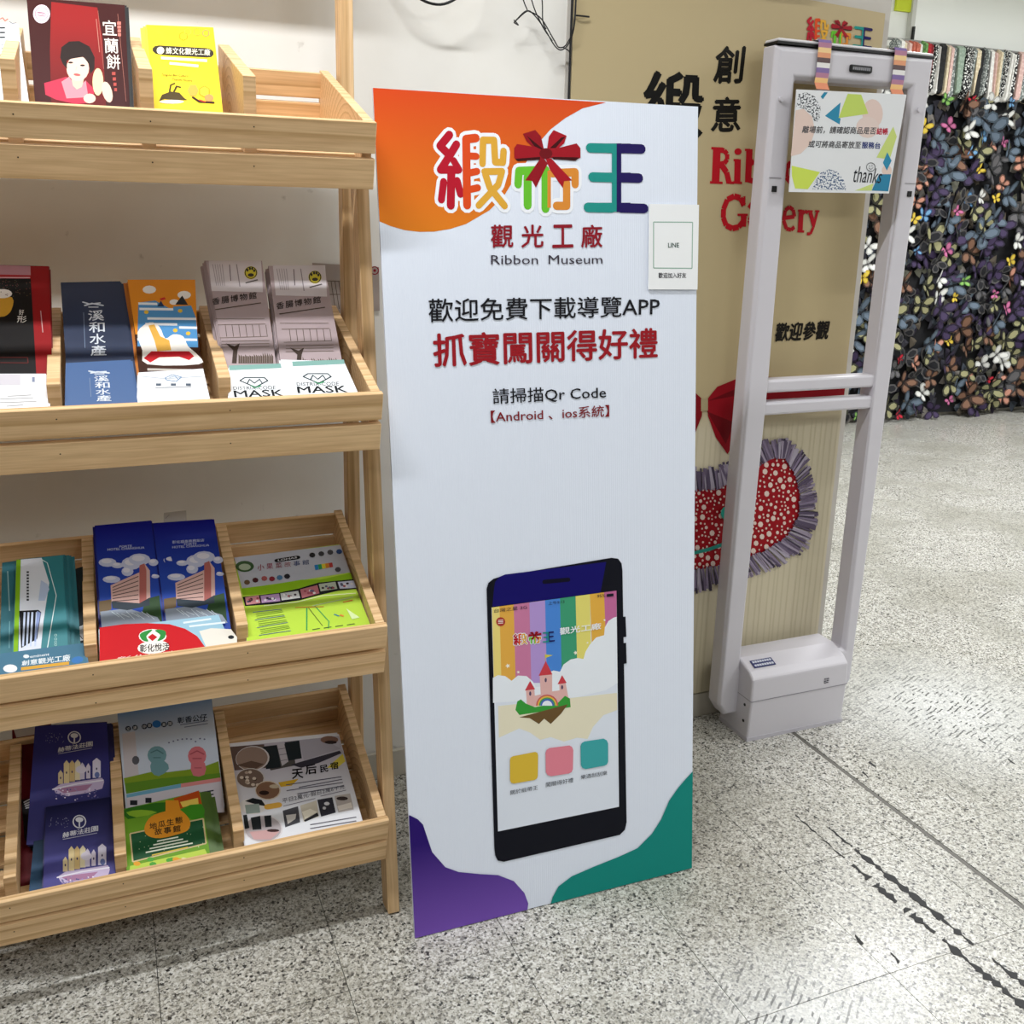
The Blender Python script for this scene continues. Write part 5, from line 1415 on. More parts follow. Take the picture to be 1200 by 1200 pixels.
('p','#b0808c',[458,-10,8036,41,8038,789,423,832]),
('p','#a02028',[423,832,8038,789,8027,1085,409,1165]),
('l','#d8b0b8',237,[3897,1078,7886,1003],1),
('p','#c8952e',[3693,2628,4328,2488,5235,2514,5888,2645,6042,2916,5937,3290,5779,3607,5617,3809,5403,3955,5190,4062,5003,4131,4818,4160,4618,4168,4375,4202,4118,4214,3914,4078,3716,3645,3571,3057]),
('e','#e8e2dc',[4834,2355,1067,-17,-15,368],14,0,360),
('e','#6a3a3a',[5222,1431,57,-1,-2,42],5,0,360),
('e','#5a4a2a',[4181,2578,56,-1,-2,41],5,0,360),
('e','#6a3a3a',[5340,2500,57,-1,-1,40],5,0,360),
('e','#6a3a3a',[6468,1734,57,-1,-1,42],5,0,360),
('e','#4a4a3a',[3942,1640,56,-1,-2,42],5,0,360),
('e','#5a4a2a',[4879,1858,56,-1,-2,41],5,0,360),
('e','#4a4a3a',[6297,1244,58,-1,-1,42],5,0,360),
('e','#5a4a2a',[4016,2295,56,-1,-2,41],5,0,360),
('e','#6a3a3a',[5225,1702,57,-1,-2,42],5,0,360),
('e','#5a4a2a',[4266,1430,56,-1,-2,42],5,0,360),
('e','#4a4a3a',[5341,1822,57,-1,-2,42],5,0,360),
('e','#6a3a3a',[7896,1877,58,-1,-1,42],5,0,360),
('e','#6a3a3a',[5497,1380,56,-1,-2,42],5,0,360),
('e','#4a4a3a',[5727,1660,57,-1,-1,42],5,0,360),
('e','#5a4a2a',[6348,1653,57,-1,-2,41],5,0,360),
('e','#6a3a3a',[6773,2004,58,-1,-1,41],5,0,360),
('e','#4a4a3a',[6352,2202,58,-1,-1,41],5,0,360),
('e','#6a3a3a',[7554,1435,58,-2,-1,41],5,0,360),
('e','#5a4a2a',[5523,1984,57,-1,-2,41],5,0,360),
('e','#4a4a3a',[6458,2229,58,-1,-1,41],5,0,360),
('e','#4a4a3a',[6336,1905,58,-1,-1,41],5,0,360),
('e','#5a4a2a',[3904,2319,57,0,-2,41],5,0,360),
('e','#4a4a3a',[6603,1648,58,-1,-1,42],5,0,360),
('e','#4a4a3a',[7557,1545,58,-1,-2,42],5,0,360),
('e','#4a4a3a',[6713,2301,57,-1,-2,41],5,0,360),
('e','#6a3a3a',[4144,2020,57,-1,-1,41],5,0,360),
('e','#4a4a3a',[4572,1552,57,-1,-1,41],5,0,360),
('e','#4a4a3a',[6768,2383,58,0,-1,42],5,0,360),
('e','#5a4a2a',[6253,1460,57,-1,-2,41],5,0,360),
('e','#4a4a3a',[7241,2250,58,-1,-2,42],5,0,360),
('e','#5a4a2a',[6539,2088,57,-1,-2,41],5,0,360),
('e','#4a4a3a',[4900,1408,56,-1,-2,42],5,0,360),
('e','#4a4a3a',[4425,1591,57,-1,-1,42],5,0,360),
('e','#4a4a3a',[6422,1349,57,-1,-1,42],5,0,360),
('e','#6a3a3a',[4301,2500,57,-1,-2,40],5,0,360),
('e','#6a3a3a',[6511,1575,57,-1,-2,41],5,0,360),
('e','#5a4a2a',[4676,2235,56,-1,-2,41],5,0,360),
('e','#5a4a2a',[7933,1446,58,-1,-1,42],5,0,360),
('e','#4a4a3a',[5051,1403,57,-1,-1,42],5,0,360),
('e','#6a3a3a',[7918,1374,57,-1,-2,42],5,0,360),
('e','#6a3a3a',[5393,2398,57,-1,-2,41],5,0,360),
('e','#6a3a3a',[6758,2286,57,-1,-2,41],5,0,360),
('e','#6a3a3a',[6566,2219,57,0,-2,42],5,0,360),
('e','#4a4a3a',[5669,1382,57,-1,-1,42],5,0,360),
('e','#6a3a3a',[5028,1881,57,-1,-1,41],5,0,360),
('e','#6a3a3a',[7531,1949,57,-1,-2,42],5,0,360),
('e','#4a4a3a',[6043,2555,57,-1,-1,41],5,0,360),
('e','#6a3a3a',[5372,1682,57,-1,-1,42],5,0,360),
('e','#5a4a2a',[7905,2339,58,-1,-1,41],5,0,360),
('e','#6a3a3a',[4929,1369,57,-1,-1,42],5,0,360),
('e','#6a3a3a',[5256,2444,57,-1,-1,41],5,0,360),
('e','#6a3a3a',[3895,1475,56,-1,-2,42],5,0,360),
('e','#6a3a3a',[5155,2453,57,-1,-2,41],5,0,360),
('e','#6a3a3a',[4850,1578,57,-1,-2,42],5,0,360),
('e','#5a4a2a',[5272,1267,57,-1,-2,42],5,0,360),
('e','#6a3a3a',[6336,2222,57,-1,-1,41],5,0,360),
('e','#4a4a3a',[6267,1272,57,-2,-1,41],5,0,360),
('e','#5a4a2a',[7571,2490,57,0,-2,41],5,0,360),
('e','#6a3a3a',[4462,2011,56,-1,-2,42],5,0,360),
('e','#6a3a3a',[5988,1703,57,-1,-2,41],5,0,360),
('l','#5a1c18',154,[3493,7243,7423,7223,7478,7624,3476,7614],0),
('part','lettering'),
('t','#e8e4de','好',[6637, 3596, 7210, 3609, 7122, 4040, 6590, 4046],0,0),
('t','#e8e4de','形',[6402, 4098, 7479, 4105, 7429, 4630, 6352, 4612],0,0),
('l','#c8a0a0',119,[9058,3665,9240,5347],0),
]),
'white_flyer': ([[-0.21,1.6253,1.0535],[-0.0906,1.6206,1.0496],[-0.0888,1.5641,1.0022],[-0.2041,1.5702,1.0073]], [
('part','cover_print'),
('p','#c9c5cc',[469,-10,7051,176,6959,3124,355,3116]),
('p','#8088a0',[8348,876,8671,876,8630,2264,8306,2264]),
('l','#a8a8a8',170,[5406,6061,8126,5724],0),
('l','#a8a8a8',170,[4510,6805,8324,6469],0),
('l','#a8a8a8',169,[4478,7749,8665,7414],0),
('l','#a8a8a8',168,[5172,8688,7085,8354],0),
]),
'navy_brochure': ([[-0.0662,1.8133,1.1729],[0.0274,1.8153,1.1744],[0.0386,1.6267,1.0271],[-0.0628,1.6286,1.0286]], [
('part','lettering'),
('t','#d9dfe8','溪',[4023, 2949, 6510, 2942, 6357, 3971, 3915, 3961],0.012,0),
('t','#d9dfe8','和',[3952, 4112, 6392, 4105, 6245, 5116, 3848, 5106],0.012,0),
('t','#d9dfe8','水',[3884, 5254, 6279, 5248, 6136, 6239, 3782, 6229],0.012,0),
('t','#d9dfe8','產',[3818, 6374, 6170, 6369, 6031, 7343, 3719, 7332],0.012,0),
('part','emblem'),
('l','#c8d0dc',275,[3367,2095,4452,2314,6081,2216],1),
('l','#c8d0dc',320,[3631,2438,4784,2250,6512,2476],1),
('l','#c8d0dc',235,[4239,2615,5675,2634],1),
('l','#7a8aa4',86,[3297,3139,2979,6584],0),
]),
'navy_brochure_front': ([[-0.0631,1.6471,1.061],[0.0315,1.6494,1.0628],[0.0363,1.5729,1.003],[-0.0669,1.5744,1.0042]], [
('part','lettering'),
('t','#d9dfe8','溪',[4170, 3233, 6320, 3295, 6289, 4622, 4176, 4509],0.012,0),
('t','#d9dfe8','和',[4226, 4702, 6338, 4755, 6308, 6068, 4231, 5965],0.012,0),
('t','#d9dfe8','水',[4280, 6156, 6356, 6200, 6326, 7501, 4285, 7407],0.012,0),
('t','#d9dfe8','產',[4333, 7595, 6374, 7631, 6344, 8919, 4336, 8833],0.012,0),
('part','emblem'),
('l','#c8d0dc',245,[3472,2125,4498,2455,5991,2415],1),
('l','#c8d0dc',286,[3753,2570,4798,2392,6416,2761],1),
('l','#c8d0dc',206,[4334,2823,5662,2918],1),
('l','#7a8aa4',80,[3512,3633,3574,7835],0),
]),
'orange_brochure': ([[0.0405,1.8161,1.1751],[0.1389,1.8121,1.172],[0.1418,1.622,1.0234],[0.043,1.6194,1.0214]], [
('part','cover_print'),
('p','#3a1d10',[0,0,10000,0,10000,10000,0,10000]),
('p','#dc8a22',[-146,-95,11199,-310,10131,4741,10021,5133,121,5218]),
('p','#4f8fc4',[1195,2176,3985,1960,6684,2945,6783,2545,9778,2431,10244,3747,9777,6581,215,6319]),
('l','#e6e9ee',590,[1175,2274,4234,2297],0),
('l','#e6e9ee',590,[1230,2799,6714,2825],0),
('l','#e6e9ee',588,[2315,3725,10233,3787],0),
('l','#e6e9ee',578,[1885,4258,6989,4326],0),
('l','#e6e9ee',590,[7238,4620,10147,4682],0),
('l','#e6e9ee',566,[341,5682,9820,5851],0),
('e','#e8e4e0',[3246,862,1117,-14,-88,413],12,0,360),
('e','#e8e4e0',[8903,1348,1138,-12,-110,422],12,0,360),
('e','#e8e4e0',[7057,2100,792,-5,-72,291],12,0,360),
('p','#22262e',[7161,2342,8553,1414,9297,2372]),
('l','#c8322a',551,[4823,1854,5675,1706],0),
('p','#2a3a5a',[4176,2555,4898,1954,5313,2551]),
('e','#e0b83c',[2285,3108,385,-1,-40,193],8,0,360),
('e','#e0b83c',[7819,2983,394,0,-51,200],8,0,360),
('e','#e0b83c',[6522,4904,385,4,-48,192],8,0,360),
('e','#e0b83c',[8538,5215,387,4,-52,193],8,0,360),
('p','#efe9e2',[469,5036,992,4626,1801,4296,2551,4109,3128,4112,3638,4264,4057,4500,4323,4884,4497,5350,4745,5647,5140,5617,5612,5420,6107,5284,6647,5283,7207,5346,7657,5494,7879,5760,7989,6108,8205,6457,8696,6789,9292,7123,9697,7433,10050,7734,10214,8009,9487,8175,7070,8212,3810,8143,1418,7961,697,7634,800,7186,912,6694,668,6144,430,5550]),
('p','#dba84a',[2332,4394,3304,4304,3999,5449,5332,5844,5421,6781,3213,6830,2971,5810]),
('p','#c01c28',[979,7416,2282,6811,8238,6930,8904,7414,8013,7766,6529,7397,3399,7381,1907,7831]),
('p','#b8b0a8',[1343,8314,8104,8597,8054,8778,1299,8524]),
]),
'white_leaflet': ([[0.0423,1.627,1.0453],[0.1398,1.6297,1.0474],[0.1441,1.5657,0.9974],[0.0347,1.5689,0.9999]], [
('part','cover_print'),
('l','#b4bac4',163,[371,1148,3951,2190,9732,2072],0),
('l','#6f8fb0',153,[3959,1968,5054,1184,6435,1984,5548,3113,4088,2538,3959,1968],1),
('l','#6f8fb0',112,[4563,1915,5484,1672,5880,2593],1),
('p','#55606e',[2533,3399,3292,3467,3275,4132,2524,4068]),
('p','#55606e',[4724,3591,5487,3656,5449,4310,4694,4249]),
('p','#55606e',[6927,3777,7693,3840,7635,4483,6875,4423]),
('l','#a0a4aa',202,[2431,4617,7644,4699],0),
]),
'museum_brochure': ([[0.172,1.8379,1.2082],[0.2706,1.8379,1.2082],[0.2576,1.6205,1.0258],[0.178,1.6211,1.0262]], [
('part','cover_print'),
('p','#cfc8cc',[520,13,9821,-2,9386,2824,34,2690]),
('e','#cfc23a',[7670,1088,1196,0,-179,588],18,0,360),
('l','#38342c',169,[8720,1088,8622,1249,8430,1393,8163,1507,7846,1580,7513,1605,7195,1580,6925,1506,6729,1392,6625,1248,6624,1087,6725,927,6917,781,7183,666,7495,591,7825,565,8140,591,8410,665,8608,781,8715,927,8720,1088],1),
('e','#38342c',[7122,872,216,0,-44,144],6,0,360),
('e','#38342c',[7597,728,216,0,-43,144],6,0,360),
('e','#38342c',[8029,728,217,0,-42,144],6,0,360),
('e','#38342c',[8338,908,217,0,-42,144],6,0,360),
('e','#38342c',[7605,1302,580,1,-49,161],8,0,360),
('l','#5a5056',141,[4072,369,3792,1829],0),
('l','#8f878c',179,[5324,332,5284,2323],0),
('l','#9a9297',107,[1099,336,1107,2226],0),
('l','#9a9297',106,[1518,336,1463,2227],0),
('l','#9a9297',106,[1938,335,1821,2228],0),
('l','#9a9297',105,[2359,335,2178,2229],0),
('l','#9a9297',106,[2780,334,2537,2229],0),
('l','#55504c',283,[6404,2010,8751,1731],0),
('l','#55483f',231,[36,4285,8729,3755],0),
('l','#75675f',142,[-213,5047,8940,5111],0),
('l','#75675f',139,[-56,5541,8990,5544],0),
('l','#75675f',136,[-155,6610,9037,6564],0),
('l','#5f524a',111,[1351,5552,1238,6526],0),
('l','#5f524a',112,[2617,5562,2519,6538],0),
('l','#5f524a',112,[3889,5572,3807,6549],0),
('l','#5f524a',113,[5168,5581,5101,6561],0),
('l','#5f524a',114,[6454,5591,6403,6573],0),
('l','#5f524a',114,[7746,5601,7711,6584],0),
('l','#5f524a',115,[9045,5611,9026,6596],0),
('l','#77695f',113,[98,6885,9310,6907],0),
('l','#77695f',113,[-9,7123,9228,7149],0),
('l','#77695f',113,[-118,7360,9146,7389],0),
('p','#3f322b',[781,7051,2385,7305,3516,7077,2824,7627,2187,8639,1296,8628,1981,7618]),
('p','#5a4c42',[2575,8643,2890,7923,3148,8135,2925,8647]),
('p','#5a4c42',[3003,8648,3291,7984,3574,8140,3354,8652]),
('p','#5a4c42',[3432,8653,3679,8076,4001,8144,3783,8657]),
('p','#5a4c42',[3861,8658,4156,7960,4428,8149,4213,8662]),
('p','#5a4c42',[4291,8663,4530,8091,4856,8154,4644,8667]),
('p','#5a4c42',[4722,8668,4980,8043,5285,8158,5075,8672]),
('p','#5a4c42',[5154,8673,5391,8091,5715,8163,5508,8677]),
('p','#5a4c42',[5586,8678,5874,7958,6145,8168,5941,8683]),
('p','#5a4c42',[6019,8683,6292,7992,6576,8173,6374,8688]),
('p','#5a4c42',[6453,8688,6707,8038,7008,8177,6809,8693]),
('p','#5a4c42',[6888,8694,7147,8018,7440,8182,7244,8698]),
('p','#5a4c42',[7323,8699,7641,7856,7874,8187,7680,8703]),
('p','#5a4c42',[7759,8704,8077,7847,8308,8192,8117,8708]),
('p','#5a4c42',[8196,8709,8501,7876,8742,8197,8554,8713]),
('p','#5a4c42',[8634,8714,8908,7955,9178,8201,8993,8718]),
('p','#5a4c42',[9072,8719,9339,7969,9614,8206,9432,8723]),
('part','lettering'),
('t','#2f2825','香',[-155, 3339, 1254, 3243, 1100, 3820, -318, 3914],0.01,0),
('t','#2f2825','腸',[1550, 3227, 2964, 3130, 2821, 3710, 1397, 3804],0.01,0),
('t','#2f2825','博',[3261, 3114, 4682, 3016, 4549, 3599, 3119, 3694],0.01,0),
('t','#2f2825','物',[4980, 3000, 6407, 2901, 6285, 3487, 4849, 3583],0.01,0),
('t','#2f2825','館',[6706, 2885, 8138, 2785, 8028, 3374, 6586, 3471],0.01,0),
]),
'museum_brochure_right': ([[0.2802,1.828,1.1999],[0.3822,1.8282,1.2],[0.3701,1.6231,1.028],[0.2653,1.6245,1.0291]], [
('part','cover_print'),
('p','#cfc8cc',[779,-60,10173,-62,9481,2985,613,2837]),
('e','#cfc23a',[7944,1111,1179,2,-203,635],18,0,360),
('l','#38342c',171,[8980,1112,8871,1286,8673,1441,8404,1564,8091,1643,7765,1669,7457,1641,7196,1562,7008,1438,6910,1282,6913,1110,7017,936,7213,780,7481,655,7796,575,8126,547,8439,575,8703,656,8892,781,8987,939,8980,1112],1),
('e','#38342c',[7412,878,214,0,-48,155],6,0,360),
('e','#38342c',[7890,723,215,0,-50,155],6,0,360),
('e','#38342c',[8320,723,215,0,-51,156],6,0,360),
('e','#38342c',[8615,918,214,0,-52,155],6,0,360),
('e','#38342c',[7870,1343,569,1,-56,173],8,0,360),
('l','#5a5056',143,[4376,331,4149,1909],0),
('l','#8f878c',181,[5630,292,5596,2443],0),
('l','#9a9297',107,[1395,291,1587,2336],0),
('l','#9a9297',107,[1816,291,1929,2337],0),
('l','#9a9297',107,[2236,291,2272,2338],0),
('l','#9a9297',107,[2658,291,2615,2339],0),
('l','#9a9297',108,[3080,291,2959,2340],0),
('l','#55504c',285,[6676,2106,8962,1806],0),
('l','#55483f',235,[806,4562,8790,3988],0),
('l','#75675f',144,[674,5386,8880,5448],0),
('l','#75675f',141,[873,5920,8891,5915],0),
('l','#75675f',138,[916,7074,8851,7014],0),
('l','#5f524a',101,[2121,5930,2110,6982],0),
('l','#5f524a',101,[3243,5940,3218,6993],0),
('l','#5f524a',102,[4370,5949,4332,7004],0),
('l','#5f524a',103,[5503,5959,5451,7015],0),
('l','#5f524a',103,[6641,5968,6575,7026],0),
('l','#5f524a',104,[7785,5978,7704,7037],0),
('l','#5f524a',104,[8934,5987,8839,7048],0),
('l','#77695f',114,[1166,7370,9059,7383],0),
('l','#77695f',114,[1102,7627,8968,7643],0),
('l','#77695f',114,[1038,7883,8879,7902],0),
('p','#3f322b',[1768,7548,3153,7821,4102,7574,3543,8168,3078,9259,2348,9249,2834,8159]),
('p','#5a4c42',[3396,9263,3657,8340,3841,8714,3683,9267]),
('p','#5a4c42',[3747,9268,3956,8536,4194,8719,4034,9272]),
('p','#5a4c42',[4098,9273,4285,8630,4549,8723,4386,9276]),
('p','#5a4c42',[4450,9277,4634,8654,4903,8728,4738,9281]),
('p','#5a4c42',[4802,9282,5051,8449,5258,8732,5091,9286]),
('p','#5a4c42',[5155,9287,5399,8481,5614,8736,5444,9290]),
('p','#5a4c42',[5508,9291,5705,8652,5970,8741,5798,9295]),
('p','#5a4c42',[5862,9296,6101,8530,6327,8745,6152,9300]),
('p','#5a4c42',[6216,9301,6465,8516,6684,8750,6507,9305]),
('p','#5a4c42',[6571,9305,6811,8559,7042,8754,6862,9309]),
('p','#5a4c42',[6926,9310,7141,8652,7401,8759,7218,9314]),
('p','#5a4c42',[7282,9315,7515,8612,7760,8763,7574,9319]),
('p','#5a4c42',[7639,9320,7946,8403,8119,8767,7931,9323]),
('p','#5a4c42',[7996,9324,8276,8500,8479,8772,8288,9328]),
('p','#5a4c42',[8353,9329,8614,8572,8840,8776,8646,9333]),
('p','#5a4c42',[8711,9334,9005,8491,9201,8781,9005,9338]),
('part','lettering'),
('t','#2f2825','香',[515, 3540, 1823, 3435, 1733, 4059, 435, 4161],0.01,0),
('t','#2f2825','腸',[2098, 3418, 3419, 3313, 3318, 3940, 2007, 4042],0.01,0),
('t','#2f2825','博',[3697, 3296, 5031, 3191, 4917, 3820, 3594, 3923],0.01,0),
('t','#2f2825','物',[5312, 3173, 6659, 3067, 6532, 3699, 5196, 3803],0.01,0),
('t','#2f2825','館',[6942, 3049, 8302, 2942, 8163, 3577, 6813, 3682],0.01,0),
]),
'mask_leaflet': ([[0.1791,1.6214,1.0492],[0.2625,1.624,1.0514],[0.267,1.5599,0.9977],[0.1724,1.562,0.9994]], [
('part','cover_print'),
('p','#7fa9a2',[25,-501,10061,-100,9982,1051,132,833]),
('l','#22343a',193,[1891,3800,2770,3064,6393,3341,6898,4164,4494,5730,1891,3800],1),
('l','#22343a',170,[3189,4588,3636,3558,4426,4674,5434,3691,5756,4608],1),
('l','#4aa870',150,[3832,5319,4479,5886,5414,5371],1),
('part','lettering'),
('t','#2a3238','DISTRIX-CODE',[617, 5314, 8047, 5591, 7971, 6513, 653, 6169],-0.01,0),
('t','#14181c','MASK',[644, 6382, 9112, 6631, 9165, 8312, 776, 8133],0.015,0),
]),
'mask_leaflet_right': ([[0.2646,1.6312,1.0575],[0.3694,1.6246,1.0519],[0.3828,1.557,0.9952],[0.263,1.5601,0.9978]], [
('part','cover_print'),
('p','#7fa9a2',[1707,395,10122,-470,9929,670,1664,1547]),
('l','#22343a',210,[2848,4001,3648,3274,6657,3224,7005,3958,4851,5568,2848,4001],1),
('l','#22343a',180,[3860,4613,4325,3649,4886,4608,5819,3629,6006,4456],1),
('l','#4aa870',161,[4333,5233,4824,5712,5652,5185],1),
('part','lettering'),
('t','#2a3238','DISTRIX-CODE',[1656, 5419, 7842, 5233, 7696, 6116, 1611, 6164],-0.01,0),
('t','#14181c','MASK',[1586, 6349, 8644, 6172, 8540, 7791, 1551, 7872],0.015,0),
]),
'beige_sheet': ([[0.3948,2.004,1.1963],[0.5328,2.004,1.188],[0.5337,2.004,1.0983],[0.3956,2.004,1.0935]], [
('part','cover_print'),
('l','#5f5048',142,[2689,3555,3210,9165],0),
('l','#5f5048',143,[3263,3538,3789,9199],0),
('l','#5f5048',143,[3838,3520,4369,9233],0),
('l','#5f5048',143,[4416,3501,4952,9269],0),
('l','#5f5048',144,[4995,3483,5536,9305],0),
('l','#5f5048',148,[1676,3415,8110,3567],0),
('l','#5f5048',148,[1613,6150,8070,6222],0),
('l','#8a2430',227,[9921,785,9857,1168,9689,1483,9449,1667,9185,1684,8951,1533,8791,1245,8738,878,8802,502,8969,189,9208,2,9471,-23,9706,123,9867,411,9921,785],1),
('e','#8a2430',[9328,832,237,-19,-4,346],8,0,360),
]),
'teal_brochure_left': ([[-0.194,1.7639,0.7068],[-0.1718,1.7652,0.7076],[-0.1668,1.571,0.5863],[-0.1944,1.5726,0.5872]], [
('part','cover_print'),
('l','#9cc4c8',143,[3882,899,5233,4576],0),
('l','#7ab0b8',96,[5248,5482,5074,7787],0),
]),
'teal_brochure': ([[-0.1708,1.7556,0.7116],[-0.099,1.7558,0.7118],[-0.0936,1.5562,0.587],[-0.1766,1.5634,0.5915]], [
('part','cover_print'),
('p','#86b81e',[-53,-42,962,-20,1017,8276,229,8252]),
('p','#dde2ec',[907,-22,5378,20,6901,2417,5619,5778,5049,8293,1130,8280]),
('p','#b8c8e4',[5200,2114,6501,2518,6867,2998,5923,3996,4662,3949]),
('l','#e2f0f0',112,[5375,179,6602,561,8241,3626,6244,8118],0),
('p','#14161a',[967,4720,4657,4764,5198,4986,4411,7262,1557,7921]),
('p','#c8d4ee',[1833,4865,2225,4879,2049,7777,1731,7799]),
('p','#c8d4ee',[2568,4891,2961,4906,2736,7798,2417,7820]),
('p','#c8d4ee',[3304,4918,3697,4932,3424,7820,3104,7842]),
('p','#c8d4ee',[4164,4949,4558,4963,4228,7844,3906,7866]),
('p','#8fa0d0',[4410,4845,5098,5038,4180,7470,3902,7461]),
('p','#3c4048',[2208,1155,2690,1175,2698,1356,2217,1335]),
('p','#3c4048',[2223,1443,2702,1464,2710,1643,2232,1623]),
('p','#3c4048',[2238,1731,2714,1751,2721,1929,2247,1909]),
('p','#3c4048',[2253,2016,2726,2036,2733,2213,2262,2194]),
('p','#3c4048',[2268,2301,2737,2320,2745,2496,2277,2477]),
('p','#3c4048',[2282,2583,2749,2602,2756,2778,2291,2759]),
('p','#3c4048',[2297,2865,2760,2883,2767,3058,2306,3040]),
('p','#3c4048',[2311,3145,2771,3163,2778,3337,2320,3319]),
('p','#3c4048',[2325,3423,2782,3441,2789,3614,2334,3597]),
('p','#3c4048',[2339,3700,2793,3718,2800,3890,2347,3873]),
('l','#b8e0dc',61,[8038,7055,7970,7121,7817,7145,7670,7112,7613,7042,7680,6975,7833,6952,7981,6985,8038,7055],1),
('l','#b8e0dc',60,[8011,7376,7943,7442,7792,7465,7645,7432,7589,7363,7656,7297,7807,7273,7954,7306,8011,7376],1),
('l','#b8e0dc',59,[7988,7641,7921,7707,7771,7730,7625,7698,7569,7628,7636,7563,7786,7539,7933,7572,7988,7641],1),
('l','#b8e0dc',60,[7971,7853,7904,7918,7755,7942,7610,7909,7554,7840,7620,7775,7770,7751,7915,7784,7971,7853],1),
]),
'blue_leaflet': ([[-0.1916,1.5929,0.6152],[-0.072,1.5928,0.6151],[-0.0661,1.5452,0.5876],[-0.1958,1.5533,0.5923]], [
('part','cover_print'),
('p','#4a7790',[0,0,10000,0,10000,10000,0,10000]),
('e','#eceef2',[1356,6572,786,272,46,1625],16,0,360),
('e','#3f78b8',[8984,5824,714,-160,8,1190],14,0,360),
('p','#d8a33e',[2563,6490,8008,6121,7963,7277,2583,7738]),
('e','#dfe6ec',[3089,2429,360,141,9,757],10,0,360),
('part','lettering'),
('t','#e6ecf0','創意觀光工廠',[2594, 3999, 8234, 3510, 8134, 5926, 2625, 5913],0.02,0),
('t','#e6ecf0','eminent',[3536, 2253, 5799, 2141, 5783, 3110, 3543, 3256],0.01,0),
]),
'photo_leaflet': ([[-0.0865,1.7444,0.6877],[-0.0687,1.7486,0.6904],[-0.0731,1.5906,0.5916],[-0.0985,1.5888,0.5905]], [
('part','cover_print'),
('p','#1a2224',[0,0,10000,0,10000,10000,0,10000]),
('p','#c8ccd0',[5636,6745,9909,6625,9818,8261,4597,8210]),
('l','#303a40',91,[5684,7160,9421,8112],1),
]),
'hotel_brochure_left': ([[-0.0449,1.7784,0.7535],[0.0487,1.7786,0.7536],[0.0536,1.5682,0.5892],[-0.0437,1.5721,0.5923]], [
('part','cover_print'),
('p','G:#10107a:#2a4aa8:.0:.6:v',[0,0,10000,0,10000,10000,0,10000]),
('e','#b8bcd4',[1760,3025,1504,63,-55,339],12,0,360),
('e','#d4d2de',[1608,2926,902,38,-28,169],10,0,360),
('e','#b8bcd4',[2206,4349,1482,62,-46,271],12,0,360),
('e','#d4d2de',[2057,4252,889,37,-23,136],10,0,360),
('e','#b8bcd4',[5771,3271,1690,69,-106,489],12,0,360),
('e','#d4d2de',[5622,3171,1014,42,-53,246],10,0,360),
('e','#b8bcd4',[4970,3854,1003,42,-75,364],12,0,360),
('e','#d4d2de',[4822,3756,602,25,-37,182],10,0,360),
('e','#b8bcd4',[7195,3019,1876,77,-108,461],12,0,360),
('e','#d4d2de',[7046,2919,1125,46,-53,231],10,0,360),
('e','#b8bcd4',[3389,3326,1005,42,-39,215],12,0,360),
('e','#d4d2de',[3239,3227,603,25,-20,108],10,0,360),
('e','#b8bcd4',[9577,4426,674,27,-41,150],12,0,360),
('e','#d4d2de',[9432,4329,405,16,-20,75],10,0,360),
('e','#b8bcd4',[9522,3348,855,35,-73,275],12,0,360),
('e','#d4d2de',[9376,3248,513,21,-36,139],10,0,360),
('p','#6d5a40',[-89,5899,1955,5837,1833,6567,-137,6921]),
('p','#2f4a2c',[7479,6066,9861,5867,9795,7906,6104,7756]),
('p','#8f99a8',[-5,6665,4410,6601,9102,7447,9852,8052,87,8006]),
('p','#c9a49c',[1967,4793,6962,4013,7087,3480,7970,3361,8751,3933,8336,5953,6424,6347,1918,6057]),
('p','#a8605a',[7087,3480,7970,3361,8177,3910,7589,6292,6424,6347]),
('l','#4a3a3c',155,[2265,4971,6725,4309],0),
('l','#4a3a3c',154,[2229,5179,6645,4655],0),
('l','#4a3a3c',156,[2194,5387,6566,4999],0),
('l','#4a3a3c',155,[2159,5594,6488,5341],0),
('l','#4a3a3c',155,[2124,5800,6411,5681],0),
('l','#4a3a3c',154,[2089,6005,6334,6019],0),
('p','#2f3a44',[1931,5984,6430,6318,8164,5975,8090,6532,4381,6746,2005,6501]),
('l','#c8d4dc',103,[1804,6741,3006,7196],0),
('l','#c8d4dc',101,[2586,6860,3774,7373],0),
('l','#c8d4dc',108,[3367,6980,4599,7262],0),
('l','#c8d4dc',97,[4201,6840,5368,7438],0),
('l','#c8d4dc',105,[4985,6960,6201,7328],0),
('l','#c8d4dc',103,[5770,7079,6970,7504],0),
('l','#c8d4dc',103,[6615,6939,7809,7394],0),
('l','#c8d4dc',101,[7402,7059,8580,7570],0),
('part','lettering'),
('t','#c4cae4','FORTE',[4017, 1801, 6154, 1826, 6120, 1984, 3984, 1974],0,0),
('t','#c4cae4','HOTEL CHANGHUA',[1938, 1935, 8297, 2042, 8254, 2215, 1907, 2123],0,0),
]),
'hotel_brochure': ([[0.0511,1.7732,0.7494],[0.157,1.771,0.7476],[0.1591,1.5803,0.5987],[0.0567,1.5841,0.6016]], [
('part','cover_print'),
('p','G:#10107a:#2a4aa8:.0:.6:v',[0,0,10000,0,10000,10000,0,10000]),
('e','#b8bcd4',[2316,3366,1413,60,-93,377],12,0,360),
('e','#d4d2de',[2185,3256,847,36,-47,189],10,0,360),
('e','#b8bcd4',[2580,4838,1405,61,-77,301],12,0,360),
('e','#d4d2de',[2449,4730,843,36,-38,151],10,0,360),
('e','#b8bcd4',[6078,3612,1593,67,-146,548],12,0,360),
('e','#d4d2de',[5947,3502,955,40,-73,275],10,0,360),
('e','#b8bcd4',[5263,4269,949,41,-108,407],12,0,360),
('e','#d4d2de',[5132,4161,569,24,-54,204],10,0,360),
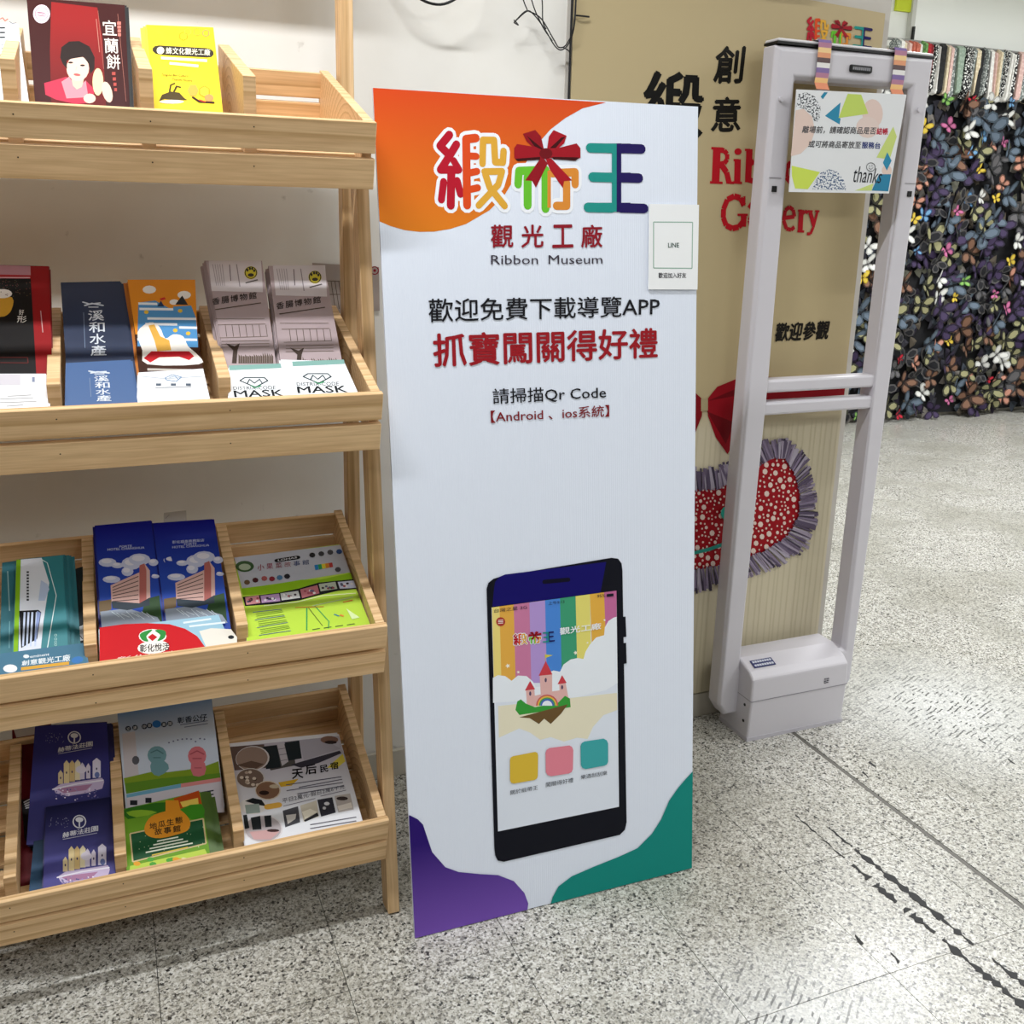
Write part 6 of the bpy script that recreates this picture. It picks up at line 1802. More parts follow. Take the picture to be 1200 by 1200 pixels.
('e','#b8bcd4',[7446,3320,1765,73,-141,517],12,0,360),
('e','#d4d2de',[7315,3209,1057,44,-71,260],10,0,360),
('e','#b8bcd4',[3821,3690,945,40,-62,240],12,0,360),
('e','#d4d2de',[3689,3581,567,24,-30,120],10,0,360),
('e','#b8bcd4',[9598,4884,641,27,-49,169],12,0,360),
('e','#d4d2de',[9467,4775,385,17,-24,85],10,0,360),
('e','#b8bcd4',[9621,3673,806,34,-89,310],12,0,360),
('e','#d4d2de',[9489,3563,484,20,-44,155],10,0,360),
('p','#6d5a40',[182,6571,2159,6495,1951,7307,-5,7705]),
('p','#2f4a2c',[7460,6732,9772,6501,9568,8790,5973,8626]),
('p','#8f99a8',[158,7421,4443,7339,8925,8276,9614,8954,63,8909]),
('p','#c9a49c',[2297,5333,7141,4436,7305,3837,8151,3699,8847,4336,8296,6602,6416,7049,2096,6740]),
('p','#a8605a',[7305,3837,8151,3699,8303,4313,7547,6984,6416,7049]),
('l','#4a3a3c',156,[2561,5529,6889,4768],0),
('l','#4a3a3c',157,[2502,5762,6782,5156],0),
('l','#4a3a3c',158,[2443,5993,6676,5541],0),
('l','#4a3a3c',158,[2384,6223,6570,5924],0),
('l','#4a3a3c',158,[2326,6453,6465,6305],0),
('l','#4a3a3c',158,[2267,6682,6360,6683],0),
('p','#2f3a44',[2117,6658,6425,7017,8128,6628,8012,7253,4399,7500,2125,7233]),
('l','#c8d4dc',110,[1901,7501,3013,8006],0),
('l','#c8d4dc',109,[2645,7632,3741,8201],0),
('l','#c8d4dc',114,[3389,7764,4556,8076],0),
('l','#c8d4dc',108,[4214,7606,5287,8272],0),
('l','#c8d4dc',112,[4963,7738,6108,8147],0),
('l','#c8d4dc',110,[5713,7870,6842,8343],0),
('l','#c8d4dc',111,[6547,7712,7669,8219],0),
('l','#c8d4dc',111,[7301,7844,8406,8414],0),
('part','lettering'),
('t','#c4cae4','彰化福泰商務飯店',[2731, 1676, 7885, 1706, 7818, 1954, 2662, 1958],0,0),
('t','#c4cae4','FORTE',[4576, 1983, 6573, 1993, 6526, 2169, 4526, 2177],0,0),
('t','#c4cae4','HOTEL CHANGHUA',[2615, 2151, 8561, 2217, 8508, 2410, 2563, 2361],0,0),
]),
'pale_tab': ([[0.0721,1.7985,0.7598],[0.1108,1.7997,0.7607],[0.1062,1.7377,0.7123],[0.0643,1.739,0.7133]], [
('part','cover_print'),
('l','#8f8a86',123,[709,1751,2448,720],0),
]),
'red_brochure': ([[-0.0462,1.6136,0.6271],[0.1416,1.6121,0.6263],[0.1554,1.5518,0.5915],[-0.0467,1.5464,0.5883]], [
('part','cover_print'),
('p','#9cc4d8',[0,0,10000,0,10000,10000,0,10000]),
('p','#4f8a5a',[8745,5759,10125,5265,9820,9397,8407,9148]),
('p','#e8e4da',[7916,4130,8955,3737,10510,4842,10697,7453,10490,9192,8055,9525]),
('e','#22262a',[10234,7188,247,141,-67,579],8,0,360),
('l','#e0ecf2',410,[6848,1126,9251,967],0),
('l','#e0ecf2',415,[7244,2375,10271,2574],0),
('p','#c8141e',[-13,-332,1947,-489,3910,8,5680,1031,6864,2910,7627,5470,7956,8883,7852,11716,-157,11366]),
('e','#f2efe8',[4027,6719,1232,264,-52,1806],16,0,360),
('e','#f2efe8',[4128,3744,1095,522,-107,1934],16,0,360),
('p','#2f8f3e',[3150,2745,3345,2384,3638,2124,3886,1964,4057,1894,4181,1927,4205,2104,4057,2480,3813,2995,3643,3518,3643,4095,3713,4684,3724,5038,3603,5036,3423,4799,3278,4442,3181,3924,3118,3284]),
('p','#2f8f3e',[5246,2969,5137,2599,4950,2339,4773,2186,4614,2128,4468,2176,4402,2360,4493,2730,4663,3238,4755,3760,4660,4335,4490,4920,4423,5273,4565,5288,4810,5076,5016,4729,5145,4198,5234,3531]),
('p','#c8141e',[4149,3086,4487,4193,4038,5083,3738,3838]),
('part','lettering'),
('t','#3a2a2a','彰化悅活',[3023, 5561, 5319, 6173, 5182, 8217, 2931, 7648],0.02,0),
('part','lettering'),
('t','#e8c8c4','彰化縣政府',[1225, 7893, 6865, 8715, 6768, 9909, 1193, 9148],0.01,0),
]),
'green_flyer': ([[0.1897,1.7695,0.6683],[0.3876,1.7782,0.6715],[0.394,1.5453,0.5868],[0.1802,1.5423,0.5857]], [
('part','cover_print'),
('p','#b8d94a',[0,0,10000,0,10000,10000,0,10000]),
('p','#b9bcc8',[-24,-110,10146,80,10031,3446,5561,3554,2018,3577,240,3542]),
('p','#8fbf1e',[182,3561,2917,3594,5570,3511,7136,3791,10065,3528,10003,4302,7294,4087,5063,4783,2746,4606,255,4334]),
('p','#15161a',[181,4505,3302,4607,5138,4434,6942,4098,10078,4255,10018,5384,8358,5306,6596,5493,4859,5746,2556,5745,274,5531]),
('p','#c88a90',[390,4572,1558,4574,1577,5424,395,5415]),
('e','#e0dce0',[1336,5153,127,23,-18,123],6,0,360),
('e','#3a3038',[875,4958,127,23,-16,124],6,0,360),
('e','#9a4a58',[1413,4872,128,23,-17,124],6,0,360),
('e','#3a3038',[868,4844,127,24,-16,124],6,0,360),
('e','#9a4a58',[747,4896,127,24,-16,124],6,0,360),
('e','#5a5a78',[587,5098,126,23,-16,123],6,0,360),
('e','#3a3038',[735,5068,127,24,-15,123],6,0,360),
('p','#b090b8',[1691,4641,3284,4704,3249,5522,1682,5444]),
('e','#5a5a78',[2347,5135,128,23,-20,123],6,0,360),
('e','#3a3038',[2226,5004,128,23,-19,123],6,0,360),
('e','#e0dce0',[2793,5273,128,23,-21,123],6,0,360),
('e','#5a5a78',[2746,5172,128,24,-21,124],6,0,360),
('e','#e0dce0',[2026,5186,127,24,-19,124],6,0,360),
('e','#3a3038',[2499,5144,127,23,-21,123],6,0,360),
('e','#e0dce0',[2643,5126,128,24,-21,124],6,0,360),
('p','#c4c6c8',[3397,4696,4969,4694,4970,5483,3367,5473]),
('e','#3a3038',[4624,5069,130,23,-25,124],6,0,360),
('e','#9a4a58',[4057,5119,129,24,-24,124],6,0,360),
('e','#3a3038',[4216,5169,129,24,-25,124],6,0,360),
('e','#3a3038',[4202,5253,128,23,-25,123],6,0,360),
('e','#e0dce0',[4230,5270,129,23,-24,123],6,0,360),
('e','#5a5a78',[3760,4913,130,24,-23,125],6,0,360),
('e','#e0dce0',[3705,4924,129,23,-24,124],6,0,360),
('p','#b87078',[5163,4584,6760,4361,6701,5296,5122,5553]),
('e','#e0dce0',[5994,4858,131,23,-29,125],6,0,360),
('e','#9a4a58',[5784,5111,131,24,-28,125],6,0,360),
('e','#5a5a78',[6058,4900,131,23,-29,125],6,0,360),
('e','#9a4a58',[5544,4839,131,23,-28,125],6,0,360),
('e','#5a5a78',[6198,4934,131,24,-29,125],6,0,360),
('e','#e0dce0',[6280,5175,130,24,-30,124],6,0,360),
('e','#9a4a58',[6026,5151,131,24,-29,124],6,0,360),
('p','#b8c0b0',[6896,4282,8411,4287,8361,5088,6861,5108]),
('e','#9a4a58',[7598,4897,133,24,-33,126],6,0,360),
('e','#3a3038',[7148,4768,132,24,-32,126],6,0,360),
('e','#3a3038',[7971,4873,132,23,-35,125],6,0,360),
('e','#5a5a78',[7481,4654,133,23,-33,126],6,0,360),
('e','#5a5a78',[7741,4833,133,24,-33,125],6,0,360),
('e','#3a3038',[7903,4926,132,24,-34,125],6,0,360),
('e','#9a4a58',[8037,4927,132,24,-34,125],6,0,360),
('p','#c8cce4',[8604,4351,10047,4429,10049,5287,8582,5127]),
('e','#e0dce0',[9127,4705,134,24,-37,126],6,0,360),
('e','#5a5a78',[8884,4754,133,24,-37,126],6,0,360),
('e','#3a3038',[9416,4666,134,24,-38,126],6,0,360),
('e','#e0dce0',[9225,4965,133,24,-37,126],6,0,360),
('e','#5a5a78',[8875,4627,134,24,-37,126],6,0,360),
('e','#9a4a58',[9052,4906,133,24,-37,125],6,0,360),
('e','#e0dce0',[9763,4764,134,24,-39,126],6,0,360),
('l','#1a1a1e',1028,[3795,959,5736,912],1),
('e','#3d5a38',[788,1116,819,146,-83,652],16,0,360),
('e','#a8b8a0',[779,1190,544,98,-50,386],12,0,360),
('p','#2f7fc0',[7035,2075,7374,2073,7307,2660,6991,2680]),
('p','#2f9a5a',[7374,2073,7714,2071,7647,2644,7330,2664]),
('p','#d8c83c',[7714,2071,8055,2069,7988,2628,7670,2648]),
('p','#d88a2c',[8055,2069,8397,2067,8330,2611,8011,2632]),
('p','#b83a3a',[8397,2067,8740,2065,8674,2595,8353,2615]),
('e','#6a5238',[754,2981,264,48,-36,286],8,0,360),
('e','#4a2028',[1503,2866,265,48,-41,288],8,0,360),
('e','#a85a5a',[2306,2819,266,48,-46,288],8,0,360),
('e','#8a2a38',[2965,2983,266,48,-49,287],8,0,360),
('e','#4a78a0',[3658,2959,268,48,-53,288],8,0,360),
('e','#2a2a30',[4334,2931,269,49,-57,288],8,0,360),
('e','#4a4a50',[9028,2964,276,49,-85,290],8,0,360),
('e','#2a2a2e',[7154,877,284,50,-76,302],8,0,360),
('e','#3a3a3e',[8023,870,285,50,-82,303],8,0,360),
('e','#4a4a4e',[8906,833,287,50,-86,303],8,0,360),
('e','#2f4a80',[9766,902,287,50,-92,303],8,0,360),
('l','#e8f2c0',199,[1789,5812,4603,5911,6904,5620,9813,5857],0),
('l','#3a9a5a',209,[5288,6666,4797,8944],0),
('l','#2a2a2a',94,[5425,6691,6142,8730],0),
('l','#3a9a5a',164,[5999,6587,6763,8376,6537,9070],0),
('l','#c86a2a',164,[4330,6448,6723,6790],0),
('l','#c83a2a',196,[8446,6612,9312,6556],0),
('l','#2f7fa0',239,[7361,7738,7726,8010],0),
('l','#d8863c',365,[7814,7890,8091,8077],0),
('l','#b8c8a0',162,[5787,6549,9469,6227],0),
('p','#d8ecb0',[8523,7328,9356,8447,8675,8526]),
('l','#4a5a9a',131,[812,6319,3198,6419],0),
('l','#7a9a3a',128,[1032,6565,3236,6564],0),
('l','#7a9a3a',130,[1047,6771,3275,6709],0),
('l','#7a9a3a',128,[1061,6977,3285,7012],0),
('l','#4a5a9a',131,[871,7143,3323,7155],0),
('l','#7a9a3a',128,[1088,7385,3361,7298],0),
('l','#7a9a3a',126,[1102,7587,3370,7597],0),
('l','#7a9a3a',126,[1116,7789,3407,7739],0),
('l','#4a5a9a',126,[929,7952,3444,7880],0),
('l','#7a9a3a',126,[1143,8190,3453,8175],0),
('l','#7a9a3a',126,[1156,8389,3490,8315],0),
('l','#7a9a3a',125,[1169,8587,3527,8454],0),
('l','#4a5a9a',123,[985,8747,3535,8746],0),
('l','#4a5a3a',154,[5243,8961,5878,8948],0),
('l','#4a5a3a',154,[6188,8979,6829,8965],0),
('l','#4a5a3a',157,[7141,8996,7788,8983],0),
('l','#4a5a3a',157,[8102,9014,8754,9001],0),
('part','lettering'),
('t','#a03848','小',[1929, 1137, 2536, 1168, 2457, 1872, 1859, 1840],0,0),
('t','#a04a60','果',[2747, 1175, 3357, 1207, 3273, 1881, 2671, 1849],0,0),
('t','#8a3a48','菜',[3570, 1214, 4183, 1245, 4094, 1891, 3488, 1859],0,0),
('t','#a06a70','故',[4397, 1252, 5014, 1284, 4920, 1900, 4311, 1868],0,0),
('t','#3a4a7a','事',[5229, 1291, 5850, 1323, 5753, 1910, 5139, 1878],0,0),
('t','#3a4a7a','館',[6066, 1330, 6690, 1362, 6591, 1919, 5974, 1887],0,0),
('t','#d8d8e0','LOHAS',[3896, 868, 5695, 826, 5651, 1022, 3857, 1079],0.02,0),
]),
'purple_brochure_back': ([[-0.178,1.8389,0.3547],[-0.0544,1.8268,0.3466],[-0.0542,1.6353,0.2174],[-0.1926,1.6543,0.2302]], [
('part','cover_print'),
('p','G:#33327a:#3b3a72:.0:.9:v',[0,0,10000,0,10000,10000,0,10000]),
('p','#c4b4d4',[2833,5547,3717,5195,9016,4869,9239,5199,8955,5764,6925,6074,4540,6243,3149,5940]),
('p','#a87a9c',[3131,5558,7759,5339,6932,5821,4139,5976]),
('l','#e6e2ee',259,[2776,5609,5732,5267,9105,5065],1),
('p','#d8c49a',[3415,5184,3379,4277,3675,4000,3992,4299,4017,5180]),
('e','#4a4060',[3699,4678,101,4,4,117],6,0,360),
('p','#e0cc9a',[4117,5145,4072,3449,4420,3171,4780,3476,4802,5144]),
('e','#4a4060',[4442,4250,102,4,2,118],6,0,360),
('p','#d4b880',[4821,5041,4801,3476,5154,3198,5511,3502,5510,5040]),
('e','#4a4060',[5160,4211,103,4,1,118],6,0,360),
('p','#e2d6b4',[5530,4938,5532,3437,5890,3159,6244,3463,6222,4937]),
('e','#4a4060',[5882,4140,104,3,-1,117],6,0,360),
('p','#cfc6d8',[6141,4896,6157,3724,6475,3446,6783,3747,6754,4892]),
('e','#4a4060',[6460,4258,103,4,-3,118],6,0,360),
('p','#d8cfe0',[6960,4860,6990,3820,7272,3541,7533,3839,7493,4854]),
('e','#4a4060',[7246,4287,103,4,-4,117],6,0,360),
('p','#ddd8ea',[7782,4825,7847,3390,8392,3119,8904,3428,8811,4836]),
('e','#4a4060',[8338,4065,105,4,-6,117],6,0,360),
('e','#dcd4e4',[6318,4057,706,26,-5,339],12,0,360),
('e','#6a78b0',[8372,4587,330,12,-15,259],10,0,360),
('e','#5a5a90',[4065,6270,119,5,2,64],5,0,360),
('e','#e8e0f0',[5546,6598,118,5,0,63],5,0,360),
('e','#5a5a90',[4950,5712,120,4,0,63],5,0,360),
('e','#e8e0f0',[4776,6036,119,4,1,63],5,0,360),
('e','#9a8ab8',[5628,5704,120,4,-1,63],5,0,360),
('e','#5a5a90',[3697,6002,119,5,3,64],5,0,360),
('e','#9a8ab8',[4209,6136,119,4,2,63],5,0,360),
('e','#e8e0f0',[4753,6202,119,4,1,63],5,0,360),
('e','#5a5a90',[6374,6351,120,4,-1,63],5,0,360),
('e','#e8e0f0',[4288,6357,119,4,2,63],5,0,360),
('e','#e8e0f0',[4835,6134,119,4,1,63],5,0,360),
('e','#5a5a90',[3231,5836,119,4,3,64],5,0,360),
('e','#5a5a90',[7642,6494,119,4,-3,63],5,0,360),
('e','#e8e0f0',[7358,6131,120,5,-3,63],5,0,360),
('e','#5a5a90',[8361,6467,119,4,-4,62],5,0,360),
('e','#e8e0f0',[7281,6697,119,5,-2,63],5,0,360),
('e','#9a8ab8',[7956,6401,120,4,-3,63],5,0,360),
('e','#e8e0f0',[4568,6018,119,4,1,64],5,0,360),
('e','#9a8ab8',[5780,5861,120,4,0,64],5,0,360),
('e','#9a8ab8',[6791,6015,120,4,-2,63],5,0,360),
('e','#5a5a90',[3759,5651,120,4,3,64],5,0,360),
('e','#9a8ab8',[7953,6091,120,4,-3,63],5,0,360),
('e','#e8e0f0',[4609,5876,119,4,1,64],5,0,360),
('e','#5a5a90',[7678,5988,121,4,-2,63],5,0,360),
('e','#5a5a90',[8059,5846,121,4,-3,63],5,0,360),
('e','#5a5a90',[7200,6182,120,4,-2,63],5,0,360),
('e','#9a8ab8',[5531,5675,120,5,0,64],5,0,360),
('e','#9a8ab8',[3856,6148,118,5,2,64],5,0,360),
('e','#5a5a90',[3213,6203,118,4,3,63],5,0,360),
('e','#5a5a90',[7956,6126,120,4,-3,63],5,0,360),
('e','#e8e0f0',[4023,5761,119,4,2,63],5,0,360),
('e','#9a8ab8',[7187,6343,120,4,-2,63],5,0,360),
('e','#e8e0f0',[3245,6411,118,4,3,63],5,0,360),
('e','#5a5a90',[4594,5696,119,4,1,63],5,0,360),
('e','#9a8ab8',[8074,6318,120,4,-3,63],5,0,360),
('e','#e8e0f0',[3711,5603,119,4,2,64],5,0,360),
('e','#e8e0f0',[7308,5847,120,4,-3,63],5,0,360),
('e','#e8e0f0',[7379,5732,121,4,-2,63],5,0,360),
('e','#9a8ab8',[5803,6518,118,4,-1,62],5,0,360),
('e','#5a5a90',[8165,5985,121,4,-3,64],5,0,360),
('e','#9a9ab8',[1817,1339,53,2,2,34],5,0,360),
('e','#9a9ab8',[2268,1033,54,2,2,34],5,0,360),
('e','#9a9ab8',[2060,703,55,2,2,34],5,0,360),
('e','#9a9ab8',[1611,1355,54,2,2,35],5,0,360),
('e','#9a9ab8',[2688,1011,54,2,2,34],5,0,360),
('e','#9a9ab8',[2370,1011,55,2,3,35],5,0,360),
('e','#9a9ab8',[2984,1164,55,2,2,34],5,0,360),
('e','#9a9ab8',[2118,1551,54,2,2,34],5,0,360),
('e','#9a9ab8',[1863,1140,55,2,3,34],5,0,360),
('e','#9a9ab8',[3060,1148,54,3,2,35],5,0,360),
('e','#9a9ab8',[3435,812,55,2,2,35],5,0,360),
('e','#9a9ab8',[3988,1493,54,3,1,35],5,0,360),
('e','#9a9ab8',[3758,1051,55,2,1,34],5,0,360),
('e','#9a9ab8',[2336,1100,55,2,3,34],5,0,360),
('e','#9a9ab8',[3893,1587,54,2,1,34],5,0,360),
('e','#9a9ab8',[2200,1361,54,2,2,34],5,0,360),
('e','#9a9ab8',[2452,1080,54,2,2,34],5,0,360),
('e','#9a9ab8',[1613,917,54,2,2,34],5,0,360),
('e','#9a9ab8',[3216,1254,54,2,1,34],5,0,360),
('e','#9a9ab8',[2683,867,55,3,2,35],5,0,360),
('e','#9a9ab8',[3218,1353,54,2,1,34],5,0,360),
('e','#9a9ab8',[2366,741,55,2,2,35],5,0,360),
('e','#9a9ab8',[3310,1113,54,2,1,34],5,0,360),
('e','#9a9ab8',[3778,1151,54,2,1,34],5,0,360),
('e','#9a9ab8',[2484,1424,54,2,2,34],5,0,360),
('e','#9a9ab8',[2919,1531,54,2,1,34],5,0,360),
('part','emblem'),
('l','#dcdce6',202,[6278,1249,6235,1407,6115,1547,5932,1654,5701,1719,5447,1735,5193,1700,4963,1618,4780,1496,4661,1347,4618,1185,4656,1026,4772,885,4955,777,5188,711,5447,696,5706,731,5939,815,6123,937,6240,1087,6278,1249],1),
('l','#dcdce6',244,[5447,1626,5447,1149],1),
('e','#dcdce6',[5447,1053,526,20,0,219],12,0,360),
('part','lettering'),
('t','#dcdce6','赫',[3286, 2045, 4117, 2009, 4128, 2427, 3262, 2488],0.02,0),
('t','#dcdce6','蒂',[4223, 1959, 5060, 1923, 5063, 2341, 4191, 2402],0.02,0),
('t','#dcdce6','法',[5167, 1873, 6009, 1837, 6005, 2255, 5127, 2316],0.02,0),
('t','#dcdce6','莊',[6118, 1787, 6966, 1751, 6953, 2170, 6070, 2231],0.02,0),
('t','#dcdce6','園',[7076, 1701, 7929, 1665, 7909, 2084, 7019, 2145],0.02,0),
('l','#b8b8cc',120,[3310,2610,7792,2255],0),
]),
'purple_brochure': ([[-0.1606,1.6998,0.2676],[-0.0556,1.6972,0.2661],[-0.0536,1.557,0.1852],[-0.1667,1.5552,0.1841]], [
('part','cover_print'),
('p','G:#14163c:#4c4a8c:.0:.7:v',[0,0,10000,0,10000,10000,0,10000]),
('p','#c4b4d4',[2009,7844,3026,7495,9028,7776,9271,8266,8936,9011,6640,9140,3932,9018,2357,8412]),
('p','#a87a9c',[2349,7900,7601,8251,6655,8794,3484,8601]),
('l','#e6e2ee',266,[1943,7918,5312,7869,9123,8062],1),
('p','#d8c49a',[2683,7440,2669,6222,3015,5889,3366,6330,3369,7516]),
('e','#4a4060',[3021,6801,115,18,1,157],6,0,360),
('p','#e0cc9a',[3483,7483,3482,5197,3885,4862,4285,5317,4261,7575]),
('e','#4a4060',[3878,6322,116,18,-1,158],6,0,360),
('p','#d4b880',[4286,7439,4308,5320,4717,4985,5112,5442,5067,7531]),
('e','#4a4060',[4694,6361,117,18,-2,159],6,0,360),
('p','#e2d6b4',[5093,7395,5138,5355,5551,5019,5943,5477,5876,7488]),
('e','#4a4060',[5514,6356,117,18,-4,160],6,0,360),
('p','#cfc6d8',[5786,7420,5836,5823,6204,5481,6543,5932,6479,7498]),
('e','#4a4060',[6164,6592,116,19,-6,160],6,0,360),
('p','#d8cfe0',[6712,7483,6775,6058,7101,5709,7387,6154,7314,7546]),
('e','#4a4060',[7051,6733,116,19,-8,161],6,0,360),
('p','#ddd8ea',[7640,7546,7754,5571,8375,5261,8942,5754,8799,7702]),
('e','#4a4060',[8288,6569,118,18,-10,161],6,0,360),
('e','#dcd4e4',[6009,6299,797,125,-15,463],12,0,360),
('e','#6a78b0',[8311,7297,372,61,-23,356],10,0,360),
('e','#5a5a90',[3963,8602,135,23,-1,85],5,0,360),
('e','#e8e0f0',[3728,8499,136,23,0,86],5,0,360),
('e','#5a5a90',[2593,8305,135,23,1,85],5,0,360),
('e','#9a8ab8',[7941,9691,135,24,-5,86],5,0,360),
('e','#5a5a90',[8620,9885,135,24,-6,86],5,0,360),
('e','#9a8ab8',[2594,8594,135,23,1,85],5,0,360),
('e','#9a8ab8',[3937,8774,135,23,-1,85],5,0,360),
('e','#5a5a90',[8360,9501,136,24,-5,87],5,0,360),
('e','#9a8ab8',[3947,8776,135,23,0,85],5,0,360),
('e','#e8e0f0',[7373,10032,134,24,-5,85],5,0,360),
('e','#9a8ab8',[4555,8975,135,23,-2,86],5,0,360),
('e','#e8e0f0',[2688,8451,136,22,1,85],5,0,360),
('e','#9a8ab8',[4596,9190,135,24,-1,85],5,0,360),
('e','#9a8ab8',[4038,8683,135,23,0,86],5,0,360),
('e','#5a5a90',[3514,8799,135,23,0,85],5,0,360),
('e','#e8e0f0',[5868,8942,136,23,-3,86],5,0,360),
('e','#9a8ab8',[5292,8982,136,23,-2,86],5,0,360),
('e','#e8e0f0',[4788,8897,135,23,-1,86],5,0,360),
('e','#9a8ab8',[7987,9637,135,24,-6,86],5,0,360),
('e','#5a5a90',[3127,8300,136,23,1,85],5,0,360),
('e','#9a8ab8',[3192,8688,135,23,0,85],5,0,360),
('e','#5a5a90',[4342,9310,134,23,-1,85],5,0,360),
('e','#9a8ab8',[5368,8663,135,23,-3,86],5,0,360),
('e','#9a8ab8',[3823,8154,136,22,0,86],5,0,360),
('e','#5a5a90',[8679,9245,136,24,-6,87],5,0,360),
('e','#5a5a90',[4581,8537,136,23,-1,86],5,0,360),
('e','#9a8ab8',[2701,9289,134,23,1,84],5,0,360),
('e','#9a8ab8',[7506,9212,136,23,-5,86],5,0,360),
('e','#5a5a90',[6515,9818,134,24,-3,85],5,0,360),
('e','#9a8ab8',[2793,8731,135,23,1,85],5,0,360),
('e','#9a8ab8',[4314,9020,134,23,-1,85],5,0,360),
('e','#9a8ab8',[4052,8606,136,23,0,86],5,0,360),
('e','#e8e0f0',[6862,8693,136,23,-4,86],5,0,360),
('e','#9a8ab8',[3550,8655,135,23,0,85],5,0,360),
('e','#e8e0f0',[6201,8632,136,23,-3,86],5,0,360),
('e','#5a5a90',[2715,8453,136,22,1,85],5,0,360),
('e','#5a5a90',[4834,8618,136,23,-1,86],5,0,360),
('e','#9a8ab8',[7727,9341,135,24,-5,87],5,0,360),
('e','#9a8ab8',[6089,8684,136,23,-3,87],5,0,360),
('e','#5a5a90',[5598,9252,135,24,-2,86],5,0,360),
('e','#9a9ab8',[606,2215,61,8,2,46],5,0,360),
('e','#9a9ab8',[820,1646,62,8,2,46],5,0,360),
('e','#9a9ab8',[3362,2320,61,8,0,46],5,0,360),
('e','#9a9ab8',[814,1503,62,8,2,46],5,0,360),
('e','#9a9ab8',[3446,1935,62,8,0,46],5,0,360),
('e','#9a9ab8',[2393,2165,62,8,1,46],5,0,360),
('e','#9a9ab8',[1622,1949,62,8,2,46],5,0,360),
('e','#9a9ab8',[1865,1523,62,8,1,47],5,0,360),
('e','#9a9ab8',[3230,1707,62,8,0,46],5,0,360),
('e','#9a9ab8',[3077,1670,62,8,0,47],5,0,360),
('e','#9a9ab8',[804,2138,61,8,2,46],5,0,360),
('e','#9a9ab8',[913,1363,62,8,1,46],5,0,360),
('e','#9a9ab8',[2786,2177,61,8,0,46],5,0,360),
('e','#9a9ab8',[3123,1993,62,8,1,46],5,0,360),
('e','#9a9ab8',[3048,1603,62,8,0,47],5,0,360),
('e','#9a9ab8',[800,1979,61,8,2,46],5,0,360),
('e','#9a9ab8',[1623,2230,61,8,1,46],5,0,360),
('e','#9a9ab8',[2883,1702,62,8,0,47],5,0,360),
('e','#9a9ab8',[1648,1818,62,8,1,46],5,0,360),
('e','#9a9ab8',[2625,1740,62,8,1,46],5,0,360),
('e','#9a9ab8',[2433,2329,61,9,1,46],5,0,360),
('e','#9a9ab8',[2432,2311,62,8,1,46],5,0,360),
('e','#9a9ab8',[1858,2047,62,8,1,46],5,0,360),
('e','#9a9ab8',[1942,2067,62,8,1,46],5,0,360),
('e','#9a9ab8',[3253,2629,61,8,0,46],5,0,360),
('e','#9a9ab8',[2906,2669,61,8,0,46],5,0,360),
('part','emblem'),
('l','#dcdce6',199,[6046,2443,5993,2656,5853,2836,5642,2964,5380,3029,5092,3024,4806,2950,4548,2815,4344,2631,4214,2416,4170,2192,4218,1979,4354,1798,4565,1668,4830,1600,5124,1603,5415,1676,5676,1813,5880,1999,6008,2216,6046,2443],1),
('l','#dcdce6',233,[5096,2875,5110,2223],1),
('e','#dcdce6',[5113,2092,594,79,-7,299],12,0,360),
('part','lettering'),
('t','#dcdce6','赫',[2633, 3218, 3578, 3257, 3577, 3823, 2592, 3811],0.02,0),
('t','#dcdce6','蒂',[3699, 3201, 4648, 3240, 4639, 3809, 3649, 3797],0.02,0),
('t','#dcdce6','法',[4771, 3183, 5725, 3223, 5707, 3796, 4712, 3783],0.02,0),
('t','#dcdce6','莊',[5849, 3166, 6807, 3205, 6781, 3782, 5781, 3769],0.02,0),
('t','#dcdce6','園',[6933, 3148, 7895, 3188, 7860, 3767, 6855, 3755],0.02,0),
('l','#b8b8cc',125,[2642,3980,7724,3992],0),
]),
'dark_blue_leaflet': ([[-0.1779,1.6924,0.2525],[-0.1534,1.6918,0.2522],[-0.1572,1.5689,0.1812],[-0.1894,1.5681,0.1807]], [
('part','cover_print'),
('p','G:#0c0e14:#33506e:0:.7:v',[0,0,10000,0,10000,10000,0,10000]),
]),
'maroon_brochure': ([[-0.2209,1.8762,0.3368],[-0.1533,1.8809,0.3395],[-0.1484,1.5836,0.1679],[-0.2055,1.583,0.1675]], [
('part','cover_print'),
('p','#5a0a16',[0,0,10000,0,10000,10000,0,10000]),
('p','#b8b0ac',[127,-317,5887,-101,5790,631,1020,577]),
('p','#120c0e',[1665,4402,6311,4446,6430,6491,4126,7453,2129,6646]),
('l','#d8d8dc',272,[2393,4581,4614,4436],1),
('l','#d8d8dc',270,[2542,4702,4587,4606],1),
('l','#d8d8dc',264,[2691,4823,4561,4775],1),
('l','#d8d8dc',258,[2841,4943,4535,4943],1),
]),
'figurine_brochure': ([[-0.0346,1.8467,0.366],[0.1394,1.8515,0.3695],[0.1378,1.6567,0.228],[-0.0309,1.6699,0.2376]], [
('part','cover_print'),
('p','G:#6a8fc0:#c6d0e0:.05:.3:v',[0,0,10000,0,10000,10000,0,10000]),
('p','#c8c2c8',[283,2655,1603,2612,1603,6853,156,6687]),
('e','#5a5a62',[1424,5241,378,48,-41,393],10,0,360),
('p','#7f9a28',[71,6677,3129,6429,4508,6658,6637,6670,8448,6574,9943,6301,9943,7720,5785,7739,194,8042]),
('p','#5f8a28',[197,7145,3926,7110,9972,7300,9943,7720,5782,7768,191,8071]),
('p','#6fa8c4',[187,8115,5782,7768,5739,8093,208,8414]),
('p','#d88a8a',[5782,7768,9952,7665,9958,7973,5739,8093]),
('p','#cfcad4',[208,8414,5739,8093,9958,7973,9925,10466,174,9946]),
('e','#6f98a0',[3636,5061,978,121,-92,803],14,0,360),
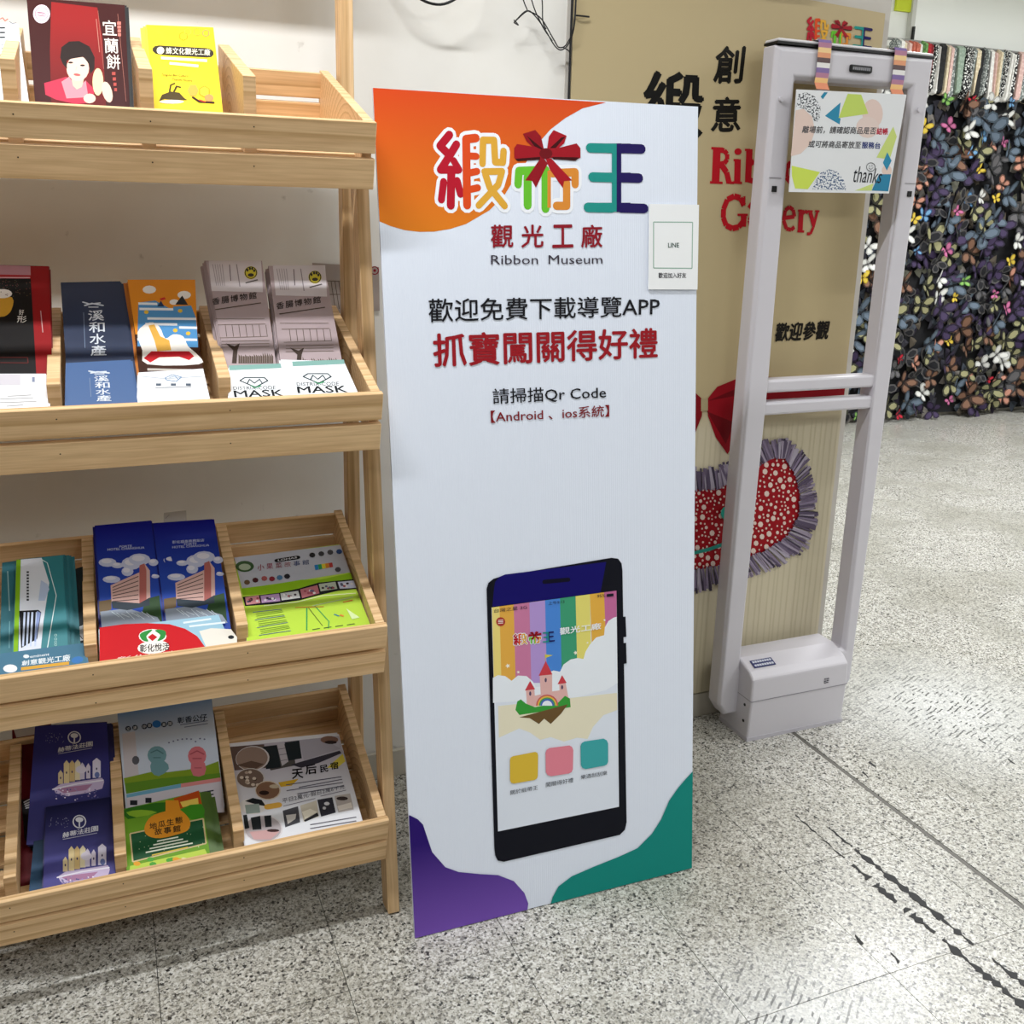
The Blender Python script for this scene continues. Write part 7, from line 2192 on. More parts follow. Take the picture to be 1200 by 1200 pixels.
('p','#6f98a0',[3055,5520,3696,5498,4360,5676,4691,6010,4717,6386,4225,6716,3600,6897,3154,6736,2870,6399,2835,5919]),
('l','#52787f',227,[3052,4759,3687,4611,4264,4988],1),
('l','#52787f',197,[3262,5242,3959,5328],1),
('e','#d0737c',[7768,5627,964,109,-116,833],14,0,360),
('p','#d0737c',[7067,6134,7784,6081,8489,6290,8563,6797,8311,7277,7714,7382,7133,7229,6939,6671]),
('l','#a8505c',222,[7076,5400,7828,5193,8502,5564],1),
('l','#a8505c',191,[7293,5794,8183,5893],1),
('l','#a8505c',158,[7363,6603,8072,6679],1),
('e','#6a6e90',[4991,4124,106,13,-9,75],6,0,360),
('e','#6a6e90',[5466,4057,106,13,-10,75],6,0,360),
('e','#6a6e90',[5940,4009,106,14,-10,75],6,0,360),
('e','#6a6e90',[6411,3998,107,13,-10,74],6,0,360),
('e','#6a6e90',[6877,4032,108,14,-9,74],6,0,360),
('e','#6a6e90',[7339,4116,107,13,-10,74],6,0,360),
('e','#6a6e90',[7776,4382,108,13,-10,73],6,0,360),
('e','#6a6e90',[8278,4187,108,14,-11,74],6,0,360),
('e','#6a6e90',[8739,4294,108,14,-11,73],6,0,360),
('p','#23252e',[506,8665,1233,8737,1191,9141,465,9071]),
('p','#23252e',[2055,8599,2669,8659,2620,9087,2008,9029]),
('l','#3a3c48',241,[7872,8704,9079,8646],0),
('l','#3a3c48',241,[7829,9008,9034,8947],0),
('part','lettering'),
('t','#1f2a44','彰香公仔',[6153, 2016, 9311, 2104, 9225, 2703, 6086, 2550],0.02,0),
('e','#23304a',[950,2275,295,45,-24,252],10,0,360),
('t','#e8ecf2','立',[789, 2122, 1139, 2144, 1110, 2443, 760, 2423],0,0),
('e','#23304a',[1654,2285,296,45,-25,251],10,0,360),
('t','#e8ecf2','康',[1493, 2133, 1844, 2154, 1814, 2453, 1463, 2432],0,0),
('e','#23304a',[2624,2334,297,44,-27,250],10,0,360),
('t','#e8ecf2','中',[2462, 2183, 2815, 2204, 2784, 2500, 2431, 2480],0,0),
('e','#23304a',[3159,2318,299,44,-27,249],10,0,360),
('t','#e8ecf2','草',[2997, 2168, 3352, 2189, 3320, 2484, 2966, 2464],0,0),
('e','#23304a',[4669,2443,302,43,-28,246],10,0,360),
('t','#e8ecf2','藥',[4507, 2294, 4865, 2315, 4830, 2607, 4473, 2587],0,0),
('e','#23304a',[5302,2440,303,43,-30,244],10,0,360),
('t','#e8ecf2','園',[5139, 2291, 5498, 2312, 5463, 2602, 5104, 2583],0,0),
('e','#2f6fb8',[3914,2287,460,67,-38,340],12,0,360),
('l','#5a6484',133,[6339,2709,9330,2747],0),
('l','#5a6484',133,[6760,2982,9296,2985],0),
]),
'potato_leaflet': ([[-0.034,1.6672,0.2556],[0.0976,1.6724,0.2585],[0.1023,1.5516,0.1888],[-0.0359,1.5508,0.1883]], [
('part','cover_print'),
('p','#6a9a28',[0,0,10000,0,10000,10000,0,10000]),
('p','#b84a18',[6397,154,9856,-175,9988,2030,7214,1830]),
('p','#e8c85a',[7218,852,9596,828,9558,1728,7459,1648]),
('p','#2f6a1e',[-7,120,903,-5,2286,97,4028,164,5582,442,6313,1316,6299,2088,5250,1992,3704,1678,1947,1694,468,1579,-111,848]),
('p','#86b030',[299,566,1073,513,2247,700,3488,1130,4152,1549,3036,1698,1541,1613,639,1086]),
('p','#3f8a20',[7214,1830,8484,1566,9914,1767,10211,2753,9963,3718,9216,3864,8328,3556,7506,2691]),
('p','#1f5232',[625,3650,9839,3807,9675,7183,769,7462]),
('l','#cdb98a',242,[625,3650,9832,3854,9730,7243,767,7507,625,3650],0),
('e','#c8dcb0',[2474,4439,52,13,-4,58],5,0,360),
('e','#c8dcb0',[4616,5716,52,13,-5,57],5,0,360),
('e','#c8dcb0',[1620,6014,50,13,-4,57],5,0,360),
('e','#c8dcb0',[9321,7134,52,12,-7,56],5,0,360),
('e','#c8dcb0',[1777,5076,51,13,-4,58],5,0,360),
('e','#c8dcb0',[5726,6479,51,12,-6,56],5,0,360),
('e','#c8dcb0',[7951,4696,52,13,-8,57],5,0,360),
('e','#c8dcb0',[4821,6562,52,12,-5,56],5,0,360),
('e','#c8dcb0',[8018,5588,52,13,-7,57],5,0,360),
('e','#c8dcb0',[7184,4547,53,13,-6,57],5,0,360),
('e','#c8dcb0',[6582,5129,52,13,-6,58],5,0,360),
('e','#c8dcb0',[4280,4881,52,12,-4,57],5,0,360),
('e','#c8dcb0',[8730,7440,51,13,-8,56],5,0,360),
('e','#c8dcb0',[6400,4138,52,13,-7,58],5,0,360),
('e','#c8dcb0',[7589,5411,52,13,-7,57],5,0,360),
('e','#c8dcb0',[8483,7321,51,13,-8,56],5,0,360),
('e','#c8dcb0',[2759,5889,51,13,-4,57],5,0,360),
('e','#c8dcb0',[6120,4878,52,13,-6,57],5,0,360),
('e','#c8dcb0',[9657,4993,53,13,-8,57],5,0,360),
('e','#c8dcb0',[4652,3766,53,13,-5,58],5,0,360),
('e','#c8dcb0',[6743,4334,52,13,-7,58],5,0,360),
('e','#c8dcb0',[4373,5081,52,13,-5,57],5,0,360),
('e','#c8dcb0',[4648,5057,52,13,-5,58],5,0,360),
('e','#c8dcb0',[8763,7529,51,12,-8,55],5,0,360),
('e','#c8dcb0',[3635,4922,52,13,-4,58],5,0,360),
('e','#c8dcb0',[2967,4470,52,14,-4,58],5,0,360),
('e','#c8dcb0',[5852,4191,52,13,-6,58],5,0,360),
('e','#c8dcb0',[5691,5103,52,13,-6,58],5,0,360),
('e','#c8dcb0',[2255,5924,51,12,-4,56],5,0,360),
('e','#c8dcb0',[4577,6875,51,13,-5,56],5,0,360),
('p','#d98e26',[3011,2228,3367,1978,3802,1815,4356,1722,5132,1683,6028,1714,6769,1841,7228,2095,7527,2443,7760,2815,7970,3201,8114,3610,8162,3994,8108,4355,7960,4692,7715,4952,7370,5101,6927,5173,6394,5215,5718,5254,4954,5263,4270,5203,3708,5052,3221,4831,2843,4564,2579,4250,2424,3889,2386,3504,2487,3067,2709,2605]),
('p','#d98e26',[5388,146,7027,558,7159,2302,5202,2056]),
('l','#e8eedc',251,[3822,5512,6461,5583],0),
('l','#e8eedc',249,[3331,5901,7011,5999],0),
('l','#e8eedc',248,[2845,6288,7558,6412],0),
('l','#e8eedc',248,[2365,6675,8103,6824],0),
('l','#d8b84a',216,[3067,7217,7440,7217],0),
('p','#b8d050',[422,7986,9460,7938,9856,9288,220,9392]),
('e','#4fa03a',[2861,7718,441,109,-22,312],7,0,360),
('e','#e8e0b0',[6783,8744,443,108,-35,308],7,0,360),
('e','#e0a030',[4747,8867,440,108,-28,308],7,0,360),
('e','#4fa03a',[5394,8388,443,109,-30,310],7,0,360),
('e','#4fa03a',[3107,8424,438,108,-23,310],7,0,360),
('e','#4fa03a',[5099,8396,442,109,-29,310],7,0,360),
('e','#e0a030',[1247,7885,438,110,-17,312],7,0,360),
('e','#d86a2a',[8392,9005,445,107,-40,307],7,0,360),
('e','#e8e0b0',[6579,8807,442,108,-34,308],7,0,360),
('e','#e0a030',[5867,8468,443,109,-32,309],7,0,360),
('e','#d86a2a',[6907,9129,441,108,-36,307],7,0,360),
('e','#4fa03a',[6255,9056,441,107,-33,307],7,0,360),
('e','#e0a030',[8103,9666,441,107,-39,305],7,0,360),
('e','#e0a030',[6366,8768,442,108,-34,308],7,0,360),
('part','lettering'),
('t','#3a2a14','地',[3074, 2844, 3994, 2908, 3965, 3783, 3073, 3725],0.02,0),
('t','#3a2a14','瓜',[4150, 2852, 5076, 2916, 5037, 3790, 4140, 3732],0.02,0),
('t','#3a2a14','生',[5234, 2860, 6165, 2924, 6116, 3797, 5214, 3739],0.02,0),
('t','#3a2a14','態',[6325, 2868, 7261, 2932, 7202, 3804, 6295, 3746],0.02,0),
('t','#3a2a14','故',[3645, 3774, 4562, 3814, 4525, 4703, 3637, 4670],0.02,0),
('t','#3a2a14','事',[4793, 3872, 5715, 3912, 5668, 4799, 4775, 4766],0.02,0),
('t','#3a2a14','館',[5947, 3969, 6874, 4009, 6816, 4895, 5918, 4862],0.02,0),
]),
'lodging_flyer': ([[0.1625,1.7662,0.2844],[0.373,1.7481,0.2771],[0.3741,1.529,0.1886],[0.162,1.539,0.1926]], [
('part','cover_print'),
('p','G:#b0aab4:#e2e4ea:.2:.75:v',[0,0,10000,0,10000,10000,0,10000]),
('p','#5c4a44',[26,-17,3082,74,2900,2405,115,2295]),
('p','#4a4644',[2698,290,5731,249,5452,2483,3188,2691]),
('p','#1d2428',[2981,322,4202,295,4154,2504,2823,2519]),
('p','#1d2428',[4941,91,6302,49,6157,1870,4866,1963]),
('p','#b4aeb4',[4207,269,4871,149,4909,2033,4266,2393]),
('l','#5a5660',124,[4203,725,4908,678],0),
('l','#5a5660',122,[4186,1304,4888,1260],0),
('l','#5a5660',122,[4170,1876,4868,1836],0),
('p','#a09ba4',[6302,49,8390,19,9873,1346,6287,2079]),
('p','#33303a',[5072,2371,6274,2142,9710,1526,9820,1807,7591,2505,5905,2796]),
('e','#7a5a4c',[9045,300,819,96,-92,395],14,0,360),
('e','#2a2020',[9100,577,583,70,-43,184],10,0,360),
('e','#c8c2c0',[1837,1334,1492,37,-102,1201],20,0,360),
('e','#8a7468',[1781,1328,1401,34,-95,1127],20,0,360),
('p','#5a463c',[296,1829,1685,1567,2743,2011,1886,2399]),
('e','#bfb8b4',[1365,3185,1222,163,-152,937],18,0,360),
('e','#6d5a50',[1333,3181,1134,151,-141,867],18,0,360),
('e','#c8b8a8',[1048,3369,174,24,-22,141],8,0,360),
('e','#c8b8a8',[1860,3885,173,24,-24,140],8,0,360),
('e','#3a2e28',[913,3120,173,23,-23,141],8,0,360),
('e','#c8b8a8',[1054,3583,173,24,-23,141],8,0,360),
('e','#c8b8a8',[610,3025,174,23,-21,141],8,0,360),
('e','#3a2e28',[1989,3975,174,24,-24,140],8,0,360),
('e','#a89484',[983,3522,173,23,-23,140],8,0,360),
('e','#c8b8a8',[1397,2621,175,23,-23,143],8,0,360),
('e','#3a2e28',[1110,2557,175,23,-23,144],8,0,360),
('e','#c8b8a8',[1468,3814,173,24,-23,140],8,0,360),
('e','#c8b8a8',[1066,3072,174,23,-23,142],8,0,360),
('e','#3a2e28',[1708,3341,175,23,-23,142],8,0,360),
('e','#a89484',[1098,2619,175,23,-23,143],8,0,360),
('e','#c8b8a8',[1662,3262,175,24,-23,142],8,0,360),
('e','#c8b8a4',[2639,4499,1083,154,-156,875],18,0,360),
('e','#7c5c48',[2618,4496,996,141,-140,783],18,0,360),
('e','#2a1a16',[2275,4685,431,62,-37,208],10,0,360),
('e','#b8a890',[3245,4225,435,61,-35,188],10,0,360),
('e','#d8d4d2',[1112,5739,1166,174,-113,689],16,0,360),
('p','#1d2024',[549,5197,1233,5006,1951,5284,2225,5905,1554,5690]),
('p','#8c9a94',[496,5534,1680,5593,1652,6391,479,6326]),
('e','#d8d4d8',[1677,7796,1582,256,-203,1167],20,0,360),
('e','#b0a8ac',[1646,7791,1477,239,-188,1083],20,0,360),
('p','#23282c',[200,6397,522,6389,548,7561,170,7611]),
('p','#23282c',[792,6711,1604,6667,1512,7825,780,7763]),
('p','#23282c',[1920,6716,2508,6750,2382,7743,1852,7714]),
('p','#c8a0a0',[496,7881,2447,7976,2926,8275,2085,8795,752,8574]),
('e','#3a2424',[2427,8083,520,85,-24,129],10,0,360),
('p','#c9a02e',[3638,3917,5468,3801,4729,4373,3778,4360]),
('p','#d2c04a',[8157,3094,9919,1886,9959,2685,9063,3216]),
('l','#d8a648',1172,[2321,5977,3310,5951],1),
('p','#4a4a50',[3534,6507,4895,6307,4786,7735,3468,7974]),
('p','#c8c0b0',[5089,6278,6573,6029,6448,7484,5090,7750]),
('p','#2f2f38',[6640,5979,7973,5939,7947,7372,6625,7535]),
('p','#b4aca8',[8198,5851,9604,5817,9539,7328,8163,7406]),
('p','#c8c4c0',[3724,6938,4596,6959,4452,7396,3731,7735]),
('p','#ece6d6',[5111,6866,5868,6692,6397,7067,5247,7523]),
('p','#2a2a2e',[5118,7617,6384,7124,6460,7428,5195,7767]),
('e','#d0d0d4',[7377,6451,240,36,-37,161],10,0,360),
('e','#c0c0c4',[7067,6819,152,24,-31,137],8,0,360),
('e','#3a2f2f',[8801,6186,507,77,-46,187],10,0,360),
('p','#e0d8d0',[8193,6816,9483,6656,9474,7138,8259,7244]),
('l','#5a5664',207,[5298,4623,9243,4390],0),
('l','#5a5664',208,[4251,4233,9248,4137],0),
('l','#5a5664',208,[4202,4769,9224,4703],0),
('l','#5a5664',205,[5068,5194,9261,5021],0),
('l','#6a6674',141,[3663,6121,6503,5838],0),
('l','#6a6674',146,[6986,5694,9324,5466],0),
('l','#6a6a74',223,[5564,8089,9579,8049],0),
('l','#6a6a74',220,[5493,8418,9491,8388],0),
('l','#8a8a94',163,[5504,8870,9839,8564],0),
('part','lettering'),
('t','#101014','天',[5030, 2870, 6005, 2872, 5882, 3780, 4919, 3762],0.03,0),
('t','#101014','后',[6294, 2593, 7280, 2593, 7145, 3515, 6171, 3498],0.03,0),
('t','#101014','民',[7578, 2825, 8286, 2790, 8194, 3483, 7497, 3490],0.03,0),
('t','#101014','宿',[8551, 2656, 9266, 2620, 9167, 3320, 8463, 3328],0.03,0),
('t','#3a3844','平日2萬元‧假日2萬6千元',[3687, 5421, 9347, 4909, 9274, 5297, 3642, 5884],0,0),
]),
}
# ------------------------------------------------------------------ lettering: every string becomes flat glyph outlines once
def collect_text():
    tmp = {}
    for cs, items in SHEETS.values():
        for it in items:
            if it[0] == 't': tmp[(it[2], 0)] = None
    for t in EXTRA_TEXT: tmp[t] = None
    objs = []
    for key in tmp:
        c = bpy.data.curves.new('glyphs', 'FONT'); c.body = key[0]; c.offset = key[1]; c.resolution_u = 2
        o = bpy.data.objects.new('glyphs', c); C.objects.link(o); objs.append((key, o))
    dg = bpy.context.evaluated_depsgraph_get()
    for key, o in objs:
        e = o.evaluated_get(dg); me = e.to_mesh()
        tmp[key] = ([v.co.to_2d() for v in me.vertices], [tuple(p.vertices) for p in me.polygons]); e.to_mesh_clear()
    for key, o in objs:
        c = o.data; bpy.data.objects.remove(o); bpy.data.curves.remove(c)
    return tmp
EXTRA_TEXT = []
GLYPHS = collect_text()

class Sheet:
    """a flat sheet given by its real corners; art is laid on it in sheet units (0-1 across, 0-1 down)"""
    def __init__(s, corners):
        s.tl, s.tr, s.br, s.bl = [Vector(c) for c in corners]
        s.n = (s.tr - s.tl).cross(s.bl - s.tl).normalized()
        if s.n.dot(Vector((0, -1, .9))) < 0: s.n = -s.n
        s.W = (s.tr - s.tl).length; s.H = (s.bl - s.tl).length
    def P(s, u, v, off=0): return s.tl*((1-u)*(1-v)) + s.tr*(u*(1-v)) + s.br*(u*v) + s.bl*((1-u)*v) + s.n*off
def clipv(x): return x
def draw(items, S, parent, base, step=.000009, start=.0002):
    """print the art on a sheet: each named part becomes one child mesh"""
    off = start; cur = None; out = []
    def flush():
        if not cur or not cur['f']: return
        me = bpy.data.meshes.new(cur['name']); me.from_pydata(cur['v'], [], cur['f'])
        for k in cur['m']: me.materials.append(ink(k))
        me.polygons.foreach_set('material_index', cur['mi'])
        ul = me.uv_layers.new(name='sheet')
        for l in me.loops: ul.data[l.index].uv = cur['uv'][l.vertex_index]
        bm = bmesh.new(); bm.from_mesh(me)
        bm.normal_update()
        fl = [f for f in bm.faces if f.normal.dot(S.n) < 0]
        if fl: bmesh.ops.reverse_faces(bm, faces=fl)
        bm.to_mesh(me); bm.free()
        out.append(link(cur['name'], me, None, parent))
    def add(colour, uvs, faces=None, same=False):
        nonlocal off
        off += .000006 if same else step
        if colour not in cur['m']: cur['m'].append(colour)
        k = cur['m'].index(colour); b = len(cur['v'])
        for u, v in uvs: cur['v'].append(S.P(u, v, off) - base); cur['uv'].append((u, v))
        for f in (faces or [tuple(range(len(uvs)))]): cur['f'].append(tuple(b + i for i in f)); cur['mi'].append(k)
    for it in items:
        k = it[0]
        if k == 'part':
            flush(); cur = dict(name=it[1], v=[], f=[], m=[], mi=[], uv=[]); continue
        if cur is None: cur = dict(name='cover_print', v=[], f=[], m=[], mi=[], uv=[])
        if k == 'p':
            q = [x / 1e4 for x in it[2]]; add(it[1], list(zip(q[::2], q[1::2])))
        elif k == 'e':
            cx, cy, ax, ay, bx, by = [x / 1e4 for x in it[2]]; n, a0, a1 = it[3], R(it[4]), R(it[5])
            full = abs(a1 - a0 - 2*math.pi) < 1e-3
            add(it[1], [(cx + ax*math.cos(t) + bx*math.sin(t), cy + ay*math.cos(t) + by*math.sin(t)) for t in [a0 + (a1-a0)*i/n for i in range(n if full else n + 1)]])
        elif k == 'l':
            w = it[2] / 1e5; q = [x / 1e4 for x in it[3]]; pts = [Vector((a * S.W, b * S.H)) for a, b in zip(q[::2], q[1::2])]
            for a, b in zip(pts[:-1], pts[1:]):
                d = b - a
                if d.length < 1e-7: continue
                d.normalize(); nn = Vector((-d.y, d.x)) * w / 2; th = math.atan2(nn.y, nn.x)
                if it[4] and w > .0012: o = [a + Vector((math.cos(t), math.sin(t))) * w/2 for t in [th + math.pi*i/5 for i in range(6)]] + [b + Vector((math.cos(t), math.sin(t))) * w/2 for t in [th + math.pi + math.pi*i/5 for i in range(6)]]
                else: o = [a + nn, a - nn, b - nn, b + nn]
                add(it[1], [(p.x / S.W, p.y / S.H) for p in o])
        elif k == 't':
            vs, fs = GLYPHS[(it[2], 0)]; sh = it[5]; bo = max(0, it[4]) * .85
            if not vs: continue
            vs = [(p.x + sh * p.y, p.y) for p in vs]
            x0 = min(p[0] for p in vs); x1 = max(p[0] for p in vs); y0 = min(p[1] for p in vs); y1 = max(p[1] for p in vs)
            q = [x / 1e4 for x in it[3]]; tl, tr, br, bl = [Vector(z) for z in zip(q[::2], q[1::2])]
            for ox, oy in (((0, 0),) if bo == 0 else ((0, 0), (bo, 0), (-bo, 0), (0, bo), (0, -bo))):   # overprinted for weight
                uv = []
                for x, y in vs:
                    a = (x + ox - x0) / max(x1 - x0, 1e-6); b = (y1 - y + oy) / max(y1 - y0, 1e-6)
                    p = tl*((1-a)*(1-b)) + tr*(a*(1-b)) + br*(a*b) + bl*((1-a)*b); uv.append((p.x, p.y))
                add(it[1], uv, fs, (ox, oy) != (0, 0))
    flush(); return out
def slab_mesh(S, th, base, name, inset=0):
    a = [S.P(*q) - base for q in ((0,0),(1,0),(1,1),(0,1))]; b = [p - S.n * th for p in a]
    me = bpy.data.meshes.new(name); me.from_pydata(a + b, [], [(3,2,1,0),(4,5,6,7),(0,1,5,4),(1,2,6,5),(2,3,7,6),(3,0,4,7)])
    bm = bmesh.new(); bm.from_mesh(me); bmesh.ops.recalc_face_normals(bm, faces=bm.faces); bm.to_mesh(me); bm.free()
    return me
def printed(key, name, label, cat, colour, th, group=None, below=0, below_label=None, gap=.0006, jit=.003, bcol=None, below_shift=(0, 0)):
    """one printed thing (its slab is the thing's own mesh, art are its parts), and the copies lying under it"""
    cs, items = SHEETS[key]; S = Sheet(cs); base = S.P(.5, 1)
    m = mat('paper ' + colour, colour, .45, .35)
    o = link(name, slab_mesh(S, th, base, name), m, loc=base)
    tag(o, label, cat, group)
    draw(items, S, o, base)
    rnd = random.Random(key)
    for k in range(below):
        mb = mat('paper ' + (bcol or colour), bcol or colour, .45, .35)
        if k == 0: mesh = slab_mesh(S, th, base, name); mesh.materials.append(mb); md = mesh
        c = bpy.data.objects.new(name, md); C.objects.link(c)
        side = (S.tr - S.tl).normalized(); dn = (S.bl - S.tl).normalized()
        c.location = base - S.n * (th + gap) * (k + 1) + side * (rnd.uniform(-jit, jit) + below_shift[0]*(k+1)) + dn * (rnd.uniform(-jit, .5*jit) + below_shift[1]*(k+1))
        tag(c, below_label, cat, (group or name) + ' underneath')
    return o

# ------------------------------------------------------------------ the room
YW = 2.01
def struct(name, lo, hi, m): return block(name, lo, hi, m, kind='structure')
GROUT = mat('grout', '#3b3a37', .8)
floor = struct('floor', (-3, -4, -.06), (8, 5.1, -.0105), GROUT)
# terrazzo tiles: columns between the joints, the dark strip runs at x = 1.59
xs = [1.519 - .3037 * k for k in range(9, -1, -1)]
cols = list(zip(xs[:-1], xs[1:])) + [(1.519, 1.5865)] + [(1.5975, 1.824)] + [(1.824 + .303*k, 2.127 + .303*k) for k in range(16)]
rows = [(1.088 + .2985 * k, 1.088 + .2985 * (k + 1)) for k in range(-3, 14)]
cells = []
for a, b in cols:
    for c, d in rows:
        if c > 5.0: continue
        d = min(d, 5.09); pts = [(a, c, 0), (b, c, 0), (b, d, 0), (a, d, 0), ((a+b)/2, (c+d)/2, 0)]
        cells.append((any(seen(p, 60) for p in pts), (Vector(pts[4]) - EYE).length, a, b, c, d))
vis = sorted([c for c in cells if c[0]], key=lambda c: c[1]); rest = [c for c in cells if not c[0]] + vis[298:]; vis = vis[:298]
tile_meshes = {}
def tile_mesh(sx, sy):
    key = (round(sx, 4), round(sy, 4))
    if key not in tile_meshes: me = box_mesh(sx - .0013, sy - .0013, .01, 'tile'); me.materials.append(TERRAZZO); tile_meshes[key] = me
    return tile_meshes[key]
for _, _, a, b, c, d in vis:
    o = bpy.data.objects.new('tile', tile_mesh(b - a, d - c)); C.objects.link(o); o.parent = floor
    o.location = Vector(((a+b)/2, (c+d)/2, -.005 - random.uniform(0, .0002))) - floor.location
def joined_boxes(name, boxes, m, parent):
    vs = []; fs = []
    for (x0, y0, z0), (x1, y1, z1) in boxes:
        n = len(vs); vs += [(x0,y0,z0),(x1,y0,z0),(x1,y1,z0),(x0,y1,z0),(x0,y0,z1),(x1,y0,z1),(x1,y1,z1),(x0,y1,z1)]
        fs += [tuple(n + i for i in f) for f in ((0,3,2,1),(4,5,6,7),(0,1,5,4),(1,2,6,5),(2,3,7,6),(3,0,4,7))]
    b = wpos(parent); me = bpy.data.meshes.new(name); me.from_pydata([Vector(v) - b for v in vs], [], fs)
    return link(name, me, m, parent, kind='stuff')
bx = [((a+.0006, c+.0006, -.01), (b-.0006, d-.0006, -.0001)) for _, _, a, b, c, d in rest]
bx += [((-3, -4, -.01), (8, rows[0][0], -.0001)), ((-3, rows[0][0], -.01), (cols[0][0], 5.09, -.0001)), ((cols[-1][1], rows[0][0], -.01), (8, 5.09, -.0001))]
joined_boxes('distant_tiles', bx, TERRAZZO, floor)
block('floor_strip', (1.5875, rows[0][0], -.01), (1.5965, 5.09, -.0008), mat('dull_strip', '#5f5c56', .5, .4), floor)
def streak(name, pts, w, m, parent, seed):
    rnd = random.Random(seed); me = bpy.data.meshes.new(name); vs = []; fs = []; b = wpos(parent)
    n = 0
    for (x0, y0), (x1, y1) in zip(pts[:-1], pts[1:]):
        L = math.hypot(x1-x0, y1-y0); seg = max(2, int(L / .009)); prev = None
        skip = 0
        for k in range(seg + 1):
            t = k / seg; x = x0 + (x1-x0)*t; y = y0 + (y1-y0)*t; cx = x + rnd.uniform(-.0022, .0022)
            ww = w * rnd.choice([.2, .4, .6, 1, 1.3, 1.5]) * .5
            if rnd.random() < .10: prev = None; continue
            a = len(vs)
            vs += [Vector((cx-ww, y, .0001)) - b, Vector((cx+ww, y+.003, .0001)) - b, Vector((cx+ww, y+.003, .0008)) - b, Vector((cx-ww, y, .0008)) - b]
            if prev is not None:
                p = prev; fs += [(p+3, p+2, a+2, a+3), (p, p+3, a+3, a), (p+1, a+1, a+2, p+2)]
            prev = a
    me.from_pydata(vs, [], fs); return link(name, me, m, parent)
TAR = mat('black_residue', '#17171a', .6)
streak('adhesive_streak', [(1.400, 1.545), (1.403, 1.40)], .004, TAR, floor, 1)
streak('adhesive_streak', [(1.403, 1.40), (1.412, 1.16), (1.425, .93)], .013, TAR, floor, 2)
streak('adhesive_streak', [(1.362, 1.535), (1.361, 1.375)], .003, TAR, floor, 3)
streak('adhesive_streak', [(1.362, 1.37), (1.366, 1.20), (1.380, .90)], .015, TAR, floor, 4)
for p in ((1.63, 1.60), (1.68, 1.63), (2.03, 1.62), (2.02, 1.52), (1.75, 1.45), (1.25, 1.10), (1.22, 1.16)):
    s = .004; streak('adhesive_streak', [(p[0], p[1]), (p[0]+.002, p[1]+.025)], .005, TAR, floor, int(p[0]*1000))

struct('wall_back', (-3, YW, 0), (1.80, YW + .12, CEIL), WALL)
struct('wall_column', (.945, YW - .004, 0), (1.8005, YW, CEIL), COLUMN)
struct('wall_passage', (1.68, YW + .12, 0), (1.80, 5.1, CEIL), WALL)
struct('wall_far', (1.68, 5.1, 0), (8.1, 5.2, CEIL), WALLF)
struct('wall_left', (-3.1, -4, 0), (-3, YW, CEIL), LOW_BOUNCE)
struct('wall_right', (8, -4, 0), (8.1, 5.1, CEIL), WALLF)
struct('wall_front', (-3, -4.1, 0), (8, -4, CEIL), LOW_BOUNCE)
struct('ceiling', (-3.1, -4.1, CEIL), (8.1, 5.2, CEIL + .1), WALLF)
bb = mat('baseboard_paint', '#c7c1b4', .5)
block('baseboard_back', (-3, YW - .014, 0), (1.80, YW - .004, .068), bb, kind='structure', bv=.002)
block('baseboard_far', (1.80, 5.085, 0), (8, 5.1, .07), bb, kind='structure', bv=.002)
# far wall panels and joints
tr = block('trim_1', (4.715, 5.065, 2.38), (4.745, 5.1, CEIL), mat('trim_paint', '#c9c9c2', .6), kind='structure')
wp_ = block('wall_panel', (4.745, 5.075, 2.40), (7.6, 5.099, CEIL), mat('white_board', '#f6f8f4', .5), kind='structure')

# ceiling lamps
hm = mat('lamp_housing', '#e8e8e6', .5)
for x, y, sx, sy, pw in LAMPS:
    ld = bpy.data.lights.new('ceiling_lamp', 'AREA'); ld.shape = 'RECTANGLE'; ld.size = sx; ld.size_y = sy; ld.energy = pw; ld.color = (.97, .985, 1)
    lo = bpy.data.objects.new('ceiling_lamp_light', ld); C.objects.link(lo)
    h = block('ceiling_lamp', (x - sx/2 - .03, y - sy/2 - .03, CEIL - .05), (x + sx/2 + .03, y + sy/2 + .03, CEIL), hm)
    tag(h, 'flat white ceiling lamp over the shop floor, above the view', 'lamp', 'ceiling lamps'); lo.parent = h; lo.location = (0, 0, -.03)

# ------------------------------------------------------------------ wooden leaflet rack
XL, XR = -.52, .412
rack = empty('display_rack', (-.05, 1.70, 0))
tag(rack, 'pale pine leaflet rack with four sloping slatted trays against the white wall', 'display rack')
for x in (XL - .017, .4315):
    board('post', (x, 1.847, 0), (x, 1.847, 1.98), (1, 0, 0), .025, .034, WOOD, rack)
    y0, y1 = 1.541, 1.541 + .1283 * 1.42
    n = Vector((0, 1, 0)); up = Vector((0, y1 - y0, 1.42)).normalized(); bk = Vector((0, up.z, -up.y))
    c0 = Vector((x - .0035, y0, 0)) + bk * .022; c1 = c0 + up * 1.452
    board('leg', c0 + up * .003, c1, (1, 0, 0), .022, .044, WOOD, rack)
block('cross_rail', (XL, 1.834, 1.86), (.418, 1.86, 1.90), WOOD, rack, .0015)
TR = [  # top front edge (y, z), dividers x, divider front v/height, back height
    (1.560, 1.434, (-.305, -.100, .078, .224), .030, .155, .160),
    (1.535, 1.010, (-.305, -.080, .167), .050, .122, .136),
    (1.520, .605, (-.285, -.061, .175), .050, .108, .126),
    (1.520, .222, (-.213, -.0435, .1525), .052, .098, .120)]
A = R(15)
NAIL = mat('nail_head', '#3c3128', .5, .5, .6)
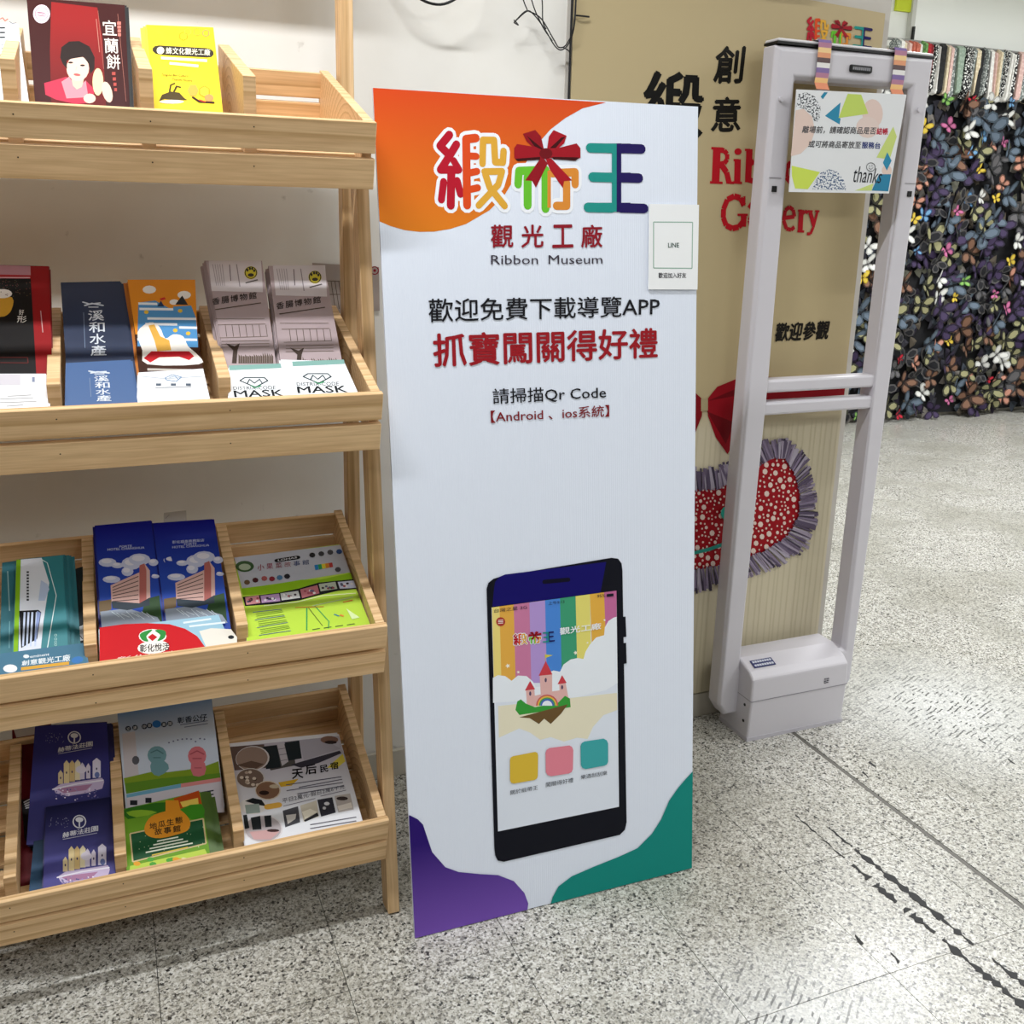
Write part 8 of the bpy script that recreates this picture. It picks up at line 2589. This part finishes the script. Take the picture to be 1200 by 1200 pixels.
for ti, (yt, zt, divs, fv, fh, bh) in enumerate(TR):
    vdir = Vector((0, math.cos(A), math.sin(A))); wdir = Vector((0, -math.sin(A), math.cos(A)))
    O = Vector((0, yt, zt)) - wdir * .104
    Q = lambda x, v, w_: O + Vector((x, 0, 0)) + vdir * v + wdir * w_
    tray = prism('tray', [Q(XL + .004, .165, .012), Q(XL + .004, .195, .012), Q(XL + .004, .195, .0328), Q(XL + .004, .165, .0328)], (XR - XL - .008, 0, 0), WOOD, rack, .001)
    for w0, w1 in ((0, .048), (.056, .104)):
        board('rail', Q(XL - .014, .006, (w0+w1)/2), Q(XR + .002, .006, (w0+w1)/2), wdir, w1 - w0, .012, WOOD, tray, .001)
    dxs = (XL + .009,) + divs + (XR - .007,)
    for k in range(4):   # floor slats
        board('slat', Q(XL + .012, .087 + k * .073, .038), Q(XR - .012, .087 + k * .073, .038), vdir, .062, .010, WOOD, tray, .001)
    hb = .124 if ti else .124
    for w0, w1 in ((hb - .044, hb), (hb - .094, hb - .052)):   # back slats
        board('back_slat', Q(XL + .012, .343, (w0+w1)/2), Q(XR - .012, .343, (w0+w1)/2), wdir, w1 - w0, .010, WOOD, tray, .001)
    for x in (XL + .009, XR - .009):
        pts = [Q(x - .008, .012, .030), Q(x - .008, .012, .1045), Q(x - .008, .350, .128), Q(x - .008, .350, .030)]
        prism('side_board', pts, (.016, 0, 0), WOOD, tray, .001)
    for x in divs:
        pts = [Q(x - .0095, fv - .01, .0435), Q(x - .0095, fv, fh), Q(x - .0095, .336, bh), Q(x - .0095, .336, .0435)]
        p = prism('divider', pts, (.019, 0, 0), WOOD, tray, .001)
    for x in divs:
        for w_ in (.030, .088):
            cyl('nail', Q(x + .002, -.0006, w_), Q(x + .002, .004, w_), .0011, NAIL, tray, 6)

# a wood block under the figurine brochures' bay and grain for sloping boards comes from each board's own axis

# ------------------------------------------------------------------ leaflets
def P(*a, **k): return printed(*a, **k)
P('white_brochure', 'brochure', 'white brochure with red and grey lettering at left end of top tray', 'brochure', '#eef0f4', .0015, 'brochures on the top tray', 2, 'white brochure underneath at left end of top tray')
P('red_magazine', 'magazine', 'dark red magazine with a smiling woman in red holding a biscuit', 'magazine', '#2b1416', .004, 'magazines on the top tray', 2, 'black-edged magazine tucked behind the dark red magazine on top tray', bcol='#17191c', below_shift=(.004, -.003))
P('yellow_brochure', 'brochure', 'bright yellow brochure with a bee and honeycomb on top tray, frontmost', 'brochure', '#f0d216', .0016, 'yellow brochures on the top tray', 6, 'yellow brochure in the pile behind the bee brochure', bcol='#f0d84a', below_shift=(-.0014, -.0012))
P('black_brochure', 'brochure', 'black and dark red brochure with a dessert cup at left of second tray', 'brochure', '#7d0d12', .0016, 'black and red brochures', 4, 'dark red edged brochure beneath the black dessert brochure', below_shift=(.001, -.0004))
P('white_flyer', 'flyer', 'white flyer in front of the black and red dessert brochure', 'flyer', '#e9e9ec', .0012, 'white flyers second tray left', 3, 'white flyer beneath the one by the dessert brochure')
P('navy_brochure', 'brochure', 'dark navy brochure with four white characters down the middle, upper one', 'brochure', '#1c2b49', .0014, 'navy brochures upper pile', 6, 'navy brochure beneath the upper navy brochure', below_shift=(.0008, 0))  # shade from the tray above is put into this darker navy
P('navy_brochure_front', 'brochure', 'navy brochure lower in the second tray, in front of the upper one', 'brochure', '#35588a', .0014, 'navy brochures front pile', 5, 'navy brochure beneath the lower navy brochure')  # same brochure in a lighter navy, with its lit tone painted in
P('orange_brochure', 'brochure', 'orange brochure with blue cartoon castle and red banner', 'brochure', '#c9761c', .0014, 'orange castle brochures', 6, 'orange brochure beneath the castle brochure', below_shift=(-.0014, 0))
P('white_leaflet', 'leaflet', 'white leaflet with thin blue diamond in front of the orange castle brochure', 'leaflet', '#eef0f4', .0012, 'white leaflets second tray middle', 5, 'white leaflet beneath the one with thin blue diamond')
P('museum_brochure', 'brochure', 'grey-beige museum brochure with yellow seal, left one of the pair', 'brochure', '#a8979a', .0014, 'museum brochures left pile', 8, 'beige brochure beneath the left museum brochure', below_shift=(-.0008, 0))
P('museum_brochure_right', 'brochure', 'grey-beige museum brochure with yellow seal, right one beside tray end', 'brochure', '#a8979a', .0014, 'museum brochures right pile', 8, 'beige brochure beneath the right museum brochure', below_shift=(-.0008, 0))
P('mask_leaflet', 'leaflet', 'white MASK leaflet with teal band, left one by the divider', 'leaflet', '#e9edf2', .0012, 'mask leaflets left pile', 5, 'white leaflet beneath the left MASK leaflet')
P('mask_leaflet_right', 'leaflet', 'white MASK leaflet with teal band, right one at the tray end', 'leaflet', '#e9edf2', .0012, 'mask leaflets right pile', 5, 'white leaflet beneath the right MASK leaflet')
P('beige_sheet', 'poster', 'small beige sheet with red seal on the wall behind second tray', 'poster', '#a3968f', .0012)
P('teal_brochure_left', 'brochure', 'narrow teal brochure at the far left of the third tray', 'brochure', '#2f7482', .0014, 'teal brochures far left', 2, 'teal brochure beneath the far left teal one')
P('teal_brochure', 'brochure', 'teal and white brochure with green stripe and curved black windows', 'brochure', '#2f7f88', .0014, 'fanned teal brochures', 7, 'plain teal brochure fanned out to the right behind the striped one', below_shift=(.0022, -.001), bcol='#2a707a')
P('blue_leaflet', 'leaflet', 'grey-blue leaflet with white lettering lying in front of teal brochures', 'leaflet', '#4a7790', .0012, 'grey-blue leaflets', 2, 'grey-blue leaflet beneath the one before the teal brochures')
P('photo_leaflet', 'leaflet', 'dark photo leaflet standing between teal brochures and the divider', 'leaflet', '#20282c', .0014)
P('hotel_brochure_left', 'brochure', 'deep blue hotel brochure with pink building, left one', 'brochure', '#16207c', .0014, 'blue hotel brochures left pile', 4, 'deep blue brochure beneath the left hotel brochure', below_shift=(-.0006, 0))
P('hotel_brochure', 'brochure', 'deep blue hotel brochure with pink building, right one by the divider', 'brochure', '#16207c', .0014, 'blue hotel brochures right pile', 4, 'deep blue brochure beneath the right hotel brochure')
P('red_brochure', 'brochure', 'pale blue brochure with large red oval and green leaf emblem', 'brochure', '#b9d0dc', .0012, 'red oval brochures', 3, 'pale brochure beneath the red oval one')
P('green_flyer', 'flyer', 'lime green map flyer with film strip and cartoon animals', 'flyer', '#dfe6c8', .0012, 'lime green flyers', 5, 'green map flyer beneath the top one with film strip')
P('maroon_brochure', 'brochure', 'maroon brochure tucked behind the purple castle brochures', 'brochure', '#5a0a16', .0014)
P('purple_brochure_back', 'brochure', 'purple brochure with floating castle, upper one leaning at the back', 'brochure', '#27285c', .0014, 'upper purple castle brochures', 4, 'purple brochure beneath the upper floating castle one', below_shift=(.0022, 0))
P('dark_blue_leaflet', 'leaflet', 'dark blue leaflet peeking out left of the lower purple brochure', 'leaflet', '#1f3048', .0012)
P('purple_brochure', 'brochure', 'purple brochure with floating castle, lower front one', 'brochure', '#2f3066', .0014, 'lower purple castle brochures', 3, 'purple brochure beneath the lower floating castle one')
P('figurine_brochure', 'brochure', 'wide pale brochure with green and pink clay figures', 'brochure', '#b4b8c8', .0016, 'clay figure brochures', 2, 'pale brochure beneath the clay figure one')
P('pale_tab', 'paper_tag', 'small pale grey tag standing up behind the blue hotel brochures', 'tag', '#b4b0ac', .0008)
P('potato_leaflet', 'leaflet', 'green and orange sweet potato story leaflet in front of clay figures', 'leaflet', '#7a8a3a', .0014, 'green orange leaflets', 8, 'green leaflet fanned to the right behind the sweet potato one', below_shift=(.0028, -.0002), bcol='#4e6a2c')
P('lodging_flyer', 'flyer', 'white lodging flyer with round room photos in the lowest tray', 'flyer', '#d8d6da', .0012, 'lodging flyers', 3, 'pale flyer beneath the lodging flyer', below_shift=(-.0004, -.004))

# ------------------------------------------------------------------ big standing sign
cs, items = SHEETS['sign']; S = Sheet(cs); base = S.P(.5, 1)
sign = link('display_sign', slab_mesh(S, .006, base, 'display_sign'), mat('coroplast_white', '#dfe6f4', .4, .3), loc=base)
tag(sign, 'tall white leaning sign board with rainbow logo, large phone picture, orange, purple and teal corners', 'sign')
# fluted sheet: fine vertical ribs as relief
mt = sign.data.materials[0].node_tree; bs = mt.nodes['Principled BSDF']
tc = mt.nodes.new('ShaderNodeTexCoord'); wv = mt.nodes.new('ShaderNodeTexWave'); wv.bands_direction = 'X'; wv.inputs['Scale'].default_value = 72
mt.links.new(tc.outputs['Object'], wv.inputs['Vector']); bp = mt.nodes.new('ShaderNodeBump'); bp.inputs['Strength'].default_value = .25; bp.inputs['Distance'].default_value = .0006
mt.links.new(wv.outputs['Fac'], bp.inputs['Height']); mt.links.new(bp.outputs[0], bs.inputs['Normal'])
draw(items, S, sign, base)
sm = mat('strut_card', '#d8d8da', .6)
for u in (.3, .7):
    a = S.P(u, .12, -.008); b = Vector((a.x, a.y + .24, .004))
    board('support_strut', a, b, (1, 0, 0), .05, .004, sm, sign, 0)
cs, items = SHEETS['card']; S2 = Sheet(cs); b2 = S2.P(.5, 1)
card = link('paper_card', slab_mesh(S2, .002, b2, 'paper_card'), mat('card_white', '#eceef0', .4), loc=b2)
tag(card, 'small white card fixed on the right edge of the tall sign', 'card'); draw(items, S2, card, b2)

# ------------------------------------------------------------------ beige board on the column
cs, items = SHEETS['board']; S = Sheet(cs); base = S.P(.5, 1)
bd = link('wall_board', slab_mesh(S, .012, base, 'wall_board'), mat('beige_board', '#b8a781', .5, .3), loc=base)
tag(bd, 'tall beige board with red lettering and polka dot heart behind the white gate', 'board')
draw(items, S, bd, base)
for o in bd.children:
    if o.name.startswith('fabric_ruffle'): o['kind'] = 'stuff'
ov = block('brown_panel', (1.08, 1.945, 1.822), (1.50, 1.985, 1.98), mat('brown_board', '#6d5330', .6), bv=.012)  # brown block with rounded edges over the top of the beige board
tag(ov, 'brown panel edge above the beige board at the top of the picture', 'panel')

# ------------------------------------------------------------------ security gate
gate = empty('security_gate', (1.60, 1.90, 0))
tag(gate, 'light grey plastic security gate pedestal with open rectangular frame', 'security gate')
def ring_frame(name, outer, inner, y0, y1, ch, m, parent):
    """rectangular ring in X-Z with chamfered front edges; outer/inner corner lists in the same order"""
    base = wpos(parent); n = len(outer); vs = []
    def shr(P, d):
        c = Vector((sum(p[0] for p in P)/n, sum(p[1] for p in P)/n)); o = []
        for i in range(n):
            p = Vector(P[i]); a = Vector(P[i-1]); b = Vector(P[(i+1) % n]); e = ((a - p).normalized() + (b - p).normalized()); o.append(p + e * d)
        return o
    L = [([Vector(p) for p in outer], y1), ([Vector(p) for p in outer], y0 + ch), (shr(outer, ch), y0), (shr(inner, -ch), y0), ([Vector(p) for p in inner], y0 + ch), ([Vector(p) for p in inner], y1)]
    for P_, y in L: vs += [Vector((p[0], y, p[1])) - base for p in P_]
    fs = []
    for k in range(6):
        a, b = k * n, ((k + 1) % 6) * n
        for i in range(n): fs.append((a + i, a + (i+1) % n, b + (i+1) % n, b + i))
    me = bpy.data.meshes.new(name); me.from_pydata(vs, [], fs)
    bm = bmesh.new(); bm.from_mesh(me); bmesh.ops.recalc_face_normals(bm, faces=bm.faces); bm.to_mesh(me); bm.free()
    o = link(name, me, m, parent); bevel(o, .003, 2); return o
ring_frame('frame', [(1.400, 1.672), (1.850, 1.680), (1.820, .085), (1.800, .050), (1.415, .050), (1.393, .085)],
           [(1.459, 1.602), (1.786, 1.606), (1.782, .93), (1.780, .185), (1.453, .185), (1.456, .93)], 1.895, 1.945, .010, PLASTIC, gate)
block('top_cap', (1.404, 1.898, 1.6795), (1.846, 1.948, 1.6865), mat('cap_plastic', '#dedce0', .4), gate, .003)
block('cap_seam', (1.402, 1.897, 1.6745), (1.848, 1.947, 1.6800), DARK, gate)
for z0, z1 in ((.897, .929), (.842, .874)): block('cross_bar', (1.452, 1.900, z0), (1.788, 1.940, z1), PLASTIC, gate, .006)
for x in (1.4235, 1.8185):
    block('lens', (x - .006, 1.8925, 1.362), (x + .006, 1.897, 1.375), DARK, gate)
    cyl('screw_cap', (x - .003, 1.889, 1.56), (x - .003, 1.897, 1.56), .006, PLASTIC, gate)
    block('panel_seam', (x - .016, 1.8935, 1.3925), (x + .016, 1.896, 1.3935), mat('seam', '#8a888e', .5), gate)
lg = block('logo_plate', (1.600, 1.889, 1.629), (1.663, 1.897, 1.645), DARK, gate, .0035)
ts = mat('logo_ink', '#8a8a90', .5)
for k in range(9): block('logo_letter', (1.606 + k*.0057, 1.8885, 1.634), (1.610 + k*.0057, 1.8893, 1.640), ts, gate)
BX0, BX1 = 1.448, 1.752
pr = [(BX0, 1.842, .004), (BX0, 1.838, .112), (BX0, 1.840, .172), (BX0, 1.858, .188), (BX0, 1.905, .206), (BX0, 1.965, .206), (BX0, 1.965, .004)]
prism('base_cover', pr, (BX1 - BX0, 0, 0), PLASTIC, gate, .005)
block('cover_seam', (BX0 - .0006, 1.8365, .1130), (BX1 + .0006, 1.90, .1143), mat('seam', '#8a888e', .5), gate)
block('base_plinth', (BX0 - .001, 1.8405, 0), (BX1 + .001, 1.966, .010), mat('plinth', '#bdbac2', .5), gate)
for y, z in ((1.862, .095), (1.862, .050)): cyl('screw', (BX0 - .0015, y, z), (BX0 + .004, y, z), .004, DARK, gate, 8)
lab = prism('sticker', [(1.470, 1.8645, .1916), (1.536, 1.8645, .1916), (1.536, 1.888, .2007), (1.470, 1.888, .2007)], (0, -.0003, .0009), mat('sticker_blue', '#2a2f66', .4), gate)
for r_ in range(2):
    for k in range(8):
        x = 1.4745 + k*.0074; y = 1.868 + r_*.011; z = .1939 + r_*.0042
        prism('sticker_print', [(x, y, z), (x+.006, y, z), (x+.006, y+.006, z+.0023), (x, y+.006, z+.0023)], (0, -.0001, .0003), mat('sticker_white', '#c8ccd8', .4), lab)
mk = empty('emblem_marks', (0,0,0)); bpy.data.objects.remove(mk)
for k, (dx, dz) in enumerate(((-.004, .005), (.004, .0052), (-.0045, -.001), (.004, 0), (-.004, -.006), (.003, -.0055))):
    block('emblem', (1.683 + dx - .003, 1.8372, .134 + dz - .0012), (1.683 + dx + .003, 1.8395, .134 + dz + .0012), mat('emblem_grey', '#55545c', .5), gate)

# notice hung on two striped ribbons
cs, items = SHEETS['notice']; S = Sheet(cs); base = S.P(.5, 1)
nt_ = link('notice_card', slab_mesh(S, .003, base, 'notice_card'), mat('notice_white', '#dfe1e4', .3, .5), loc=base)
tag(nt_, 'laminated white notice with pastel shapes hanging inside the security gate frame', 'notice'); draw(items, S, nt_, base)
STR = ['#efe9e6', '#7d68a0', '#b07a94', '#eecb92', '#e09a72', '#5e4a4c', '#e6e4e2', '#7d68a0', '#b07a94', '#eec07e', '#d88a68', '#5e4a4c']
for idx, (xa, xb, lab_) in enumerate(((1.506, 1.541, 'striped pastel ribbon strap over the gate top, left one'), (1.722, 1.757, 'striped pastel ribbon strap over the gate top, right one'))):
    path = [(1.950, 1.62), (1.951, 1.6895), (1.893, 1.6905), (1.8895, 1.684), (1.8890, 1.600), (1.878, 1.585), (1.8690, 1.571)]
    # arc-length subdivide so each colour stripe is a strip of faces
    pts = [Vector(p) for p in path]; seg = []
    for a, b in zip(pts[:-1], pts[1:]):
        n = max(1, int((b - a).length / .0095))
        for k in range(n): seg.append(a + (b - a) * k / n)
    seg.append(pts[-1]); me = bpy.data.meshes.new('ribbon_strap'); vs = []; fs = []; mi = []
    for k, p in enumerate(seg):
        sh = -.006 * max(0, k - len(seg) + 5) / 5
        vs += [(xa + sh, p.x, p.y), (xb + sh, p.x, p.y), (xa + sh, p.x + .0012, p.y - .0008), (xb + sh, p.x + .0012, p.y - .0008)]
    for k in range(len(seg) - 1):
        a, b = 4*k, 4*k + 4
        for f in ((a, b, b+1, a+1), (a+2, a+3, b+3, b+2), (a, a+2, b+2, b), (a+1, b+1, b+3, a+3)): fs.append(f); mi.append(k % len(STR))
    o0 = Vector((xa, 1.89, 1.62)); me.from_pydata([Vector(v) - o0 for v in vs], [], fs)
    o = link('ribbon_strap', me, None, None, [mat('ribbon ' + c, c, .6) for c in STR], o0)
    me.polygons.foreach_set('material_index', mi)
    tag(o, lab_, 'ribbon')

# ------------------------------------------------------------------ cables on the wall
CB = mat('cable_black', '#101012', .45)
def wallpt(x, z, d): return (x, YW - d, z)
c1 = tube('cable', [wallpt(.515, 1.95, .02), wallpt(.545, 1.78, .035), wallpt(.578, 1.725, .045), wallpt(.612, 1.698, .05), wallpt(.655, 1.694, .055), wallpt(.700, 1.722, .06), wallpt(.735, 1.765, .06), wallpt(.775, 1.95, .06)], .0026, CB)
tag(c1, 'thick black cable looping down on the white wall above the tall sign', 'cable')
def W(px): return px
c2 = empty('cable_bundle', wallpt(.87, 1.70, .03)); tag(c2, 'tangled bundle of thin black wires hanging beside the beige board', 'cable')
for pts in ([(.800,1.90),(.823,1.745),(.845,1.705)], [(.815,1.90),(.842,1.742),(.875,1.685),(.900,1.650)], [(.835,1.90),(.868,1.745),(.880,1.690),(.885,1.672)],
            [(.815,1.680),(.832,1.698),(.850,1.703),(.874,1.690),(.900,1.652),(.920,1.640),(.935,1.650),(.946,1.700),(.950,1.90)],
            [(.813,1.678),(.836,1.699),(.856,1.701),(.880,1.674),(.902,1.641),(.926,1.636),(.941,1.655),(.948,1.710),(.951,1.90)],
            [(.813,1.678),(.820,1.673),(.816,1.684)], [(.925,1.640),(.936,1.632),(.946,1.622)]):
    tube('wire', [wallpt(a, b, .03 + .008*math.sin(i*2.1)) for i, (a, b) in enumerate(pts)], .0013, CB, c2, 6, 5)
c3 = tube('edge_cable', [(.9485, 1.992, 1.92), (.9480, 1.992, 1.6), (.9490, 1.992, 1.2), (.9480, 1.992, .30)], .0028, CB, None, 6, 4)
tag(c3, 'black cable running straight down the left edge of the beige board', 'cable')
ct = tube('cable_tie', [(.951, 1.984, 1.7045), (.965, 1.981, 1.704), (.985, 1.984, 1.7045)], .0018, CB, None, 6, 4)
tag(ct, 'short black cable tie sticking out over the beige board left edge', 'cable tie')

# ------------------------------------------------------------------ far display: ribbons and butterflies
DP = mat('display_black', '#121215', .85)
dp = block('display_board', (3.2, 5.03, .03), (7.2, 5.06, 2.22), DP); tag(dp, 'large black backing panel behind the mass of butterflies', 'panel')
rail = empty('ribbon_rail', (4.2, 4.98, 2.36)); tag(rail, 'thin grey metal rail on the far wall holding the hanging ribbons', 'rail')
RM = mat('rail_metal', '#9a9a98', .4, .5, .6)
cyl('rod', (4.2, 4.98, 2.372), (7.0, 4.98, 2.372), .008, RM, rail)
for x in (4.35, 5.25, 6.2, 6.9): cyl('bracket', (x, 4.98, 2.372), (x, 5.10, 2.372), .006, RM, rail, 8)
bk = block('black_rod', (4.722, 5.045, 2.33), (4.734, 5.06, 2.47), DARK); tag(bk, 'short upright black rod above the ribbon rail on the far wall', 'rod')
gs = block('wall_sign', (4.60, 5.08, 2.555), (4.74, 5.098, 2.75), mat('sign_lime', '#cbd829', .5)); tag(gs, 'lime green sign on the far wall at the top of the picture', 'sign')
def patterned(name, c1, c2, scale):
    if name in MATS: return MATS[name]
    m = bpy.data.materials.new(name); m.use_nodes = True; nt = m.node_tree; L = nt.links; b = nt.nodes['Principled BSDF']; b.inputs['Roughness'].default_value = .8
    g = nt.nodes.new('ShaderNodeTexCoord'); v = nt.nodes.new('ShaderNodeTexVoronoi'); v.inputs['Scale'].default_value = scale; L.new(g.outputs['Object'], v.inputs['Vector'])
    r = ramp(nt, [(0, c1), (.42, c2)], 'CONSTANT'); L.new(v.outputs['Distance'], r.inputs[0]); L.new(r.outputs[0], b.inputs['Base Color']); MATS[name] = m; return m
RIB = [('coral', '#c8735c', '#b5604c', 70), ('white', '#ecebe6', '#dcdad4', 60), ('red', '#c02632', '#a01824', 80), ('dark red', '#8f1420', '#7a101a', 60), ('black and white dotted', '#e8e8e4', '#141416', 75),
       ('cream', '#e2d6bc', '#d2c2a2', 60), ('pale pink', '#e2c4bc', '#d4b0a8', 60), ('sage green', '#9fb0a0', '#8a9c8c', 60), ('black', '#1c1c1e', '#101012', 60), ('grey lace', '#c4c8c4', '#6f7674', 85),
       ('white dotted black', '#f0f0ec', '#1a1a1c', 110), ('green', '#7fae6a', '#5f8e4c', 60), ('tan', '#b89668', '#a08050', 60)]
order = [9,1,5,6,0,0,1,11,2,3,4,1,8,5,6,9,7,7,4,10,9,5,8,9,4,1,6,5,9,10,1,1,4,6,9,1,8,5,0,1,4,9,7,1]
rb_mesh = {}
def loop_mesh(w_, h, d, m):
    me = bpy.data.meshes.new('ribbon_loop'); vs = []; fs = []
    prof = [(-d, 0), (-d, -h*.9), (-d*.7, -h*.97), (0, -h), (d*.7, -h*.97), (d, -h*.9), (d, 0), (0, .02)]
    n = len(prof)
    for s in (-1, 1):
        for k, (y, z) in enumerate(prof): vs.append((s * w_/2 * (1 + .15*math.sin(z*20)), y, z))
    fs = [tuple(range(n))[::-1], tuple(range(n, 2*n))] + [(i, (i+1) % n, n+(i+1) % n, n+i) for i in range(n)]
    me.from_pydata(vs, [], fs); me.materials.append(m); return me
order = (order + order[3:21])[:60]
for k, c in enumerate(order):
    nm, ca, cb, scl = RIB[c]
    if c not in rb_mesh: rb_mesh[c] = loop_mesh(.027, .27, .035, patterned('ribbon ' + nm, ca, cb, scl))
    o = bpy.data.objects.new('hanging_ribbon', rb_mesh[c]); C.objects.link(o)
    o.location = (4.52 + k * .031, 4.975 + random.uniform(-.012, .012), 2.36 - random.uniform(0, .012)); o.rotation_euler = (random.uniform(-.04, .04), random.uniform(-.07, .07), random.uniform(-.35, .35))
    o.scale = (random.uniform(.7, 1.15), 1, random.uniform(.94, 1.08))
    tag(o, '%s ribbon bundle hanging on the far wall rail above the butterflies' % nm, 'ribbon', '%s ribbons on the rail' % nm)

BUT = [('white', '#d2d2ce', '#a8a8a4', '#4a4a4a'), ('yellow', '#d0b848', '#b09430', '#3a3010'), ('peach', '#c08a76', '#6a4a3e', '#2a1c18'), ('dark purple', '#3f3350', '#241c30', '#121018'),
       ('slate blue', '#5d6a78', '#414c56', '#1a1e24'), ('olive', '#8f8c68', '#34342a', '#16160f'), ('dark grey', '#5c5a5c', '#3a3a3c', '#0e0e10'), ('pink', '#b8688e', '#8a4468', '#2a1420'),
       ('bright green', '#7fac5a', '#4a7038', '#1a2a14'), ('bright blue', '#6a94b8', '#38587a', '#101a2a'), ('red', '#b02434', '#6a1420', '#1e0a0c'), ('brown', '#7a5a48', '#3e2c24', '#1c1410'), ('black', '#1d1d21', '#4c4a4a', '#0c0c0e')]
def butterfly(ca, cb, cc):
    me = bpy.data.meshes.new('butterfly'); vs = []; fs = []; mi = []
    def fan(c, pts, k, dz):
        b = len(vs); vs.append(c)
        vs.extend(pts); n = len(pts)
        for i in range(n): fs.append((b, b+1+i, b+1+(i+1) % n)); mi.append(k)
    for s in (-1, 1):
        up = [(.0, .01), (.012, .042), (.030, .060), (.050, .058), (.054, .038), (.040, .012), (.018, .000)]
        lo = [(.0, .0), (.020, .002), (.038, -.004), (.042, -.026), (.030, -.046), (.014, -.042), (.004, -.020)]
        for P_ in (up, lo):
            cx = sum(p[0] for p in P_)/len(P_); cz = sum(p[1] for p in P_)/len(P_)
            for sc_, k, lift in ((1, 1, 0), (.68, 0, .0015)):
                q = [(cx + (p[0]-cx)*sc_, cz + (p[1]-cz)*sc_) for p in P_]
                fan((s*cx, -.42*cx - lift, cz), [(s*a, -.42*a - lift, b) for a, b in (q if s > 0 else q[::-1])], k, 0)
    b = len(vs); prof = [(0, .030), (.004, .018), (.0045, 0), (.003, -.026), (0, -.034)]
    for x, z in prof: vs.extend([(x, -.002, z), (0, -.002 - x, z), (-x, -.002, z), (0, -.002 + x, z)])
    for i in range(4):
        for k in range(4): fs.append((b+4*i+k, b+4*i+(k+1) % 4, b+4*i+4+(k+1) % 4, b+4*i+4+k)); mi.append(2)
    me.from_pydata(vs, [], fs)
    for c in (ca, cb, cc): me.materials.append(mat('wing ' + c, c, .75, .25))
    me.polygons.foreach_set('material_index', mi); return me
bm_ = [butterfly(*b[1:]) for b in BUT]
rnd = random.Random(7); placed = []
wts = [9, 4, 6, 13, 14, 15, 12, 3, 2, 2, 1, 9, 7]
tries = 0; flock = {}
while len(placed) < 290 and tries < 40000:
    tries += 1
    x = rnd.uniform(4.15, 6.25); z = rnd.uniform(.05, 2.08)
    if not seen((x, 5.0, z), 8): continue
    if any((x-a)**2 + (z-b)**2 < .066**2 for a, b in placed): continue
    placed.append((x, z)); k = rnd.choices(range(13), wts)[0]
    big = rnd.uniform(1.15, 1.75) if k in (3, 5, 4, 6, 11, 12) else rnd.uniform(.85, 1.15) if k in (0, 2) else rnd.uniform(.55, .8)
    o = bpy.data.objects.new('butterfly', bm_[k]); C.objects.link(o)
    lift = .02 if k in (0, 1, 7, 8, 9, 10) else .0
    o.location = (x, 4.985 - rnd.uniform(0, .03) - lift, z); o.rotation_euler = (rnd.uniform(-.2, .2), rnd.uniform(-1.6, 1.6), rnd.uniform(-.4, .4)); o.scale = (big, big, big * rnd.uniform(.75, 1.1))
    tag(o, '%s fabric butterfly among many on the dark far display wall' % BUT[k][0], 'butterfly', '%s butterflies on the display wall' % BUT[k][0])
    flock.setdefault(k, []).append(o)
ORD = ['highest', 'second highest', 'third highest', 'fourth highest', 'fifth highest', 'sixth highest', 'seventh highest', 'eighth highest', 'ninth highest', 'tenth highest', 'eleventh highest', 'twelfth highest', 'thirteenth highest', 'fourteenth highest', 'fifteenth highest', 'sixteenth highest', 'seventeenth highest', 'eighteenth highest']
for k in (1, 2, 7, 8, 9, 10):
    for i, o in enumerate(sorted(flock.get(k, []), key=lambda o: -o.location.z)):
        if i < len(ORD): o['label'] = 'small %s fabric butterfly on the far display wall, %s of its colour' % (BUT[k][0], ORD[i])
# the deeper layers of the display that cannot be told apart
vs = []; fs = []; mi = []
for _ in range(2600):
    x = rnd.uniform(3.4, 7.1); z = rnd.uniform(.03, 2.2); y = 5.018 - rnd.uniform(0, .02); a = rnd.uniform(0, 6.3); r_ = rnd.uniform(.02, .045); k = rnd.choices(range(6), [6, 5, 5, 4, 3, 2])[0]
    b = len(vs); n = 6
    vs.append((x, y - .012, z))
    for i in range(n):
        t = a + 2*math.pi*i/n; q = r_ * (1 if i % 2 else .6); vs.append((x + q*math.cos(t), y + rnd.uniform(-.006, .006), z + q*math.sin(t)*1.2))
    for i in range(n): fs.append((b, b+1+i, b+1+(i+1) % n)); mi.append(k)
me = bpy.data.meshes.new('butterfly_mass'); me.from_pydata([Vector(v) - Vector((5, 5, 1)) for v in vs], [], fs)
o = link('butterfly_mass', me, None, None, [mat('wing ' + c, c, .8, .2) for c in ('#33323a', '#2c2733', '#454b54', '#514a40', '#66665a', '#75706a')], (5, 5, 1))
me.polygons.foreach_set('material_index', mi)
tag(o, 'dense dark layer of overlapping butterfly wings covering the display panel', 'butterflies', None, 'stuff')
